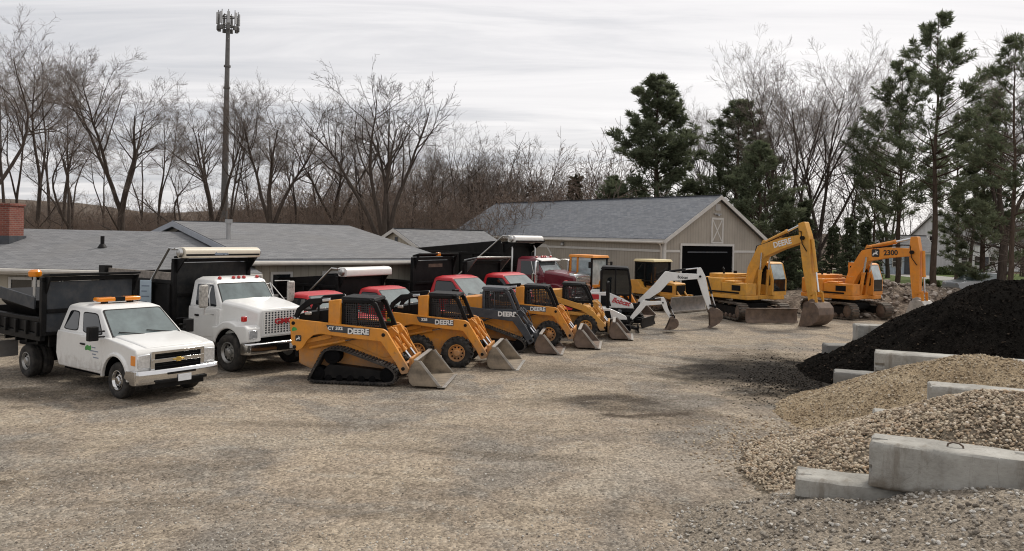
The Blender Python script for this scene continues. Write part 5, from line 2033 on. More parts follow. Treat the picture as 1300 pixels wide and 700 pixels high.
# ------------------------------------------------------------------ building materials
def shingles(name, c0, c1, c2):
    m, nt, p = nodes_of(name)
    tc = N(nt, 'ShaderNodeTexCoord')
    sp_ = N(nt, 'ShaderNodeSeparateXYZ')
    nt.links.new(tc.outputs['Object'], sp_.inputs[0])
    cb_ = N(nt, 'ShaderNodeCombineXYZ')
    nt.links.new(sp_.outputs[0], cb_.inputs[0])
    nt.links.new(mathn(nt, 'MULTIPLY', sp_.outputs[1], 1.06), cb_.inputs[1])
    br = N(nt, 'ShaderNodeTexBrick')
    br.inputs['Scale'].default_value = 1
    br.inputs['Brick Width'].default_value = .32
    br.inputs['Row Height'].default_value = .145
    br.inputs['Mortar Size'].default_value = .006
    br.inputs['Bias'].default_value = 0
    br.inputs['Color1'].default_value = (*c0, 1)
    br.inputs['Color2'].default_value = (*c1, 1)
    br.inputs['Mortar'].default_value = (*[q * .45 for q in c0], 1)
    nt.links.new(cb_.outputs[0], br.inputs['Vector'])
    big = noise(nt, tc.outputs['Object'], .45, 6, .6)
    c = mix(nt, maprange(nt, big, .45, .72, 0, .6), br.outputs['Color'], c2)
    mp_ = N(nt, 'ShaderNodeMapping')
    mp_.inputs['Scale'].default_value = (1.2, 7, 7)
    nt.links.new(tc.outputs['Object'], mp_.inputs['Vector'])
    c = mix(nt, .45, c, ramp(nt, noise(nt, mp_.outputs['Vector'], 1.3, 6, .7), [(.3, .6), (.5, 1.0), (.7, 1.4)]), 'MULTIPLY')
    nt.links.new(c, p.inputs['Base Color'])
    p.inputs['Roughness'].default_value = .9
    bump(nt, p, br.outputs['Fac'], -.4, .02)
    return m


def siding(name, col, pitch, depth=.5):
    """vertical boards"""
    m, nt, p = nodes_of(name)
    tc = N(nt, 'ShaderNodeTexCoord')
    sp_ = N(nt, 'ShaderNodeSeparateXYZ')
    nt.links.new(tc.outputs['Object'], sp_.inputs[0])
    f = mathn(nt, 'FRACT', mathn(nt, 'MULTIPLY', mathn(nt, 'ADD', sp_.outputs[0], sp_.outputs[1]), 1 / pitch))
    groove = mathn(nt, 'LESS_THAN', f, .14)
    n = noise(nt, tc.outputs['Object'], .7, 6, .6)
    c = ramp(nt, n, [(.3, tuple(q * .86 for q in col)), (.7, tuple(q * 1.12 for q in col))])
    mp_ = N(nt, 'ShaderNodeMapping')
    mp_.inputs['Scale'].default_value = (3, 3, .4)
    nt.links.new(tc.outputs['Object'], mp_.inputs['Vector'])
    c = mix(nt, .35, c, ramp(nt, noise(nt, mp_.outputs['Vector'], 1.6, 6, .7), [(.3, .75), (.6, 1.08)]), 'MULTIPLY')
    c = mix(nt, mathn(nt, 'MULTIPLY', groove, .35), c, tuple(q * .4 for q in col))
    nt.links.new(c, p.inputs['Base Color'])
    p.inputs['Roughness'].default_value = .75
    bump(nt, p, groove, -depth, .02)
    return m


M['shingle'] = shingles('grey_shingles', (.125, .128, .134), (.185, .186, .190), (.150, .146, .142))
M['shingle_barn'] = shingles('slate_grey_shingles', (.108, .118, .136), (.165, .175, .192), (.125, .132, .142))
M['barn_side'] = siding('greige_barn_siding', (.325, .292, .245), .24)
M['house_side'] = siding('beige_house_siding', (.37, .335, .27), .30)
M['grey_side'] = siding('greybeige_siding', (.30, .275, .235), .22)
M['trim'] = plain('white_trim_paint', (.52, .505, .475), .55, var=.08, dust=.15)
M['trimgrey'] = plain('grey_trim_paint', (.30, .32, .35), .6, var=.08)
M['gutter'] = plain('pale_gutter', (.52, .49, .44), .45, var=.1, dust=.2)
M['dark'] = plain('barn_doorway_shade', (.003, .003, .0033), .95, spec=.05)
M['glasspane'] = glass_mat('window_pane_glass', (.012, .014, .016), .06)
M['galv'] = plain('galvanised_pipe', (.36, .36, .36), .5, .7, var=.15)


def brick_mat(name, c0, c1, mort):
    m, nt, p = nodes_of(name)
    tc = N(nt, 'ShaderNodeTexCoord')
    sp_ = N(nt, 'ShaderNodeSeparateXYZ')
    nt.links.new(tc.outputs['Object'], sp_.inputs[0])
    cb_ = N(nt, 'ShaderNodeCombineXYZ')
    nt.links.new(mathn(nt, 'ADD', sp_.outputs[0], sp_.outputs[1]), cb_.inputs[0])
    nt.links.new(sp_.outputs[2], cb_.inputs[1])
    br = N(nt, 'ShaderNodeTexBrick')
    br.inputs['Scale'].default_value = 1
    br.inputs['Brick Width'].default_value = .21
    br.inputs['Row Height'].default_value = .075
    br.inputs['Mortar Size'].default_value = .008
    br.inputs['Color1'].default_value = (*c0, 1)
    br.inputs['Color2'].default_value = (*c1, 1)
    br.inputs['Mortar'].default_value = (*mort, 1)
    nt.links.new(cb_.outputs[0], br.inputs['Vector'])
    c = mix(nt, .5, br.outputs['Color'], ramp(nt, noise(nt, tc.outputs['Object'], 3, 6, .6), [(.3, .6), (.7, 1.3)]), 'MULTIPLY')
    nt.links.new(c, p.inputs['Base Color'])
    p.inputs['Roughness'].default_value = .9
    bump(nt, p, br.outputs['Fac'], -.5, .02)
    return m


M['brick'] = brick_mat('red_brick', (.16, .040, .027), (.21, .058, .037), (.20, .15, .125))


# ------------------------------------------------------------------ buildings
def gable(t, L, W, eave, ridge, over, overg, wall_m, roof_m, trim_m, th=.16):
    """ridge along local x; origin at centre of the plan"""
    h, w_ = L / 2, W / 2
    rise = ridge - eave
    sl_ = rise / w_
    b = MB()
    b.prism_x([(-w_, 0), (w_, 0), (w_, eave - .03), (0, ridge - .05), (-w_, eave - .03)], -h, h)
    wall = b.build('wall', wall_m, t)
    b = MB()
    for s in (-1, 1):
        e = s * (w_ + over)
        ze = eave - sl_ * over
        b.prism_x([(0, ridge), (e, ze), (e, ze + th), (0, ridge + th)], -h - overg, h + overg)
    roof = b.build('roof', roof_m, t)
    b = MB()
    for sx in (-1, 1):
        x = sx * (h + overg + .015)
        for s in (-1, 1):
            e = s * (w_ + over)
            ze = eave - sl_ * over
            b.prism_x([(0, ridge - .12), (e, ze - .12), (e, ze + th - .03), (0, ridge + th - .03)], x - .02, x + .02)
    for s in (-1, 1):
        e = s * (w_ + over)
        ze = eave - sl_ * over
        b.box(-h - overg, h + overg, min(e, e + s * .03), max(e, e + s * .03), ze - .10, ze + th - .04)
        b.box(-h - overg + .01, h + overg - .01, min(s * w_, e), max(s * w_, e), ze - .09, ze - .06)
    b.build('fascia', trim_m, t)
    b = MB()
    b.box(-h - overg, h + overg, -.14, .14, ridge + th - .02, ridge + th + .012)
    b.build('ridge_cap', roof_m, roof)
    return wall, roof


def window(t, M4, wd, ht, wall_name='window', fm='trim', bars=True):
    """window in a wall: M4 places its centre, local x to the right, y out of the wall (towards -y)"""
    b = MB()
    f = .09
    b.box(-wd / 2 - f, wd / 2 + f, -.05, .02, ht / 2, ht / 2 + f, M4)
    b.box(-wd / 2 - f, wd / 2 + f, -.07, .02, -ht / 2 - f, -ht / 2, M4)
    for s in (-1, 1):
        b.box(s * (wd / 2 + f / 2) - f / 2, s * (wd / 2 + f / 2) + f / 2, -.05, .02, -ht / 2, ht / 2, M4)
    if bars:
        b.box(-wd / 2, wd / 2, -.035, .02, -.03, .03, M4)
    fr = b.build('window', M[fm], t)
    b = MB()
    b.box(-wd / 2, wd / 2, -.015, -.005, -ht / 2, ht / 2, M4)
    b.build('pane', M['glasspane'], fr)
    return fr


# barn
bc, br_ = Vector((8.9, 46.0)), Vector((16.4, 51.3))
gd = (br_ - bc).normalized()
ld = Vector((-gd.y, gd.x))
BW, BL = (br_ - bc).length, 24.0
mid = (bc + br_) / 2 + ld * BL / 2
barn = thing('barn', 'large greige barn with slate grey roof, white crossed loft door and wide open dark doorway', 'barn', (mid.x, mid.y, 0), math.atan2(-ld.y, -ld.x))
gable(barn, BL, BW, 3.72, 6.35, .25, .30, M['barn_side'], M['shingle_barn'], M['trim'])
# local: +x is the front gable; local y: right of the front is ... the corner nearest the camera lies at -BW/2 or +BW/2
h_, w_ = BL / 2, BW / 2
bpy.context.view_layer.update()
loc_c = barn.matrix_world.inverted() @ Vector((bc.x, bc.y, 0))
near = 1 if loc_c.y > 0 else -1
def DY(f):
    """distance f along the gable from the near corner -> local y"""
    return near * (w_ - f)
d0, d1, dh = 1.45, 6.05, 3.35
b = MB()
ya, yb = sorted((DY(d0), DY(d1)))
b.box(h_ + .003, h_ + .012, ya, yb, .02, dh)  # black sheet on the solid wall, painting the shade inside the doorway
b.build('doorway_shade_sheet', M['dark'], barn)
b = MB()
for y in (ya - .07, yb + .07):
    b.box(h_ + .004, h_ + .07, y - .07, y + .07, 0, dh)
b.box(h_ + .004, h_ + .07, ya - .14, yb + .14, dh, dh + .14)
b.build('door_frame', M['trim'], barn)
b = MB()
b.box(h_ + .014, h_ + .05, ya + .5, yb - .5, dh - .42, dh - .34)
b.build('door_track', M['charcoal'], barn)
b = MB()
yc = DY(BW * .5)
for s in (-1, 1):
    b.box(h_ + .004, h_ + .05, yc + s * .50 - .06, yc + s * .50 + .06, dh + .16, dh + 1.75)
b.box(h_ + .004, h_ + .05, yc - .44, yc + .44, dh + 1.63, dh + 1.75)
b.box(h_ + .004, h_ + .05, yc - .44, yc + .44, dh + .16, dh + .26)
z0, z1 = dh + .30, dh + 1.60
for s in (-1, 1):
    ang = math.atan2(z1 - z0, .84)
    b.cbox((h_ + .02 + s * .004, yc, (z0 + z1) / 2), (.03, .08, math.hypot(z1 - z0, .84)), rx=s * (PI / 2 - ang))
b.build('loft_door', M['trim'], barn)
b = MB()
b.box(h_ + .003, h_ + .03, yc - .42, yc + .42, dh + .28, dh + 1.62)
b.build('loft_panel', M['barn_side'], barn)
b = MB()
b.mat(0).box(h_ + .004, h_ + .05, yc - .22, yc + .22, 5.55, 5.95)
b.mat(1)
for k in range(6):
    b.box(h_ + .051, h_ + .056, yc - .18, yc + .18, 5.58 + k * .06, 5.60 + k * .06)
b.build('gable_vent', [M['trim'], M['charcoal']], barn)
b = MB()
b.box(h_ + .01, h_ + .09, yc - .35, yc + .3, 5.30, 5.36)
b.lathe([(.05, 5.3), (.10, 5.22), (.02, 5.2)], (h_ + .12, yc, 0), 12, 'z')
b.build('gable_lamp', M['galv'], barn)
b = MB()
for sx, sy in ((1, near), (1, -near), (-1, near)):
    b = MB()
    b.box(sx * h_ - .09, sx * h_ + .09, sy * w_ - .09, sy * w_ + .09, 0, 3.62)
    b.build('corner_board', M['trim'], barn)
b = MB()
zt_ = 3.02
ys = sorted((DY(0.1), DY(d0 - .15)))
b.box(h_ + .004, h_ + .04, ys[0], ys[1], zt_ - .07, zt_ + .07)
ys = sorted((DY(d1 + .15), DY(BW - .1)))
b.box(h_ + .004, h_ + .04, ys[0], ys[1], zt_ - .07, zt_ + .07)
b.box(-h_ + .1, h_ - .1, min(near * w_ + near * .004, near * w_ + near * .04), max(near * w_ + near * .004, near * w_ + near * .04), zt_ - .07, zt_ + .07)
b.build('trim_band', M['trim'], barn)
b = MB()
yy = near * (w_ + .30)
b.tube([(-h_, yy, 3.56), (h_ + .2, yy, 3.52)], .075, 8)
b.tube([(h_ - .1, yy, 3.5), (h_ - .1, near * (w_ + .14), 3.25), (h_ - .1, near * (w_ + .14), .1)], .05, 8)
b.build('gutter', M['gutter'], barn)
# side door with chamfered white frame, dark pane
dx = h_ - 12.4
b = MB()
fy0, fy1 = sorted((near * w_ + near * .006, near * w_ + near * .06))
pts = ribbon([(dx - 1.75, 0), (dx - 1.75, 2.55), (dx - 1.2, 3.12), (dx + 1.2, 3.12), (dx + 1.75, 2.55), (dx + 1.75, 0)], [.13] * 6)
b.prism(pts, fy0, fy1)
sdoor = b.build('side_door_frame', M['trim'], barn)
b = MB()
fy0, fy1 = sorted((near * w_ + near * .004, near * w_ + near * .02))
b.box(dx - 1.0, dx - .1, fy0, fy1, 1.3, 2.6)
b.build('pane', M['glasspane'], sdoor)
b = MB()
px_, py_ = h_ - 11.0, near * (w_ + .1)
b.lathe([(.06, 3.34), (.12, 3.28), (.12, 3.16), (.04, 3.14)], (h_ - 9.3, near * (w_ + .14), 0), 12, 'z')
b.box(h_ - 9.34, h_ - 9.26, min(near * w_, near * (w_ + .14)), max(near * w_, near * (w_ + .14)), 3.3, 3.36)
b.build('wall_lamp', M['galv'], barn)

# near house on the left: long low roof dying into the taller house beside it
hl_ = thing('house', 'low house with long grey shingle roof and red brick chimney behind the white trucks', 'house')
HL, HW = 24.0, 11.0
XR = -8.4
hl_.location = (XR - HL / 2, 27.05 + HW / 2, 0)
h_, w_ = HL / 2, HW / 2
E1, R1 = 2.30, 3.50
b = MB()
cut = 4.9                      # the right end runs back along the neighbour's gable wall
b.prism_z([(-h_, -w_), (h_ - .35, -w_), (h_ - cut, 0), (-h_, 0)], 0, E1 - .05)
b.build('wall', M['house_side'], hl_)
b = MB()
ze = E1 - (R1 - E1) / w_ * .45
th = .12
q = [(-h_ - .4, -w_ - .45, ze), (h_, -w_ - .45, ze), (h_ - cut, 0, R1), (-h_ - .4, 0, R1), (h_ - cut, w_ + .45, ze), (-h_ - .4, w_ + .45, ze)]
b.v = q + [(x, y, z + th) for x, y, z in q]
b.f = [(3, 2, 1, 0), (5, 4, 2, 3), (6, 7, 8, 9), (9, 8, 10, 11), (0, 1, 7, 6), (1, 2, 8, 7), (2, 4, 10, 8), (4, 5, 11, 10), (5, 3, 9, 11), (3, 0, 6, 9)]
b.m = [0] * len(b.f)
b.build('roof', M['shingle'], hl_, smooth=0)
b = MB()
b.box(-h_ - .4, h_, -w_ - .48, -w_ - .452, ze - .10, ze + th - .03)
b.build('fascia', M['gutter'], hl_)
b = MB()
b.tube([(-h_ - .3, -w_ - .54, 2.24), (h_ + .02, -w_ - .54, 2.22)], .08, 8)
b.tube([(h_ - .2, -w_ - .52, 2.15), (h_ - .3, -w_ - .06, 1.95), (h_ - .3, -w_ - .06, .1)], .045, 8)
b.build('gutter', M['gutter'], hl_)
for fx in (D(30, 375, 27).x, D(95, 375, 27).x, D(60, 375, 27).x):
    window(hl_, Matrix.Translation((fx - hl_.location.x, -HW / 2, 1.35)), .9, 1.1)
b = MB()
cx_ = D(6, 285, 29.5).x - hl_.location.x
b.box(cx_ - 1.3, cx_ - .12, -2.6, -1.7, 2.6, 4.50)
b.box(cx_ - 1.34, cx_ - .08, -2.64, -1.66, 4.50, 4.60)
b.build('chimney', M['brick'], hl_, .006)
b = MB()
b.box(cx_ - 1.36, cx_ - .06, -2.68, -1.62, 2.9, 3.35)
b.build('chimney_flashing', M['charcoal'], hl_)
b = MB()
vx = D(136, 313, 30).x - hl_.location.x
b.tube([(vx, -2.9, 2.6), (vx, -2.9, 3.42)], .07, 10)
b.lathe([(.17, 2.98), (.09, 3.12), (.07, 3.13)], (vx, -2.9, 0), 12, 'z')
b.build('roof_vent', M['black'], hl_)

# second house: turned like the barn, its ridge running back to the right
h2 = thing('house', 'beige house with wide grey roof and pale metal flue pipe, behind the white dump truck', 'house')
W2 = 15.6
rd = Vector((.756, .655))
L2 = 8.3
mid2 = Vector((-14.35, 33.3)) + rd * (L2 / 2)
h2.location = (mid2.x, mid2.y, 0)
h2.rotation_euler.z = math.atan2(rd.y, rd.x)
gable(h2, L2 - .7, W2, 2.72, 3.96, .45, .35, M['house_side'], M['shingle'], M['trimgrey'], th=.13)
b = MB()
b.tube([(-L2 / 2, -W2 / 2 - .52, 2.62), (L2 / 2, -W2 / 2 - .52, 2.60)], .08, 8)
b.build('gutter', M['gutter'], h2)
bpy.context.view_layer.update()
for px, wd in ((357, .66), (425, .9)):
    wv = h2.matrix_world.inverted() @ D(px, 357, 29)
    c0 = h2.matrix_world.inverted() @ Vector((0, 0, CAM_H))
    f = (-W2 / 2 - c0.y) / (wv.y - c0.y)
    window(h2, Matrix.Translation((c0.x + (wv.x - c0.x) * f, -W2 / 2, 1.85)), wd, .70, bars=False)
b = MB()
fv = h2.matrix_world.inverted() @ D(290, 300, 30.5)
b.tube([(fv.x, fv.y, 2.9), (fv.x, fv.y, 4.0)], .09, 12)
b.tube([(fv.x, fv.y, 4.0), (fv.x, fv.y, 4.16)], .14, 12)
b.lathe([(.24, 3.14), (.10, 3.32), (.09, 3.33)], (fv.x, fv.y, 0), 12, 'z')
b.build('flue_pipe', M['galv'], h2)
b = MB()
b.prism_x([(-1.5, 3.46), (1.5, 3.46), (0, 3.76)], -L2 / 2 + .33, -L2 / 2 + .345)
b.build('gable_louvre', M['black'], h2)

# third: small gabled outbuilding
g0 = D(500, 292.5, 47)
g1 = D(612, 296, 52)
h3 = thing('shed', 'small beige shed with grey gable roof between the house and the barn', 'shed')
dv = Vector((g1.x - g0.x, g1.y - g0.y))
L3 = dv.length
h3.location = ((g0.x + g1.x) / 2, (g0.y + g1.y) / 2, 0)
h3.rotation_euler.z = math.atan2(dv.y, dv.x)
gable(h3, L3 - .4, 5.6, 2.75, 3.92, .3, .25, M['house_side'], M['shingle'], M['trim'], th=.12)
b = MB()
b.box(-L3 / 2 + .17, -L3 / 2 + .19, -.14, .14, 3.0, 3.5)
b.build('gable_vent', M['charcoal'], h3)
b = MB()
b.tube([(-L3 / 2, -3.16, 2.62), (L3 / 2, -3.16, 2.62)], .07, 8)
b.build('gutter', M['gutter'], h3)

# pale notice board on a post between the trucks
ns = thing('notice_sign', 'pale blue upright notice sign standing between the two white trucks', 'sign')
sp0 = D(185, 367, 22.5)
ns.location = (sp0.x, sp0.y, 0)
b = MB()
b.box(-.16, .16, -.02, .02, 1.35, 2.28)
sg_ = b.build('sign_panel', plain('pale_blue_panel', (.40, .48, .54), .5, var=.08), ns, .005)
b = MB()
b.box(-.04, .04, .022, .10, -.05, 2.2)
b.build('post', M['galv'], ns)
b = MB()
for k in range(5):
    z = 2.12 - k * .15
    b.box(-.11, .11 - (k % 2) * .07, -.024, -.021, z - .02, z + .015)
b.build('sign_lines', M['bluegrey'], sg_)

# ------------------------------------------------------------------ concrete blocks
def concrete():
    m, nt, p = nodes_of('cast_concrete')
    v = obj_vec(nt)
    n = noise(nt, v, 1.6, 8, .65)
    c = ramp(nt, n, [(.28, (.20, .192, .172)), (.5, (.32, .31, .28)), (.72, (.43, .42, .385))])
    mp_ = N(nt, 'ShaderNodeMapping')
    mp_.inputs['Scale'].default_value = (5, 5, .7)
    nt.links.new(v, mp_.inputs['Vector'])
    stn = noise(nt, mp_.outputs['Vector'], 1.0, 6, .7)
    c = mix(nt, maprange(nt, stn, .52, .66, 0, .6), c, (.15, .125, .095))
    sz_ = N(nt, 'ShaderNodeSeparateXYZ')
    nt.links.new(v, sz_.inputs[0])
    sp2 = mathn(nt, 'ADD', sz_.outputs[2], mathn(nt, 'MULTIPLY', mathn(nt, 'SUBTRACT', noise(nt, v, 3.5, 8, .7), .5), .9))
    c = mix(nt, maprange(nt, sp2, .22, .02, 0, .75), c, (.14, .115, .085))
    pit = noise(nt, v, 14, 8, .8)
    c = mix(nt, maprange(nt, pit, .60, .64, 0, .55), c, (.10, .09, .075))
    f = noise(nt, v, 26, 6, .75)
    c = mix(nt, .5, c, ramp(nt, f, [(.28, .55), (.42, 1.0), (.7, 1.2)]), 'MULTIPLY')
    # hairline cracks
    vo = N(nt, 'ShaderNodeTexVoronoi', feature='DISTANCE_TO_EDGE')
    vo.inputs['Scale'].default_value = 1.3
    mv = N(nt, 'ShaderNodeMix', data_type='VECTOR')
    nz = N(nt, 'ShaderNodeTexNoise')
    nz.inputs['Scale'].default_value = 4
    nt.links.new(v, nz.inputs['Vector'])
    mv.inputs[0].default_value = .12
    nt.links.new(v, mv.inputs[4])
    nt.links.new(nz.outputs['Color'], mv.inputs[5])
    nt.links.new(mv.outputs[1], vo.inputs['Vector'])
    ck = mathn(nt, 'LESS_THAN', vo.outputs['Distance'], .006)
    c = mix(nt, mathn(nt, 'MULTIPLY', ck, .15), c, (.10, .09, .075))
    nt.links.new(c, p.inputs['Base Color'])
    p.inputs['Roughness'].default_value = .92
    b1 = bump(nt, p, f, .35, .02)
    b2 = bump(nt, p, n, .3, .05, b1)
    bump(nt, p, pit, -.5, .03, b2)
    return m


M['concrete'] = concrete()
M['concrete_dark'] = plain('damp_concrete', (.20, .195, .18), .9, var=.35, scale=5, bmp=.3, dust=.4, dust_col=(.05, .045, .04))


def block_mesh(seed):
    rg = random.Random(seed)
    b = MB()
    L, W, H = 1.83, .61, .61
    nx, ny, nz = 14, 6, 6
    # a beveled box with chipped, slightly wavy edges
    bm = bmesh.new()
    bmesh.ops.create_cube(bm, size=1)
    bmesh.ops.scale(bm, vec=(L, W, H), verts=bm.verts)
    bmesh.ops.translate(bm, vec=(L / 2, W / 2, H / 2), verts=bm.verts)
    bmesh.ops.bevel(bm, geom=list(bm.edges), offset=.028, segments=1, affect='EDGES')
    bmesh.ops.subdivide_edges(bm, edges=[e for e in bm.edges if e.calc_length() > .3], cuts=9, use_grid_fill=True)
    for v in bm.verts:
        ex = min(v.co.x, L - v.co.x)
        ez = min(v.co.z, H - v.co.z)
        ey = min(v.co.y, W - v.co.y)
        k = sum(1 for q in (ex, ey, ez) if q < .04)
        a = .0012 if k < 2 else .010
        if k >= 2 and rg.random() < .16:
            a = .035
        c = Vector((L / 2, W / 2, H / 2))
        d = (c - v.co)
        v.co += Vector((d.x / L, d.y / W, d.z / H)) * abs(rg.gauss(0, a)) * 2
    me = bpy.data.meshes.new('concrete_block')
    bm.to_mesh(me)
    bm.free()
    me.polygons.foreach_set('use_smooth', [True] * len(me.polygons))
    me.set_sharp_from_angle(angle=R(30))
    me.materials.append(M['concrete'])
    return me


BLOCKS = [block_mesh(k) for k in range(4)]
BG = 'precast blocks walling the stockpile bays'


def block(px, py, z, heading, label, k=0, mat=None, along=0.0):
    """front top-left corner of the block as seen, at height z (top); heading of its long side"""
    g = G(px, py, z)
    d = Vector((math.cos(heading), math.sin(heading), 0))
    o = bpy.data.objects.new('concrete_block', BLOCKS[k % 4])
    COL.objects.link(o)
    o.location = (g.x + d.x * along, g.y + d.y * along, z - .61)
    o.rotation_euler.z = heading
    if mat:
        o.material_slots[0].link = 'OBJECT'
        o.material_slots[0].material = M[mat]
    tag(o, label, 'concrete block', BG)
    return o


BH = [R(-29), R(-24), R(-23), R(-6)]
b1 = block(1103, 560, 1.22, BH[0], 'largest pale concrete block with a steel lifting loop, between cobbles and the lower right gravel', 0)
block(1103, 560, 1.22, BH[0], 'concrete block continuing the nearest wall past the right edge of the picture', 1, along=1.85)
block(1010, 606, .61, R(-20), 'low half buried concrete slab block at the left foot of the nearest wall', 2)
block(1180, 489.5, 1.22, BH[1], 'upper concrete block between the brown gravel and the cobble pile', 3)
block(1108, 525, .61, BH[1], 'small low concrete block end poking from the foot of the cobble pile', 1)
block(1111, 447, 1.22, BH[2], 'upper concrete block between the black mulch and brown gravel, left one of two', 2)
block(1111, 447, 1.22, BH[2], 'upper concrete block between mulch and brown gravel, right one with a worn dirty top', 0, along=1.88)
block(1058, 472, .61, BH[2], 'dark stained low concrete block at the near foot of the mulch pile', 3, 'concrete_dark')
block(1090, 413, 1.22, BH[3], 'concrete block behind the mulch, below the orange excavator tracks', 1)
block(1050, 438, .61, BH[3], 'dirty low concrete block at the far left foot of the mulch pile', 2, 'concrete_dark')
lp = MB()
c_ = b1.location + Vector((math.cos(BH[0]) * .98 - math.sin(BH[0]) * .28, math.sin(BH[0]) * .98 + math.cos(BH[0]) * .28, .60))
lp.tube([Vector((x, 0, z)) for x, z in [(-.09, -.01), (-.08, .03), (-.03, .055), (.04, .05), (.085, .02), (.09, -.01)]], .012, 8)
lo_ = lp.build('lifting_loop', M['rust'], b1)
lo_.location = (.98, .28, .615)

# ------------------------------------------------------------------ stockpiles
def vnoise(x, y, s):
    return (math.sin(x * 1.7 * s + 1.3 * math.sin(y * 1.1 * s)) + math.sin(y * 2.3 * s + 1.7 * math.sin(x * .9 * s + 2))) * .5


def smax(a, b_, k=.25):
    h = max(k - abs(a - b_), 0) / k
    return max(a, b_) + h * h * k * .25


class Mound:
    def __init__(s, cones, amp=.04, freq=1.6, cap=None):
        s.c, s.amp, s.fq, s.cap = cones, amp, freq, cap

    def z(s, x, y):
        v = -9
        for cx, cy, h, sl, ex, ang in s.c:
            dx, dy = x - cx, y - cy
            c, q = math.cos(ang), math.sin(ang)
            u, w = dx * c + dy * q, -dx * q + dy * c
            u = max(0, abs(u) - ex)
            d = math.hypot(u, w)
            # rounded top
            zz = h - sl * (math.sqrt(d * d + .25) - .5)
            v = smax(v, zz)
        if v < .25:       # foot runs out gently
            v = .25 - (.25 - v) * .8
        v += s.amp * vnoise(x, y, s.fq) + s.amp * .5 * vnoise(x + 5, y - 3, s.fq * 2.7)
        return v

    def mesh(s, name, m, x0, x1, y0, y1, step, jit=.0, seed=1):
        rg = random.Random(seed)
        nx, ny = int((x1 - x0) / step), int((y1 - y0) / step)
        zs = {}
        vs = []
        for j in range(ny + 1):
            for i in range(nx + 1):
                x, y = x0 + i * step, y0 + j * step
                z = s.z(x, y) + rg.uniform(-jit, jit)
                vs.append((x + rg.uniform(-.3, .3) * step, y + rg.uniform(-.3, .3) * step, max(z, -.3)))
        fs = []
        for j in range(ny):
            for i in range(nx):
                q = (j * (nx + 1) + i, j * (nx + 1) + i + 1, (j + 1) * (nx + 1) + i + 1, (j + 1) * (nx + 1) + i)
                if max(vs[k][2] for k in q) > -.12:
                    fs.append(q)
        b = MB()
        b.add(vs, fs)
        o = b.build(name, m, smooth=180, recalc=False)
        bm = bmesh.new()
        bm.from_mesh(o.data)
        bmesh.ops.delete(bm, geom=[v for v in bm.verts if not v.link_faces], context='VERTS')
        bm.to_mesh(o.data)
        bm.free()
        return o


def ico(sub):
    bm = bmesh.new()
    bmesh.ops.create_icosphere(bm, subdivisions=sub, radius=1)
    v = np.array([p.co[:] for p in bm.verts])
    f = np.array([[q.index for q in p.verts] for p in bm.faces])
    bm.free()
    return v, f


def stones(name, mat, pts, sizes, sub=1, seed=0, flat=(.5, .8), rough=.12, smooth=True, parent=None):
    """one mesh of many loose stones"""
    rg = np.random.RandomState(seed)
    V, F = ico(sub)
    n = len(pts)
    k = len(V)
    P = np.array(pts)
    S = np.array(sizes)
    protos = [V * (1 + rg.uniform(-rough, rough, (k, 1))) for _ in range(6)]
    out = np.empty((n, k, 3))
    for i in range(n):
        v = protos[rg.randint(6)] * np.array([1, rg.uniform(.6, .95), rg.uniform(*flat)])
        a, b_, c_ = rg.uniform(0, 6.28), rg.normal(0, .35), rg.normal(0, .35)
        ca, sa = math.cos(a), math.sin(a)
        cb_, sb = math.cos(b_), math.sin(b_)
        cc, sc = math.cos(c_), math.sin(c_)
        Rz = np.array([[ca, -sa, 0], [sa, ca, 0], [0, 0, 1]])
        Ry = np.array([[cb_, 0, sb], [0, 1, 0], [-sb, 0, cb_]])
        Rx = np.array([[1, 0, 0], [0, cc, -sc], [0, sc, cc]])
        out[i] = v @ (Rz @ Ry @ Rx).T * S[i] + P[i]
    F2 = (F[None] + (np.arange(n) * k)[:, None, None]).reshape(-1, 3)
    me = bpy.data.meshes.new(name)
    me.vertices.add(n * k)
    me.vertices.foreach_set('co', out.reshape(-1))
    me.loops.add(len(F2) * 3)
    me.loops.foreach_set('vertex_index', F2.reshape(-1).astype(np.int32))
    me.polygons.add(len(F2))
    me.polygons.foreach_set('loop_start', np.arange(0, len(F2) * 3, 3, dtype=np.int32))
    me.polygons.foreach_set('loop_total', np.full(len(F2), 3, dtype=np.int32))
    me.polygons.foreach_set('use_smooth', np.full(len(F2), smooth))
    me.update(calc_edges=True)
    me.validate()
    me.materials.append(mat)
    o = bpy.data.objects.new(name, me)
    COL.objects.link(o)
    if parent:
        o.parent = parent
    return o


def stone_mat(name, stops, rough=.85, fine=30, spec=.25):
    m, nt, p = nodes_of(name)
    g = N(nt, 'ShaderNodeNewGeometry')
    c = ramp(nt, g.outputs['Random Per Island'], stops)
    f = noise(nt, obj_vec(nt), fine, 4, .6)
    c = mix(nt, .5, c, ramp(nt, f, [(.3, .7), (.7, 1.25)]), 'MULTIPLY')
    nt.links.new(c, p.inputs['Base Color'])
    p.inputs['Roughness'].default_value = rough
    p.inputs['Specular IOR Level'].default_value = spec
    return m


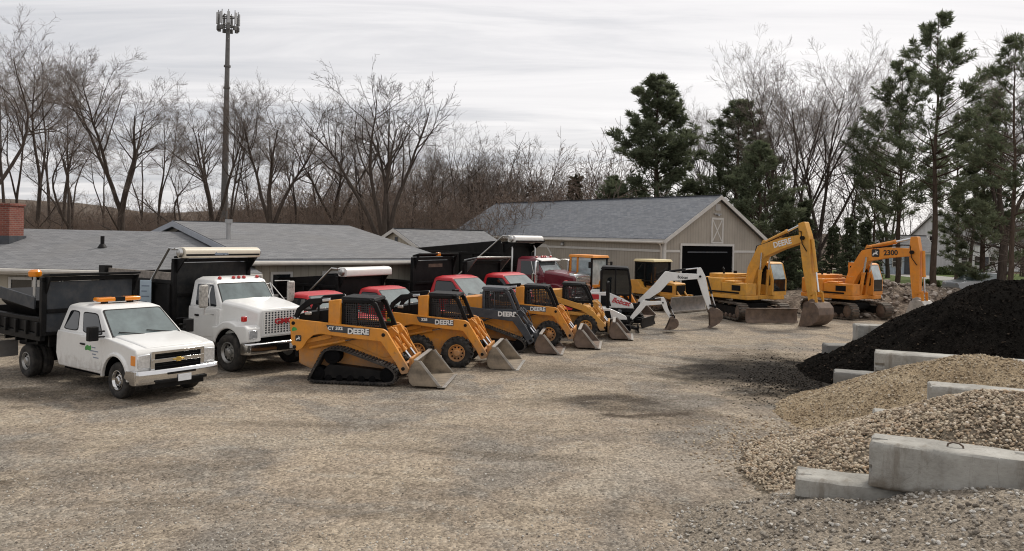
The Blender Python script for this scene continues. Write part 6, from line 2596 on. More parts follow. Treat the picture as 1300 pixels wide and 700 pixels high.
def pile_mat(name, cols, scale, fine, b, vor=40, dist=.03):
    m, nt, p = nodes_of(name)
    v = obj_vec(nt)
    c = ramp(nt, noise(nt, v, scale, 8, .65), [(.3, cols[0]), (.5, cols[1]), (.7, cols[2])])
    vo = N(nt, 'ShaderNodeTexVoronoi')
    vo.inputs['Scale'].default_value = vor
    nt.links.new(v, vo.inputs['Vector'])
    c = mix(nt, .75, c, ramp(nt, vo.outputs['Color'], [(.1, .45), (.5, 1), (.9, 1.6)]), 'MULTIPLY')
    f = noise(nt, v, fine, 6, .7)
    c = mix(nt, .4, c, ramp(nt, f, [(.3, .55), (.7, 1.4)]), 'MULTIPLY')
    nt.links.new(c, p.inputs['Base Color'])
    p.inputs['Roughness'].default_value = 1.0
    p.inputs['Specular IOR Level'].default_value = .02
    b1 = bump(nt, p, vo.outputs['Distance'], b, -dist)
    bump(nt, p, noise(nt, v, 5, 6, .7), .5, .12, b1)
    return m


rnd = random.Random(11)


def scatter(mound, n, x0, x1, y0, y1, s0, s1, zmin=-.02, sink=.25, clip=None, foot=0.0):
    pts, sz = [], []
    tries = 0
    while len(pts) < n and tries < n * 40:
        tries += 1
        x, y = rnd.uniform(x0, x1), rnd.uniform(y0, y1)
        z = mound.z(x, y)
        if z < zmin:
            continue
        if clip and not clip(x, y):
            continue
        r = s0 + (s1 - s0) * rnd.random() ** 1.8
        pts.append((x, y, max(z, uneven(x, y)) + r * (.5 - sink)))
        sz.append(r)
    return pts, sz


# black mulch between the third and the fourth wall
mul = Mound([(15.6, 21.8, 2.8, .62, 2.0, R(-8)), (11.2, 22.2, .55, .5, .3, R(-10)), (19, 20.2, 2.5, .5, 2, 0)], .06, 1.3)
mulch_m = pile_mat('black_mulch', [(.005, .0044, .0038), (.008, .007, .006), (.015, .0125, .0105)], 1.0, 40, .9, 30, .05)
mo = mul.mesh('mulch_pile', mulch_m, 7.2, 23, 16.5, 28, .09, .022)
tag(mo, 'tall heap of black shredded mulch between concrete block walls at the right edge', 'mulch pile')
mulch_bits = stone_mat('mulch_shreds', [(0, (.003, .0027, .0025)), (.55, (.009, .0075, .0065)), (.88, (.026, .021, .017)), (1, (.085, .065, .048))], 1.0, 30, .02)
pts, sz = scatter(mul, 9000, 7.2, 17.0, 17, 23.5, .012, .04, .0, .15)
while len(pts) < 12500:
    g = G(1010 + rnd.gauss(0, 48), 480 + rnd.gauss(0, 15))
    if g.y < 28 and g.x < 12:
        r = rnd.uniform(.010, .034)
        pts.append((g.x, g.y, max(uneven(g.x, g.y), mul.z(g.x, g.y)) + r * .1))
        sz.append(r)
st_ = stones('mulch_shreds', mulch_bits, pts, sz, 1, 3, (.15, .35), .3, False, mo)
st_['kind'] = 'stuff'

# brown gravel between the second and the third wall
brn = Mound([(10.0, 16.5, 1.42, .45, .4, R(-25)), (13.4, 15.4, 1.75, .42, .8, R(-25)), (8.6, 17.0, .40, .44, .2, R(-15))], .035, 1.5)
brown_m = pile_mat('brown_pea_gravel', [(.24, .18, .115), (.32, .25, .165), (.38, .31, .215)], .8, 40, .8, 46)
bo_ = brn.mesh('gravel_pile', brown_m, 3.4, 17, 13.2, 20, .10, .012)
tag(bo_, 'low heap of fine brown gravel between the mulch and the cobbles', 'gravel pile')
pea = stone_mat('pea_stones', [(0, (.19, .14, .09)), (.4, (.32, .25, .165)), (.75, (.41, .335, .235)), (1, (.52, .46, .37))])
pts, sz = scatter(brn, 9000, 5.2, 12.5, 14.2, 19.5, .014, .032, -.0, .15)
st_ = stones('pea_stones', pea, pts, sz, 1, 5, (.5, .85), .15, True, bo_)
st_['kind'] = 'stuff'

# cobbles between the first and the second wall
cob = Mound([(8.2, 12.0, 1.50, .44, .4, R(-30)), (6.9, 12.3, .50, .44, .3, R(-25)), (11, 10.5, 1.7, .4, .8, R(-30))], .04, 1.7)
cob_m = pile_mat('cobble_bed', [(.10, .08, .06), (.15, .125, .095), (.2, .17, .13)], 1.2, 20, .9, 12, .06)
co_ = cob.mesh('cobble_pile', cob_m, 2.2, 13, 8.5, 15.2, .09, .012)
tag(co_, 'heap of rounded tan cobbles behind the nearest concrete wall', 'cobble pile')
cobble = stone_mat('cobble_stones', [(0, (.16, .12, .085)), (.2, (.29, .225, .16)), (.5, (.42, .345, .245)), (.72, (.50, .435, .335)), (.88, (.40, .285, .18)), (1, (.58, .53, .45))], .8, 12)
pts, sz = scatter(cob, 20000, 3.4, 9.6, 9.6, 14.6, .013, .040, .0, .05)
st_ = stones('cobble_stones', cobble, pts, sz, 1, 8, (.5, .85), .10, True, co_)
st_['kind'] = 'stuff'
# cobbles rolled out over the yard
pts, sz = [], []
while len(pts) < 2200:
    a = rnd.gauss(0, 1.0)
    g = G(1010 + rnd.gauss(0, 62), 575 + rnd.gauss(-8, 20))
    if 3.0 < g.x < 7 and 9.5 < g.y < 17:
        r = rnd.uniform(.012, .036)
        pts.append((g.x, g.y, max(uneven(g.x, g.y), cob.z(g.x, g.y)) + r * .25))
        sz.append(r)
st_ = stones('loose_pebbles', cobble, pts, sz, 1, 9, (.5, .85), .12, True)
tag(st_, 'loose cobbles rolled out over the yard at the foot of the cobble pile', 'pebbles', kind='stuff')

# grey gravel heap in the near right corner
gry = Mound([(7.3, 7.5, 1.30, .34, .8, R(-28)), (5.6, 9.1, .48, .32, .4, R(-28)), (4.7, 9.9, .40, .32, .45, R(-20)), (9.5, 5, 1.6, .34, 1, R(-28))], .04, 1.4)
grey_m = pile_mat('grey_crusher_run', [(.18, .155, .125), (.25, .215, .172), (.31, .27, .215)], .9, 40, .8, 32)
go_ = gry.mesh('crushed_stone_pile', grey_m, .2, 13, 3, 11.5, .08, .012)
tag(go_, 'low bank of grey crushed stone below the nearest concrete wall, lower right corner', 'gravel pile')
chip = stone_mat('crushed_chips', [(0, (.13, .11, .09)), (.35, (.25, .22, .18)), (.75, (.38, .355, .31)), (1, (.54, .52, .48))])
pts, sz = scatter(gry, 8500, 1.2, 8.5, 5, 11.2, .008, .040, -.06, .2)
st_ = stones('crushed_chips', chip, pts, sz, 1, 12, (.4, .8), .22, False, go_)
st_['kind'] = 'stuff'

# loose stones over the near yard
pts, sz = [], []
while len(pts) < 9000:
    px, py = rnd.uniform(-30, 1330), 470 + 240 * rnd.random() ** .6
    g = G(px, py)
    if vnoise(g.x, g.y, .6) + vnoise(g.x * 2.1, g.y * 1.7, .9) * .6 + rnd.gauss(0, .5) < 0:
        continue
    if px > 930 and py < 560 and False:
        continue
    r = .006 + .016 * rnd.random() ** 3
    pts.append((g.x, g.y, uneven(g.x, g.y) + r * .15))
    sz.append(r)
st_ = stones('loose_gravel', chip, pts, sz, 1, 21, (.4, .8), .2, False)
tag(st_, 'small loose stones scattered over the dirt yard', 'gravel', kind='stuff')

# rubble bank beyond the orange excavator
rc = D(1138, 390, 43)
rub = Mound([(rc.x, rc.y, 1.45, .36, 1.4, 0), (rc.x + 5, rc.y + 1, 1.2, .3, 2, 0)], .15, 1.1)
rub_m = pile_mat('rubble_soil', [(.09, .07, .055), (.15, .12, .095), (.22, .185, .15)], .9, 12, .9, 6, .1)
ro_ = rub.mesh('rubble_bank', rub_m, rc.x - 6, rc.x + 12, rc.y - 5, rc.y + 5, .25, .06)
tag(ro_, 'bank of brown broken rubble behind the orange excavator', 'rubble pile')
rubble = stone_mat('rubble_rock', [(0, (.10, .08, .065)), (.5, (.20, .165, .135)), (1, (.36, .32, .28))])
pts, sz = scatter(rub, 700, rc.x - 5, rc.x + 8, rc.y - 4.5, rc.y + 1, .05, .22, .0, .2)
st_ = stones('rubble_rocks', rubble, pts, sz, 1, 31, (.4, .8), .25, False, ro_)
st_['kind'] = 'stuff'
# leaf mould heap low behind the big excavator
rc2 = D(1015, 385, 46)
lm = Mound([(rc2.x, rc2.y, .8, .3, 1.2, 0)], .08, 1.2)
lo2 = lm.mesh('soil_bank', rub_m, rc2.x - 5, rc2.x + 5, rc2.y - 4, rc2.y + 4, .25, .04)
tag(lo2, 'low bank of brown soil between the two large excavators', 'soil pile')
# ------------------------------------------------------------------ trees
def bark(name, col, var=.4):
    m, nt, p = nodes_of(name)
    v = obj_vec(nt, (6, 6, 1.2))
    c = ramp(nt, noise(nt, v, 1.5, 6, .7), [(.3, tuple(q * (1 - var) for q in col)), (.7, tuple(q * (1 + var) for q in col))])
    nt.links.new(c, p.inputs['Base Color'])
    p.inputs['Roughness'].default_value = .95
    p.inputs['Specular IOR Level'].default_value = .1
    return m


M['bark'] = bark('dark_bark', (.070, .056, .047))
M['bark_pale'] = bark('pale_bark', (.17, .145, .125))
M['twig'] = bark('brown_twig', (.15, .122, .104))
M['twig_pale'] = bark('pale_twig', (.20, .165, .145))
M['twig_red'] = bark('reddish_twig', (.175, .132, .106))
M['bark_pine'] = bark('pine_bark', (.085, .062, .048))


def needle_mat(name, a, b_):
    m, nt, p = nodes_of(name)
    g = N(nt, 'ShaderNodeNewGeometry')
    c = ramp(nt, noise(nt, obj_vec(nt), .9, 4, .6), [(.35, a), (.65, b_)])
    c = mix(nt, .45, c, ramp(nt, g.outputs['Random Per Island'], [(0, .6), (1, 1.5)]), 'MULTIPLY')
    nt.links.new(c, p.inputs['Base Color'])
    p.inputs['Roughness'].default_value = .7
    p.inputs['Specular IOR Level'].default_value = .2
    tl = N(nt, 'ShaderNodeBsdfTranslucent')
    nt.links.new(c, tl.inputs['Color'])
    ms = N(nt, 'ShaderNodeMixShader')
    ms.inputs[0].default_value = .45
    nt.links.new(p.outputs[0], ms.inputs[1])
    nt.links.new(tl.outputs[0], ms.inputs[2])
    nt.links.new(ms.outputs[0], nt.nodes['Material Output'].inputs['Surface'])
    return m


M['needle'] = needle_mat('pine_needles', (.11, .135, .078), (.17, .19, .115))
M['needle_dark'] = needle_mat('dark_needles', (.10, .12, .07), (.15, .17, .105))
M['needle_rust'] = needle_mat('spruce_needles', (.045, .05, .03), (.085, .075, .045))
M['shrub'] = needle_mat('shrub_leaves', (.03, .045, .015), (.07, .085, .03))


class Tubes:
    def __init__(s):
        s.V, s.F = [], []

    def tube(s, pts, rs, n):
        o = len(s.V)
        m = len(pts)
        ref = Vector((.31, .77, .55))
        for i, p in enumerate(pts):
            d = (pts[min(i + 1, m - 1)] - pts[max(i - 1, 0)])
            d = d.normalized() if d.length > 1e-6 else Vector((0, 0, 1))
            u = d.cross(ref)
            if u.length < .1:
                u = d.cross(Vector((1, 0, 0)))
            u.normalize()
            w_ = d.cross(u)
            for k in range(n):
                a = 2 * PI * k / n
                q = p + (u * math.cos(a) + w_ * math.sin(a)) * rs[i]
                s.V.append((q.x, q.y, q.z))
        for i in range(m - 1):
            for k in range(n):
                j = (k + 1) % n
                s.F.append((o + i * n + k, o + i * n + j, o + (i + 1) * n + j, o + (i + 1) * n + k))

    def mesh(s, name, mat, smooth=True):
        me = bpy.data.meshes.new(name)
        me.from_pydata(s.V, [], s.F)
        me.materials.append(mat)
        if smooth:
            me.polygons.foreach_set('use_smooth', [True] * len(me.polygons))
        me.update()
        return me


def rdir(rg, d, ang):
    """direction turned from d by ang about a random azimuth"""
    a = rg.uniform(0, 2 * PI)
    u = d.orthogonal().normalized()
    w_ = d.cross(u)
    return (d * math.cos(ang) + (u * math.cos(a) + w_ * math.sin(a)) * math.sin(ang)).normalized()


def bare_tree(seed, H, r0, fork=.3, limbs=3, spread=.5, gnarl=.12, lean=(0, 0), levels=4, kids=(7, 7, 6), up=.10, minr=.008, low_limb=None, fill=1.0):
    rg = random.Random(seed)
    T, C = Tubes(), Tubes()

    def branch(p, d, L, r, lev):
        n = max(3, int(L / (.9 if lev < 2 else .5)))
        n = min(n, 10 if lev < 2 else 5 if lev == 2 else 3)
        pts, rs, dirs = [p.copy()], [r], [d.copy()]
        g = gnarl * (1 + .4 * lev)
        for i in range(n):
            d = (d + Vector((rg.gauss(0, g), rg.gauss(0, g), rg.gauss(0, g) + up * (.6 if lev else .2)))).normalized()
            p = p + d * (L / n)
            pts.append(p.copy())
            f = (i + 1) / n
            rs.append(max(minr * .7, r * (1 - f * (.86 if lev == 0 else .85))))
            dirs.append(d.copy())
        (T if lev <= 1 else C).tube(pts, rs, 7 if lev == 0 else 5 if lev == 1 else 3)
        if lev >= levels:
            return
        k = kids[min(lev, len(kids) - 1)]
        k = max(2, int(k * rg.uniform(.75, 1.25) * fill))
        for q in range(k):
            f = rg.uniform(.18 if lev else .4, 1.0)
            i = min(n - 1, int(f * n))
            t_ = f * n - i
            bp = pts[i].lerp(pts[i + 1], t_)
            br = rs[i] * (1 - t_) + rs[i + 1] * t_
            nl = L * rg.uniform(.34, .62) * (1.1 - .45 * f)
            if nl < .35:
                continue
            nd = rdir(rg, dirs[i], R(rg.uniform(24, 58)))
            if nd.z < -.15:
                nd.z = abs(nd.z) * .3
                nd.normalize()
            branch(bp, nd, nl, max(minr, min(br * .60, nl * .0175)), lev + 1)

    # trunk up to the fork
    hf = H * fork
    n = 6
    p, d = Vector((0, 0, -.15)), Vector((lean[0], lean[1], 1)).normalized()
    pts, rs = [p.copy()], [r0 * 1.25]
    for i in range(n):
        d = (d + Vector((rg.gauss(0, gnarl * .5), rg.gauss(0, gnarl * .5), .05))).normalized()
        p = p + d * (hf / n)
        pts.append(p.copy())
        rs.append(r0 * (1 - .25 * (i + 1) / n))
    T.tube(pts, rs, 8)
    a0 = rg.uniform(0, 6.28)
    for k in range(limbs):
        a = a0 + 2 * PI * k / limbs + rg.uniform(-.4, .4)
        sp_ = spread * rg.uniform(.6, 1.2)
        if limbs > 1 and k == 0:
            sp_ *= .35
        nd = (d + Vector((math.cos(a), math.sin(a), 0)) * sp_).normalized()
        branch(p, nd, (H - hf) * rg.uniform(.82, 1.05) / max(.72, nd.z), r0 * (.72 if k == 0 else .55), 0 if k == 0 else 0)
    # a few limbs off the trunk below the fork
    for k in range(rg.randint(1, 3)):
        i = rg.randint(2, n - 1)
        nd = rdir(rg, Vector((0, 0, 1)), R(rg.uniform(50, 80)))
        branch(pts[i], nd, H * rg.uniform(.12, .28), r0 * .28, 1)
    if low_limb:
        i = 4
        branch(pts[i], Vector(low_limb[:3]).normalized(), low_limb[3], r0 * .42, 0)
    return T, C


PROTO = {}


def proto(key, mats=('bark', 'twig'), **kw):
    T, C = bare_tree(**kw)
    PROTO[key] = (T.mesh('trunk', M[mats[0]]), C.mesh('crown', M[mats[1]]))


def put_tree(name, label, key, x, y, s=1.0, rz=0.0, group=None, cat='tree', sz=None, z=0.0, wide=1.0):
    t = thing(name, label, cat, (x, y, z), rz, group)
    t.scale = (s * wide, s * wide, sz or s)
    for nm, me in zip(('trunk', 'crown'), PROTO[key]):
        o = bpy.data.objects.new(nm, me)
        COL.objects.link(o)
        o.parent = t
    return t


proto('oak_wide', seed=3, H=17, r0=.40, fork=.36, limbs=4, spread=.52, gnarl=.075, kids=(11, 9, 8))
proto('oak_fork', seed=11, H=17, r0=.40, fork=.30, limbs=3, spread=.42, gnarl=.07, kids=(11, 9, 8))
proto('slim_a', seed=21, H=17, r0=.20, fork=.30, limbs=2, spread=.26, gnarl=.05, kids=(12, 9, 7))
proto('slim_b', seed=34, H=17, r0=.19, fork=.42, limbs=2, spread=.34, gnarl=.06, kids=(12, 9, 7))
proto('leaner', seed=42, H=13, r0=.22, fork=.35, limbs=3, spread=.55, gnarl=.15, lean=(-.42, .05), kids=(9, 8, 7))
proto('dead', mats=('bark', 'bark'), seed=54, H=17, r0=.50, fork=.16, limbs=6, spread=.30, gnarl=.08, kids=(10, 6, 4), levels=4, minr=.014, low_limb=(1, -.1, .12, 10.5))
proto('vase', mats=('bark', 'twig'), seed=61, H=11, r0=.20, fork=.12, limbs=7, spread=.50, gnarl=.06, kids=(10, 8, 5))
proto('maple_pale', mats=('bark', 'twig_pale'), seed=73, H=18, r0=.30, fork=.18, limbs=6, spread=.42, gnarl=.06, kids=(10, 8, 6), up=.14)
proto('near_limb', seed=81, H=15, r0=.30, fork=.3, limbs=4, spread=.8, gnarl=.13, kids=(9, 7, 6))
proto('scrub', mats=('twig', 'twig_red'), seed=91, H=8, r0=.10, fork=.15, limbs=4, spread=.45, gnarl=.10, kids=(8, 6, 4), minr=.012)
proto('thin', mats=('bark', 'twig_red'), seed=97, H=12, r0=.13, fork=.4, limbs=2, spread=.3, gnarl=.09, kids=(9, 6, 4), minr=.012)


def at(px, y):
    return D(px, 300, y).x


LEFT = [
    # px, y, proto, scale, turn, label
    (-28, 46, 'near_limb', 1.05, .6, 'bare tree whose limbs reach in from the upper left corner'),
    (6, 60, 'slim_a', .98, 1.2, 'slender bare tree at the left edge, above the brick chimney'),
    (44, 64, 'slim_b', 1.14, 2.6, 'tall slender bare tree just right of the brick chimney'),
    (80, 70, 'slim_a', 1.02, 4.0, 'slender upright bare tree second to the right of the chimney'),
    (112, 62, 'leaner', 1.0, .3, 'thin bare tree leaning to the left above the long house roof'),
    (156, 60, 'oak_wide', .86, 1.0, 'broad bare oak with thick low fork above the long house roof'),
    (200, 66, 'slim_b', .80, .4, 'bare tree with bent trunk between the broad oak and the leaning one'),
    (252, 58, 'leaner', .72, .5, 'bare tree bowed strongly to the left beside the tower'),
    (270, 62, 'oak_fork', .80, 2.2, 'dark forked bare oak just left of the cell tower'),
    (290, 58, 'slim_a', .78, 5.0, 'dark bare tree whose trunk hides the cell tower foot'),
    (342, 57, 'oak_fork', .78, 4.1, 'bare oak with wide dark Y shaped fork right of the tower'),
    (376, 66, 'slim_b', .72, 3.3, 'slim bare tree behind the Y forked oak'),
    (428, 66, 'oak_wide', .72, 2.9, 'mid sized bare tree between the Y forked oak and the dead tree'),
    (462, 62, 'slim_a', .72, 2.0, 'dark bare trunk close against the left of the dead tree'),
    (492, 56, 'dead', .80, 0.0, 'big dead many stemmed tree with long low limb to the right'),
    (545, 70, 'slim_b', .62, 1.1, 'short bare tree just right of the dead tree'),
    (612, 82, 'vase', 1.15, 1.6, 'bushy vase shaped bare tree in front of the barn roof left end'),
    (655, 88, 'vase', 1.0, 3.9, 'smaller vase shaped bare tree beside the barn roof end'),
    (26, 72, 'slim_b', .98, 5.2, 'thin bare tree with many upright twigs directly above the chimney'),
    (62, 78, 'slim_a', 1.10, .9, 'distant slim bare tree between two slender ones right of the chimney'),
    (96, 74, 'thin', 1.30, 1.8, 'very thin straight bare sapling left of the leaning tree'),
    (134, 80, 'slim_b', .74, 4.4, 'faint slim bare tree left of the broad oak'),
    (182, 72, 'thin', 1.05, 3.0, 'thin bare sapling close right of the broad oak'),
    (318, 74, 'slim_a', .74, 1.4, 'slim bare tree between the tower and the Y forked oak'),
    (404, 72, 'thin', 1.10, .6, 'thin bare sapling right of the Y forked oak'),
    (522, 76, 'slim_a', .70, 5.6, 'thin upright bare tree just behind the dead tree'),
    (580, 84, 'vase', .95, 2.7, 'bushy bare tree between the dead tree and the vase shaped one'),
]
for px, y, k, s, rz, lab in LEFT:
    put_tree('bare_tree', lab, k, at(px, y), y, s * (.88 if px < 125 else .95), rz, 'bare trees along the wood edge')

RIGHT = [
    (903, 82, 'maple_pale', .80, .7, 'pale bare maple behind the second dark pine'),
    (1003, 70, 'maple_pale', .90, 2.0, 'pale bare maple with upright limbs right of the barn pines'),
    (1040, 72, 'maple_pale', .92, 4.3, 'pale bare maple standing left of the tall open pine'),
    (975, 66, 'slim_b', .78, 5.1, 'dark thin bare trunk right beside the barn gable'),
    (1128, 84, 'maple_pale', .80, 5.5, 'pale bare tree seen between the two open pines'),
    (1232, 74, 'slim_b', .98, .3, 'thin bare tree between the tall pine and the right edge'),
    (1272, 58, 'oak_fork', .86, 3.0, 'dark bare tree with leaning trunk near the right edge'),
    (1306, 52, 'slim_a', .86, 2.2, 'dark slender bare trunk at the right edge of the picture'),
]
for px, y, k, s, rz, lab in RIGHT:
    put_tree('bare_tree', lab, k, at(px, y), y, s, rz, 'bare trees among the pines')


# ------------------------------------------------------------------ conifers
def conifer(seed, H, r0, crown0, width, kind='pine', dens=1.0, needle=.30, tuft=9, gap=.55, ends=.45, minlen=.5, wn=.035):
    """crown0: share of the height left bare; width: half-width of the crown at its widest"""
    rg = random.Random(seed)
    T = Tubes()
    n = 14
    pts, rs = [], []
    p = Vector((0, 0, -.1))
    for i in range(n + 1):
        f = i / n
        pts.append(Vector((p.x, p.y, -.1 + H * f)))
        rs.append(max(.03, r0 * (1 - f * .95)))
        p += Vector((rg.gauss(0, .05), rg.gauss(0, .05), 0))
    T.tube(pts, rs, 8)
    V, F = [], []

    def tufts(c, d, L, k):
        for _ in range(k):
            nd = (d + Vector((rg.gauss(0, .75), rg.gauss(0, .75), rg.gauss(.15, .6)))).normalized()
            ln = L * rg.uniform(.6, 1.2)
            sd_ = nd.cross(Vector((rg.gauss(0, 1), rg.gauss(0, 1), rg.gauss(0, 1)))).normalized() * (wn * rg.uniform(.7, 1.3))
            o = len(V)
            m_ = c + nd * ln * .5
            e = c + nd * ln
            for q in (c, m_ + sd_, e, m_ - sd_):
                V.append((q.x, q.y, q.z))
            F.append((o, o + 1, o + 2, o + 3))

    z = H * crown0
    while z < H - .25:
        f = (z - H * crown0) / (H * (1 - crown0))
        if kind == 'pine':
            prof = (1 - f) ** .62 * (0.55 + .45 * min(1, f * 4))
        else:
            prof = (1 - f) ** .95
        m = rg.randint(3, 5) if kind == 'pine' else rg.randint(5, 7)
        for k in range(m):
            if rg.random() > dens:
                continue
            L = max(minlen, width * prof * rg.uniform(.55, 1.15))
            a = rg.uniform(0, 2 * PI)
            i = min(n - 1, int(z / H * n))
            base = pts[i].lerp(pts[i + 1], z / H * n - i)
            tilt = rg.uniform(.05, .35) + f * .7 if kind == 'pine' else rg.uniform(-.28, -.05) + f * .5
            d = Vector((math.cos(a), math.sin(a), tilt)).normalized()
            nb = 4
            bp, br = [base.copy()], [max(.02, L * .016)]
            q = base.copy()
            for s in range(nb):
                d = (d + Vector((rg.gauss(0, .10), rg.gauss(0, .10), .08 if kind == 'pine' else .05))).normalized()
                q = q + d * (L / nb)
                bp.append(q.copy())
                br.append(max(.008, L * .016 * (1 - (s + 1) / nb)))
            T.tube(bp, br, 3)
            # side sprays
            ns = max(3, int(L * 3.4))
            for s in range(ns):
                ff = rg.uniform(ends if kind == 'pine' else .15, 1.0)
                ii = min(nb - 1, int(ff * nb))
                c0 = bp[ii].lerp(bp[ii + 1], ff * nb - ii)
                dd = (bp[ii + 1] - bp[ii]).normalized()
                sl_ = L * .28 * rg.uniform(.4, 1.1) * (1.15 - .6 * ff) + .15
                sd_ = (dd + Vector((rg.gauss(0, .6), rg.gauss(0, .6), rg.gauss(.12, .25)))).normalized()
                e = c0 + sd_ * sl_
                T.tube([c0, e], [.010, .006], 3)
                for w_ in (.45, .75, 1.0):
                    tufts(c0.lerp(e, w_), sd_, needle, tuft)
            tufts(bp[-1], d, needle, tuft)
        z += gap * rg.uniform(.6, 1.3) * (1 - .35 * f)
    for _ in range(3):
        tufts(pts[-1], Vector((0, 0, 1)), needle, tuft)
    me = bpy.data.meshes.new('crown')
    me.from_pydata(V, [], F)
    me.update()
    return T, me


def proto_conifer(key, bark_m='bark_pine', leaf='needle', **kw):
    T, me = conifer(**kw)
    me.materials.append(M[leaf])
    PROTO[key] = (T.mesh('trunk', M[bark_m]), me)


proto_conifer('pine_full', leaf='needle_dark', seed=5, H=18, r0=.34, crown0=.06, width=6.2, dens=.85, needle=.50, tuft=12, gap=.50, ends=.40, wn=.036)
proto_conifer('pine_full_b', leaf='needle', seed=15, H=18, r0=.34, crown0=.08, width=6.0, dens=.75, needle=.50, tuft=11, gap=.56, ends=.42, wn=.034)
proto_conifer('pine_open', leaf='needle', seed=25, H=22, r0=.25, crown0=.30, width=6.0, dens=.60, needle=.46, tuft=9, gap=.62, ends=.50, wn=.030)
proto_conifer('pine_open_b', leaf='needle', seed=37, H=22, r0=.23, crown0=.22, width=5.6, dens=.58, needle=.46, tuft=9, gap=.64, ends=.48, wn=.030)
proto_conifer('spruce', leaf='needle_rust', seed=45, H=9, r0=.16, crown0=.06, width=2.0, kind='spruce', needle=.30, tuft=7, gap=.42, wn=.05)
proto_conifer('spruce_dark', leaf='needle_dark', seed=55, H=9, r0=.16, crown0=.04, width=2.3, kind='spruce', needle=.30, tuft=8, gap=.40, wn=.06)

PG = 'pines around the barn'
CON = [
    (828, 70, 'pine_full', .99, .4, 'dense dark pine standing over the barn roof'),
    (777, 74, 'pine_full', .52, 2.2, 'short dark pine at the left foot of the dense pine'),
    (930, 74, 'pine_full_b', .93, 1.3, 'broad dark pine right of the dense one, behind the barn gable'),
    (968, 60, 'pine_full_b', .62, 3.3, 'lower pine with hanging boughs against the barn gable'),
    (1140, 64, 'pine_open', .84, 4.1, 'open pine with thin trunk left of the tallest pine'),
    (1187, 59, 'pine_open', .95, .9, 'tallest open pine with a bare lower trunk'),
    (1248, 62, 'pine_full_b', .62, 5.0, 'dense low green pine above the mulch pile'),
    (1283, 50, 'pine_open_b', .78, 2.4, 'dark open pine at the right edge'),
    (1108, 78, 'pine_open_b', .62, 1.0, 'smaller pine with drooping boughs behind the excavators'),
    (1215, 84, 'pine_open_b', .80, 3.0, 'pine behind the tallest one, in front of the white house'),
]
for px, y, k, s, rz, lab in CON:
    put_tree('pine_tree', lab, k, at(px, y), y, s, rz, PG, wide=1.2 if k.startswith('pine_full') else 1.05)
SP = [
    (727, 98, 'spruce', 1.26, .2, 'small rusty spruce alone above the barn roof'),
    (1079, 57, 'spruce_dark', .62, 1.2, 'small dark spruce between the two excavators'),
    (1058, 60, 'spruce_dark', .55, 2.9, 'small dark spruce close behind the large excavator arm'),
    (998, 60, 'spruce_dark', .82, .6, 'dark spruce behind the large excavator cab'),
    (1022, 64, 'spruce_dark', .80, 4.0, 'dark spruce behind the large excavator stick'),
    (1100, 66, 'spruce_dark', .62, 5.1, 'dark spruce behind the orange excavator boom'),
]
for px, y, k, s, rz, lab in SP:
    put_tree('spruce_tree', lab, k, at(px, y), y, s, rz, 'small spruces')

# ------------------------------------------------------------------ far woods, one mass
def merged(name, keys, spots, seed, mats):
    rg = np.random.RandomState(seed)
    Vs, Ls, Mi = [], [], []
    off = 0
    base = []
    for key in keys:
        for mi, me in enumerate(PROTO[key]):
            v = np.empty(len(me.vertices) * 3)
            me.vertices.foreach_get('co', v)
            l = np.empty(len(me.loops), dtype=np.int32)
            me.loops.foreach_get('vertex_index', l)
            base.append((key, mi, v.reshape(-1, 3), l))
    for x, y, s, k in spots:
        a = rg.uniform(0, 6.28)
        Rz = np.array([[math.cos(a), -math.sin(a), 0], [math.sin(a), math.cos(a), 0], [0, 0, 1]])
        key = keys[k % len(keys)]
        for kk, mi, v, l in base:
            if kk != key:
                continue
            Vs.append(v @ Rz.T * np.array([s, s, s * rg.uniform(.85, 1.15)]) + np.array([x, y, 0]))
            Ls.append(l + off)
            Mi.append(np.full(len(l) // 4, mi, dtype=np.int32))
            off += len(v)
    V = np.concatenate(Vs)
    L = np.concatenate(Ls)
    mi = np.concatenate(Mi)
    me = bpy.data.meshes.new(name)
    me.vertices.add(len(V))
    me.vertices.foreach_set('co', V.reshape(-1))
    me.loops.add(len(L))
    me.loops.foreach_set('vertex_index', L)
    nf = len(L) // 4
    me.polygons.add(nf)
    me.polygons.foreach_set('loop_start', np.arange(0, nf * 4, 4, dtype=np.int32))
    me.polygons.foreach_set('loop_total', np.full(nf, 4, dtype=np.int32))
    for m in mats:
        me.materials.append(M[m])
    me.polygons.foreach_set('material_index', mi)
    me.update(calc_edges=True)
    o = bpy.data.objects.new(name, me)
    COL.objects.link(o)
    return o


# sparse prototypes for the mass
proto('mass_a', mats=('bark', 'twig_red'), seed=101, H=11, r0=.12, fork=.35, limbs=2, spread=.35, gnarl=.10, kids=(8, 5, 3), levels=3, minr=.020)
proto('mass_b', mats=('bark', 'twig'), seed=103, H=10, r0=.11, fork=.25, limbs=3, spread=.45, gnarl=.10, kids=(7, 5, 3), levels=3, minr=.020)
proto('mass_c', mats=('twig', 'twig_red'), seed=107, H=6, r0=.06, fork=.10, limbs=5, spread=.60, gnarl=.12, kids=(7, 5, 3), levels=3, minr=.016)
rg = random.Random(77)
spots = []
for i in range(360):
    y = rg.uniform(82, 185)
    px = rg.uniform(-60, 800)
    k = .52 + .62 * min(1, max(0, (px - 180) / 330))
    spots.append((at(px, y), y, rg.uniform(.75, 1.2) * k, rg.randint(0, 1)))
o = merged('far_woods', ['mass_a', 'mass_b'], spots, 1, ('bark', 'twig_red'))
tag(o, 'brown leafless woods filling the distance behind the houses', 'woods', kind='stuff')
spots = []
for i in range(340):
    y = rg.uniform(58, 125)
    px = rg.uniform(-60, 780)
    spots.append((at(px, y), y, rg.uniform(.5, 1.05) * (.8 + .35 * min(1, max(0, (px - 250) / 200))), 0))
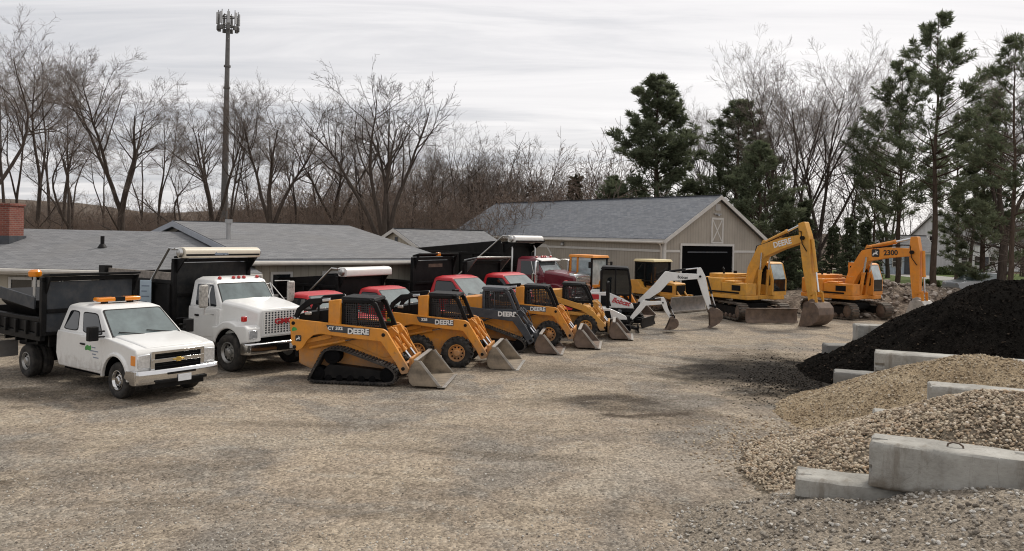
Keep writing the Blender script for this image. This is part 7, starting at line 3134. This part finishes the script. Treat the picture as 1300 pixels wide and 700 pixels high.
o = merged('undergrowth', ['mass_c'], spots, 2, ('twig', 'twig_red'))
tag(o, 'reddish brown bare brush along the foot of the wood', 'undergrowth', kind='stuff')
spots = []
for i in range(90):
    y = rg.uniform(62, 150)
    px = rg.uniform(860, 1380)
    if y > 70 and 1120 < px < 1260 and y < 108:
        continue
    spots.append((at(px, y), y, rg.uniform(.6, 1.3), rg.randint(0, 2)))
o = merged('far_brush', ['mass_a', 'mass_b', 'mass_c'], spots, 3, ('bark', 'twig'))
tag(o, 'bare brush and saplings behind the pines at the right', 'brush', kind='stuff')

# ------------------------------------------------------------------ leafy shrubs by the far lawn
def shrub_mesh(seed, r):
    rg = random.Random(seed)
    V, F = [], []
    for _ in range(700):
        a, e = rg.uniform(0, 6.28), math.asin(rg.uniform(-.1, 1))
        q = r * rg.uniform(.6, 1.05)
        c = Vector((math.cos(a) * math.cos(e) * q, math.sin(a) * math.cos(e) * q, .1 + math.sin(e) * q * .8))
        u = Vector((rg.gauss(0, 1), rg.gauss(0, 1), rg.gauss(0, 1))).normalized() * .10
        w_ = u.cross(Vector((rg.gauss(0, 1), rg.gauss(0, 1), rg.gauss(0, 1)))).normalized() * .07
        o = len(V)
        for s in (u, w_, -u, -w_):
            V.append(tuple(c + s))
        F.append((o, o + 1, o + 2, o + 3))
    me = bpy.data.meshes.new('shrub')
    me.from_pydata(V, [], F)
    me.materials.append(M['shrub'])
    me.update()
    return me


for i, (px, y, r, lab) in enumerate(((1183, 66, .85, 'round green shrub beside the tallest pine trunk'), (1196, 96, 1.1, 'olive shrub in front of the white house door'),
                                     (1207, 97, 1.2, 'olive green shrub in front of the white house, right of its neighbour'), (1148, 98, 1.0, 'olive shrub by the lawn behind the orange excavator arm'))):
    o = bpy.data.objects.new('shrub', shrub_mesh(i, r))
    COL.objects.link(o)
    o.location = (at(px, y), y, 0)
    tag(o, lab, 'shrub', 'shrubs by the far lawn')

# ------------------------------------------------------------------ far houses and car
def far_house(label, px, y, L, W, eave, ridge, rz, wall, roof='shingle'):
    t = thing('house', label, 'house', (at(px, y), y, 0), rz)
    gable(t, L, W, eave, ridge, .4, .3, wall, M[roof], M['trim'])
    for fx in (-L * .3, -.2, L * .28):
        for z in ((1.5, 4.2) if eave > 4.5 else (1.5,)):
            window(t, Matrix.Translation((fx, -W / 2, z)), 1.0, 1.2)
    for z in ((1.5, 4.2) if eave > 4.5 else (1.5,)):
        window(t, Matrix.Translation((-L / 2, 0, z)) @ Matrix.Rotation(R(-90), 4, 'Z'), 1.0, 1.2)
    b = MB()
    b.box(L * .08, L * .08 + .95, -W / 2 - .05, -W / 2 + .01, .02, 2.1)
    d = b.build('door', M['charcoal'], t)
    b = MB()
    b.tube([(L * .08 + .8, -W / 2 - .10, 1.0), (L * .08 + .86, -W / 2 - .10, 1.0)], .035, 8)
    b.build('handle', M['alu'], d)
    return t


M['white_side'] = siding('white_house_siding', (.62, .62, .61), .25, .3)
M['blue_side'] = siding('pale_blue_siding', (.42, .48, .53), .25, .3)
far_house('white two storey house seen through the pines at the right', 1214, 112, 8, 8, 5.0, 7.8, R(14), M['white_side'])
far_house('pale blue house behind the orange excavator arm', 1130, 98, 8, 6, 2.8, 4.6, R(-6), M['blue_side'])
far_house('white house half hidden by trunks at the far right edge', 1292, 118, 10, 8, 5.0, 7.2, R(10), M['white_side'])

sv = thing('parked_car', 'silver family car parked beyond the mulch pile in front of the white house', 'car')
b = MB()
b.prism(rounded([(-2.2, .35), (-2.25, .9), (-1.9, 1.0), (1.2, 1.0), (2.15, .85), (2.2, .4), (1.9, .3), (-1.9, .3)], .12, 3), -.88, .88)
cb = b.build('body', plain('silver_paint', (.42, .44, .46), .3, .4, var=.05), sv, .06, 3)
b = MB()
b.loft([[(-2.1, -.82, .98), (.95, -.82, .98), (.95, .82, .98), (-2.1, .82, .98)], [(-1.75, -.66, 1.55), (.05, -.66, 1.55), (.05, .66, 1.55), (-1.75, .66, 1.55)]])
b.build('cabin', M['windshield'], sv, .05, 2)
b = MB()
b.loft([[(-1.8, -.68, 1.53), (.1, -.68, 1.53), (.1, .68, 1.53), (-1.8, .68, 1.53)], [(-1.7, -.6, 1.60), (-.05, -.6, 1.60), (-.05, .6, 1.60), (-1.7, .6, 1.60)]])
b.build('roof', cb.data.materials[0], sv, .02)
for s in (-1, 1):
    for x in (-1.4, 1.4):
        truck_wheel(sv, x, s * .78, .33, .2, s)
    b = MB()
    b.box(2.08, 2.2, s * .62 - .16, s * .62 + .16, .66, .82)
    b.build('headlight', M['lens'], sv, .02)
place_z(sv, 1236, 347, (0, 0, 1.55), R(-165))

# ------------------------------------------------------------------ cell tower
ct = thing('cell_tower', 'tall grey steel cell tower pole with antenna ring, above the bare trees', 'cell tower')
cty = 78
p_top = D(286.5, 16, cty)
ct.location = (at(284, cty), cty, 0)
Ht = p_top.z
M['tower'] = plain('grey_tower_steel', (.13, .125, .12), .6, .3, var=.2)
M['antenna'] = plain('pale_antenna_cover', (.42, .42, .42), .5, var=.1)
b = MB()
b.tube([(0, 0, -.2), (0, 0, Ht * .4), (0, 0, Ht - .3)], [.40, .31, .18], 14)
for f in (.70, .785):
    b.tube([(0, 0, Ht * f), (0, 0, Ht * f + .18)], .33, 14)
b.build('pole', M['tower'], ct)
b = MB()
for z in (Ht - 1.35, Ht - .45):
    for k in range(3):
        a0, a1 = 2 * PI * k / 3 + .5, 2 * PI * (k + 1) / 3 + .5
        q0, q1 = Vector((1.0 * math.cos(a0), 1.0 * math.sin(a0), z)), Vector((1.0 * math.cos(a1), 1.0 * math.sin(a1), z))
        b.tube([q0, q1], .06, 6)
        b.tube([Vector((0, 0, z)), (q0 + q1) / 2], .06, 6)
b.build('antenna_frame', M['tower'], ct)
for k in range(9):
    a = 2 * PI * k / 9 + .2
    c = Vector((1.05 * math.cos(a), 1.05 * math.sin(a), Ht - .70))
    b = MB()
    b.cbox(c, (.14, .26, 1.15), rz=a)
    an = b.build('antenna', M['antenna'], ct, .03)
    b = MB()
    b.tube([c + Vector((-.12 * math.cos(a), -.12 * math.sin(a), -.95)), c + Vector((-.12 * math.cos(a), -.12 * math.sin(a), .8))], .04, 6)
    b.cbox(c + Vector((-.1 * math.cos(a), -.1 * math.sin(a), -.95)), (.24, .3, .4), rz=a)
    b.build('antenna_mount', M['tower'], an)
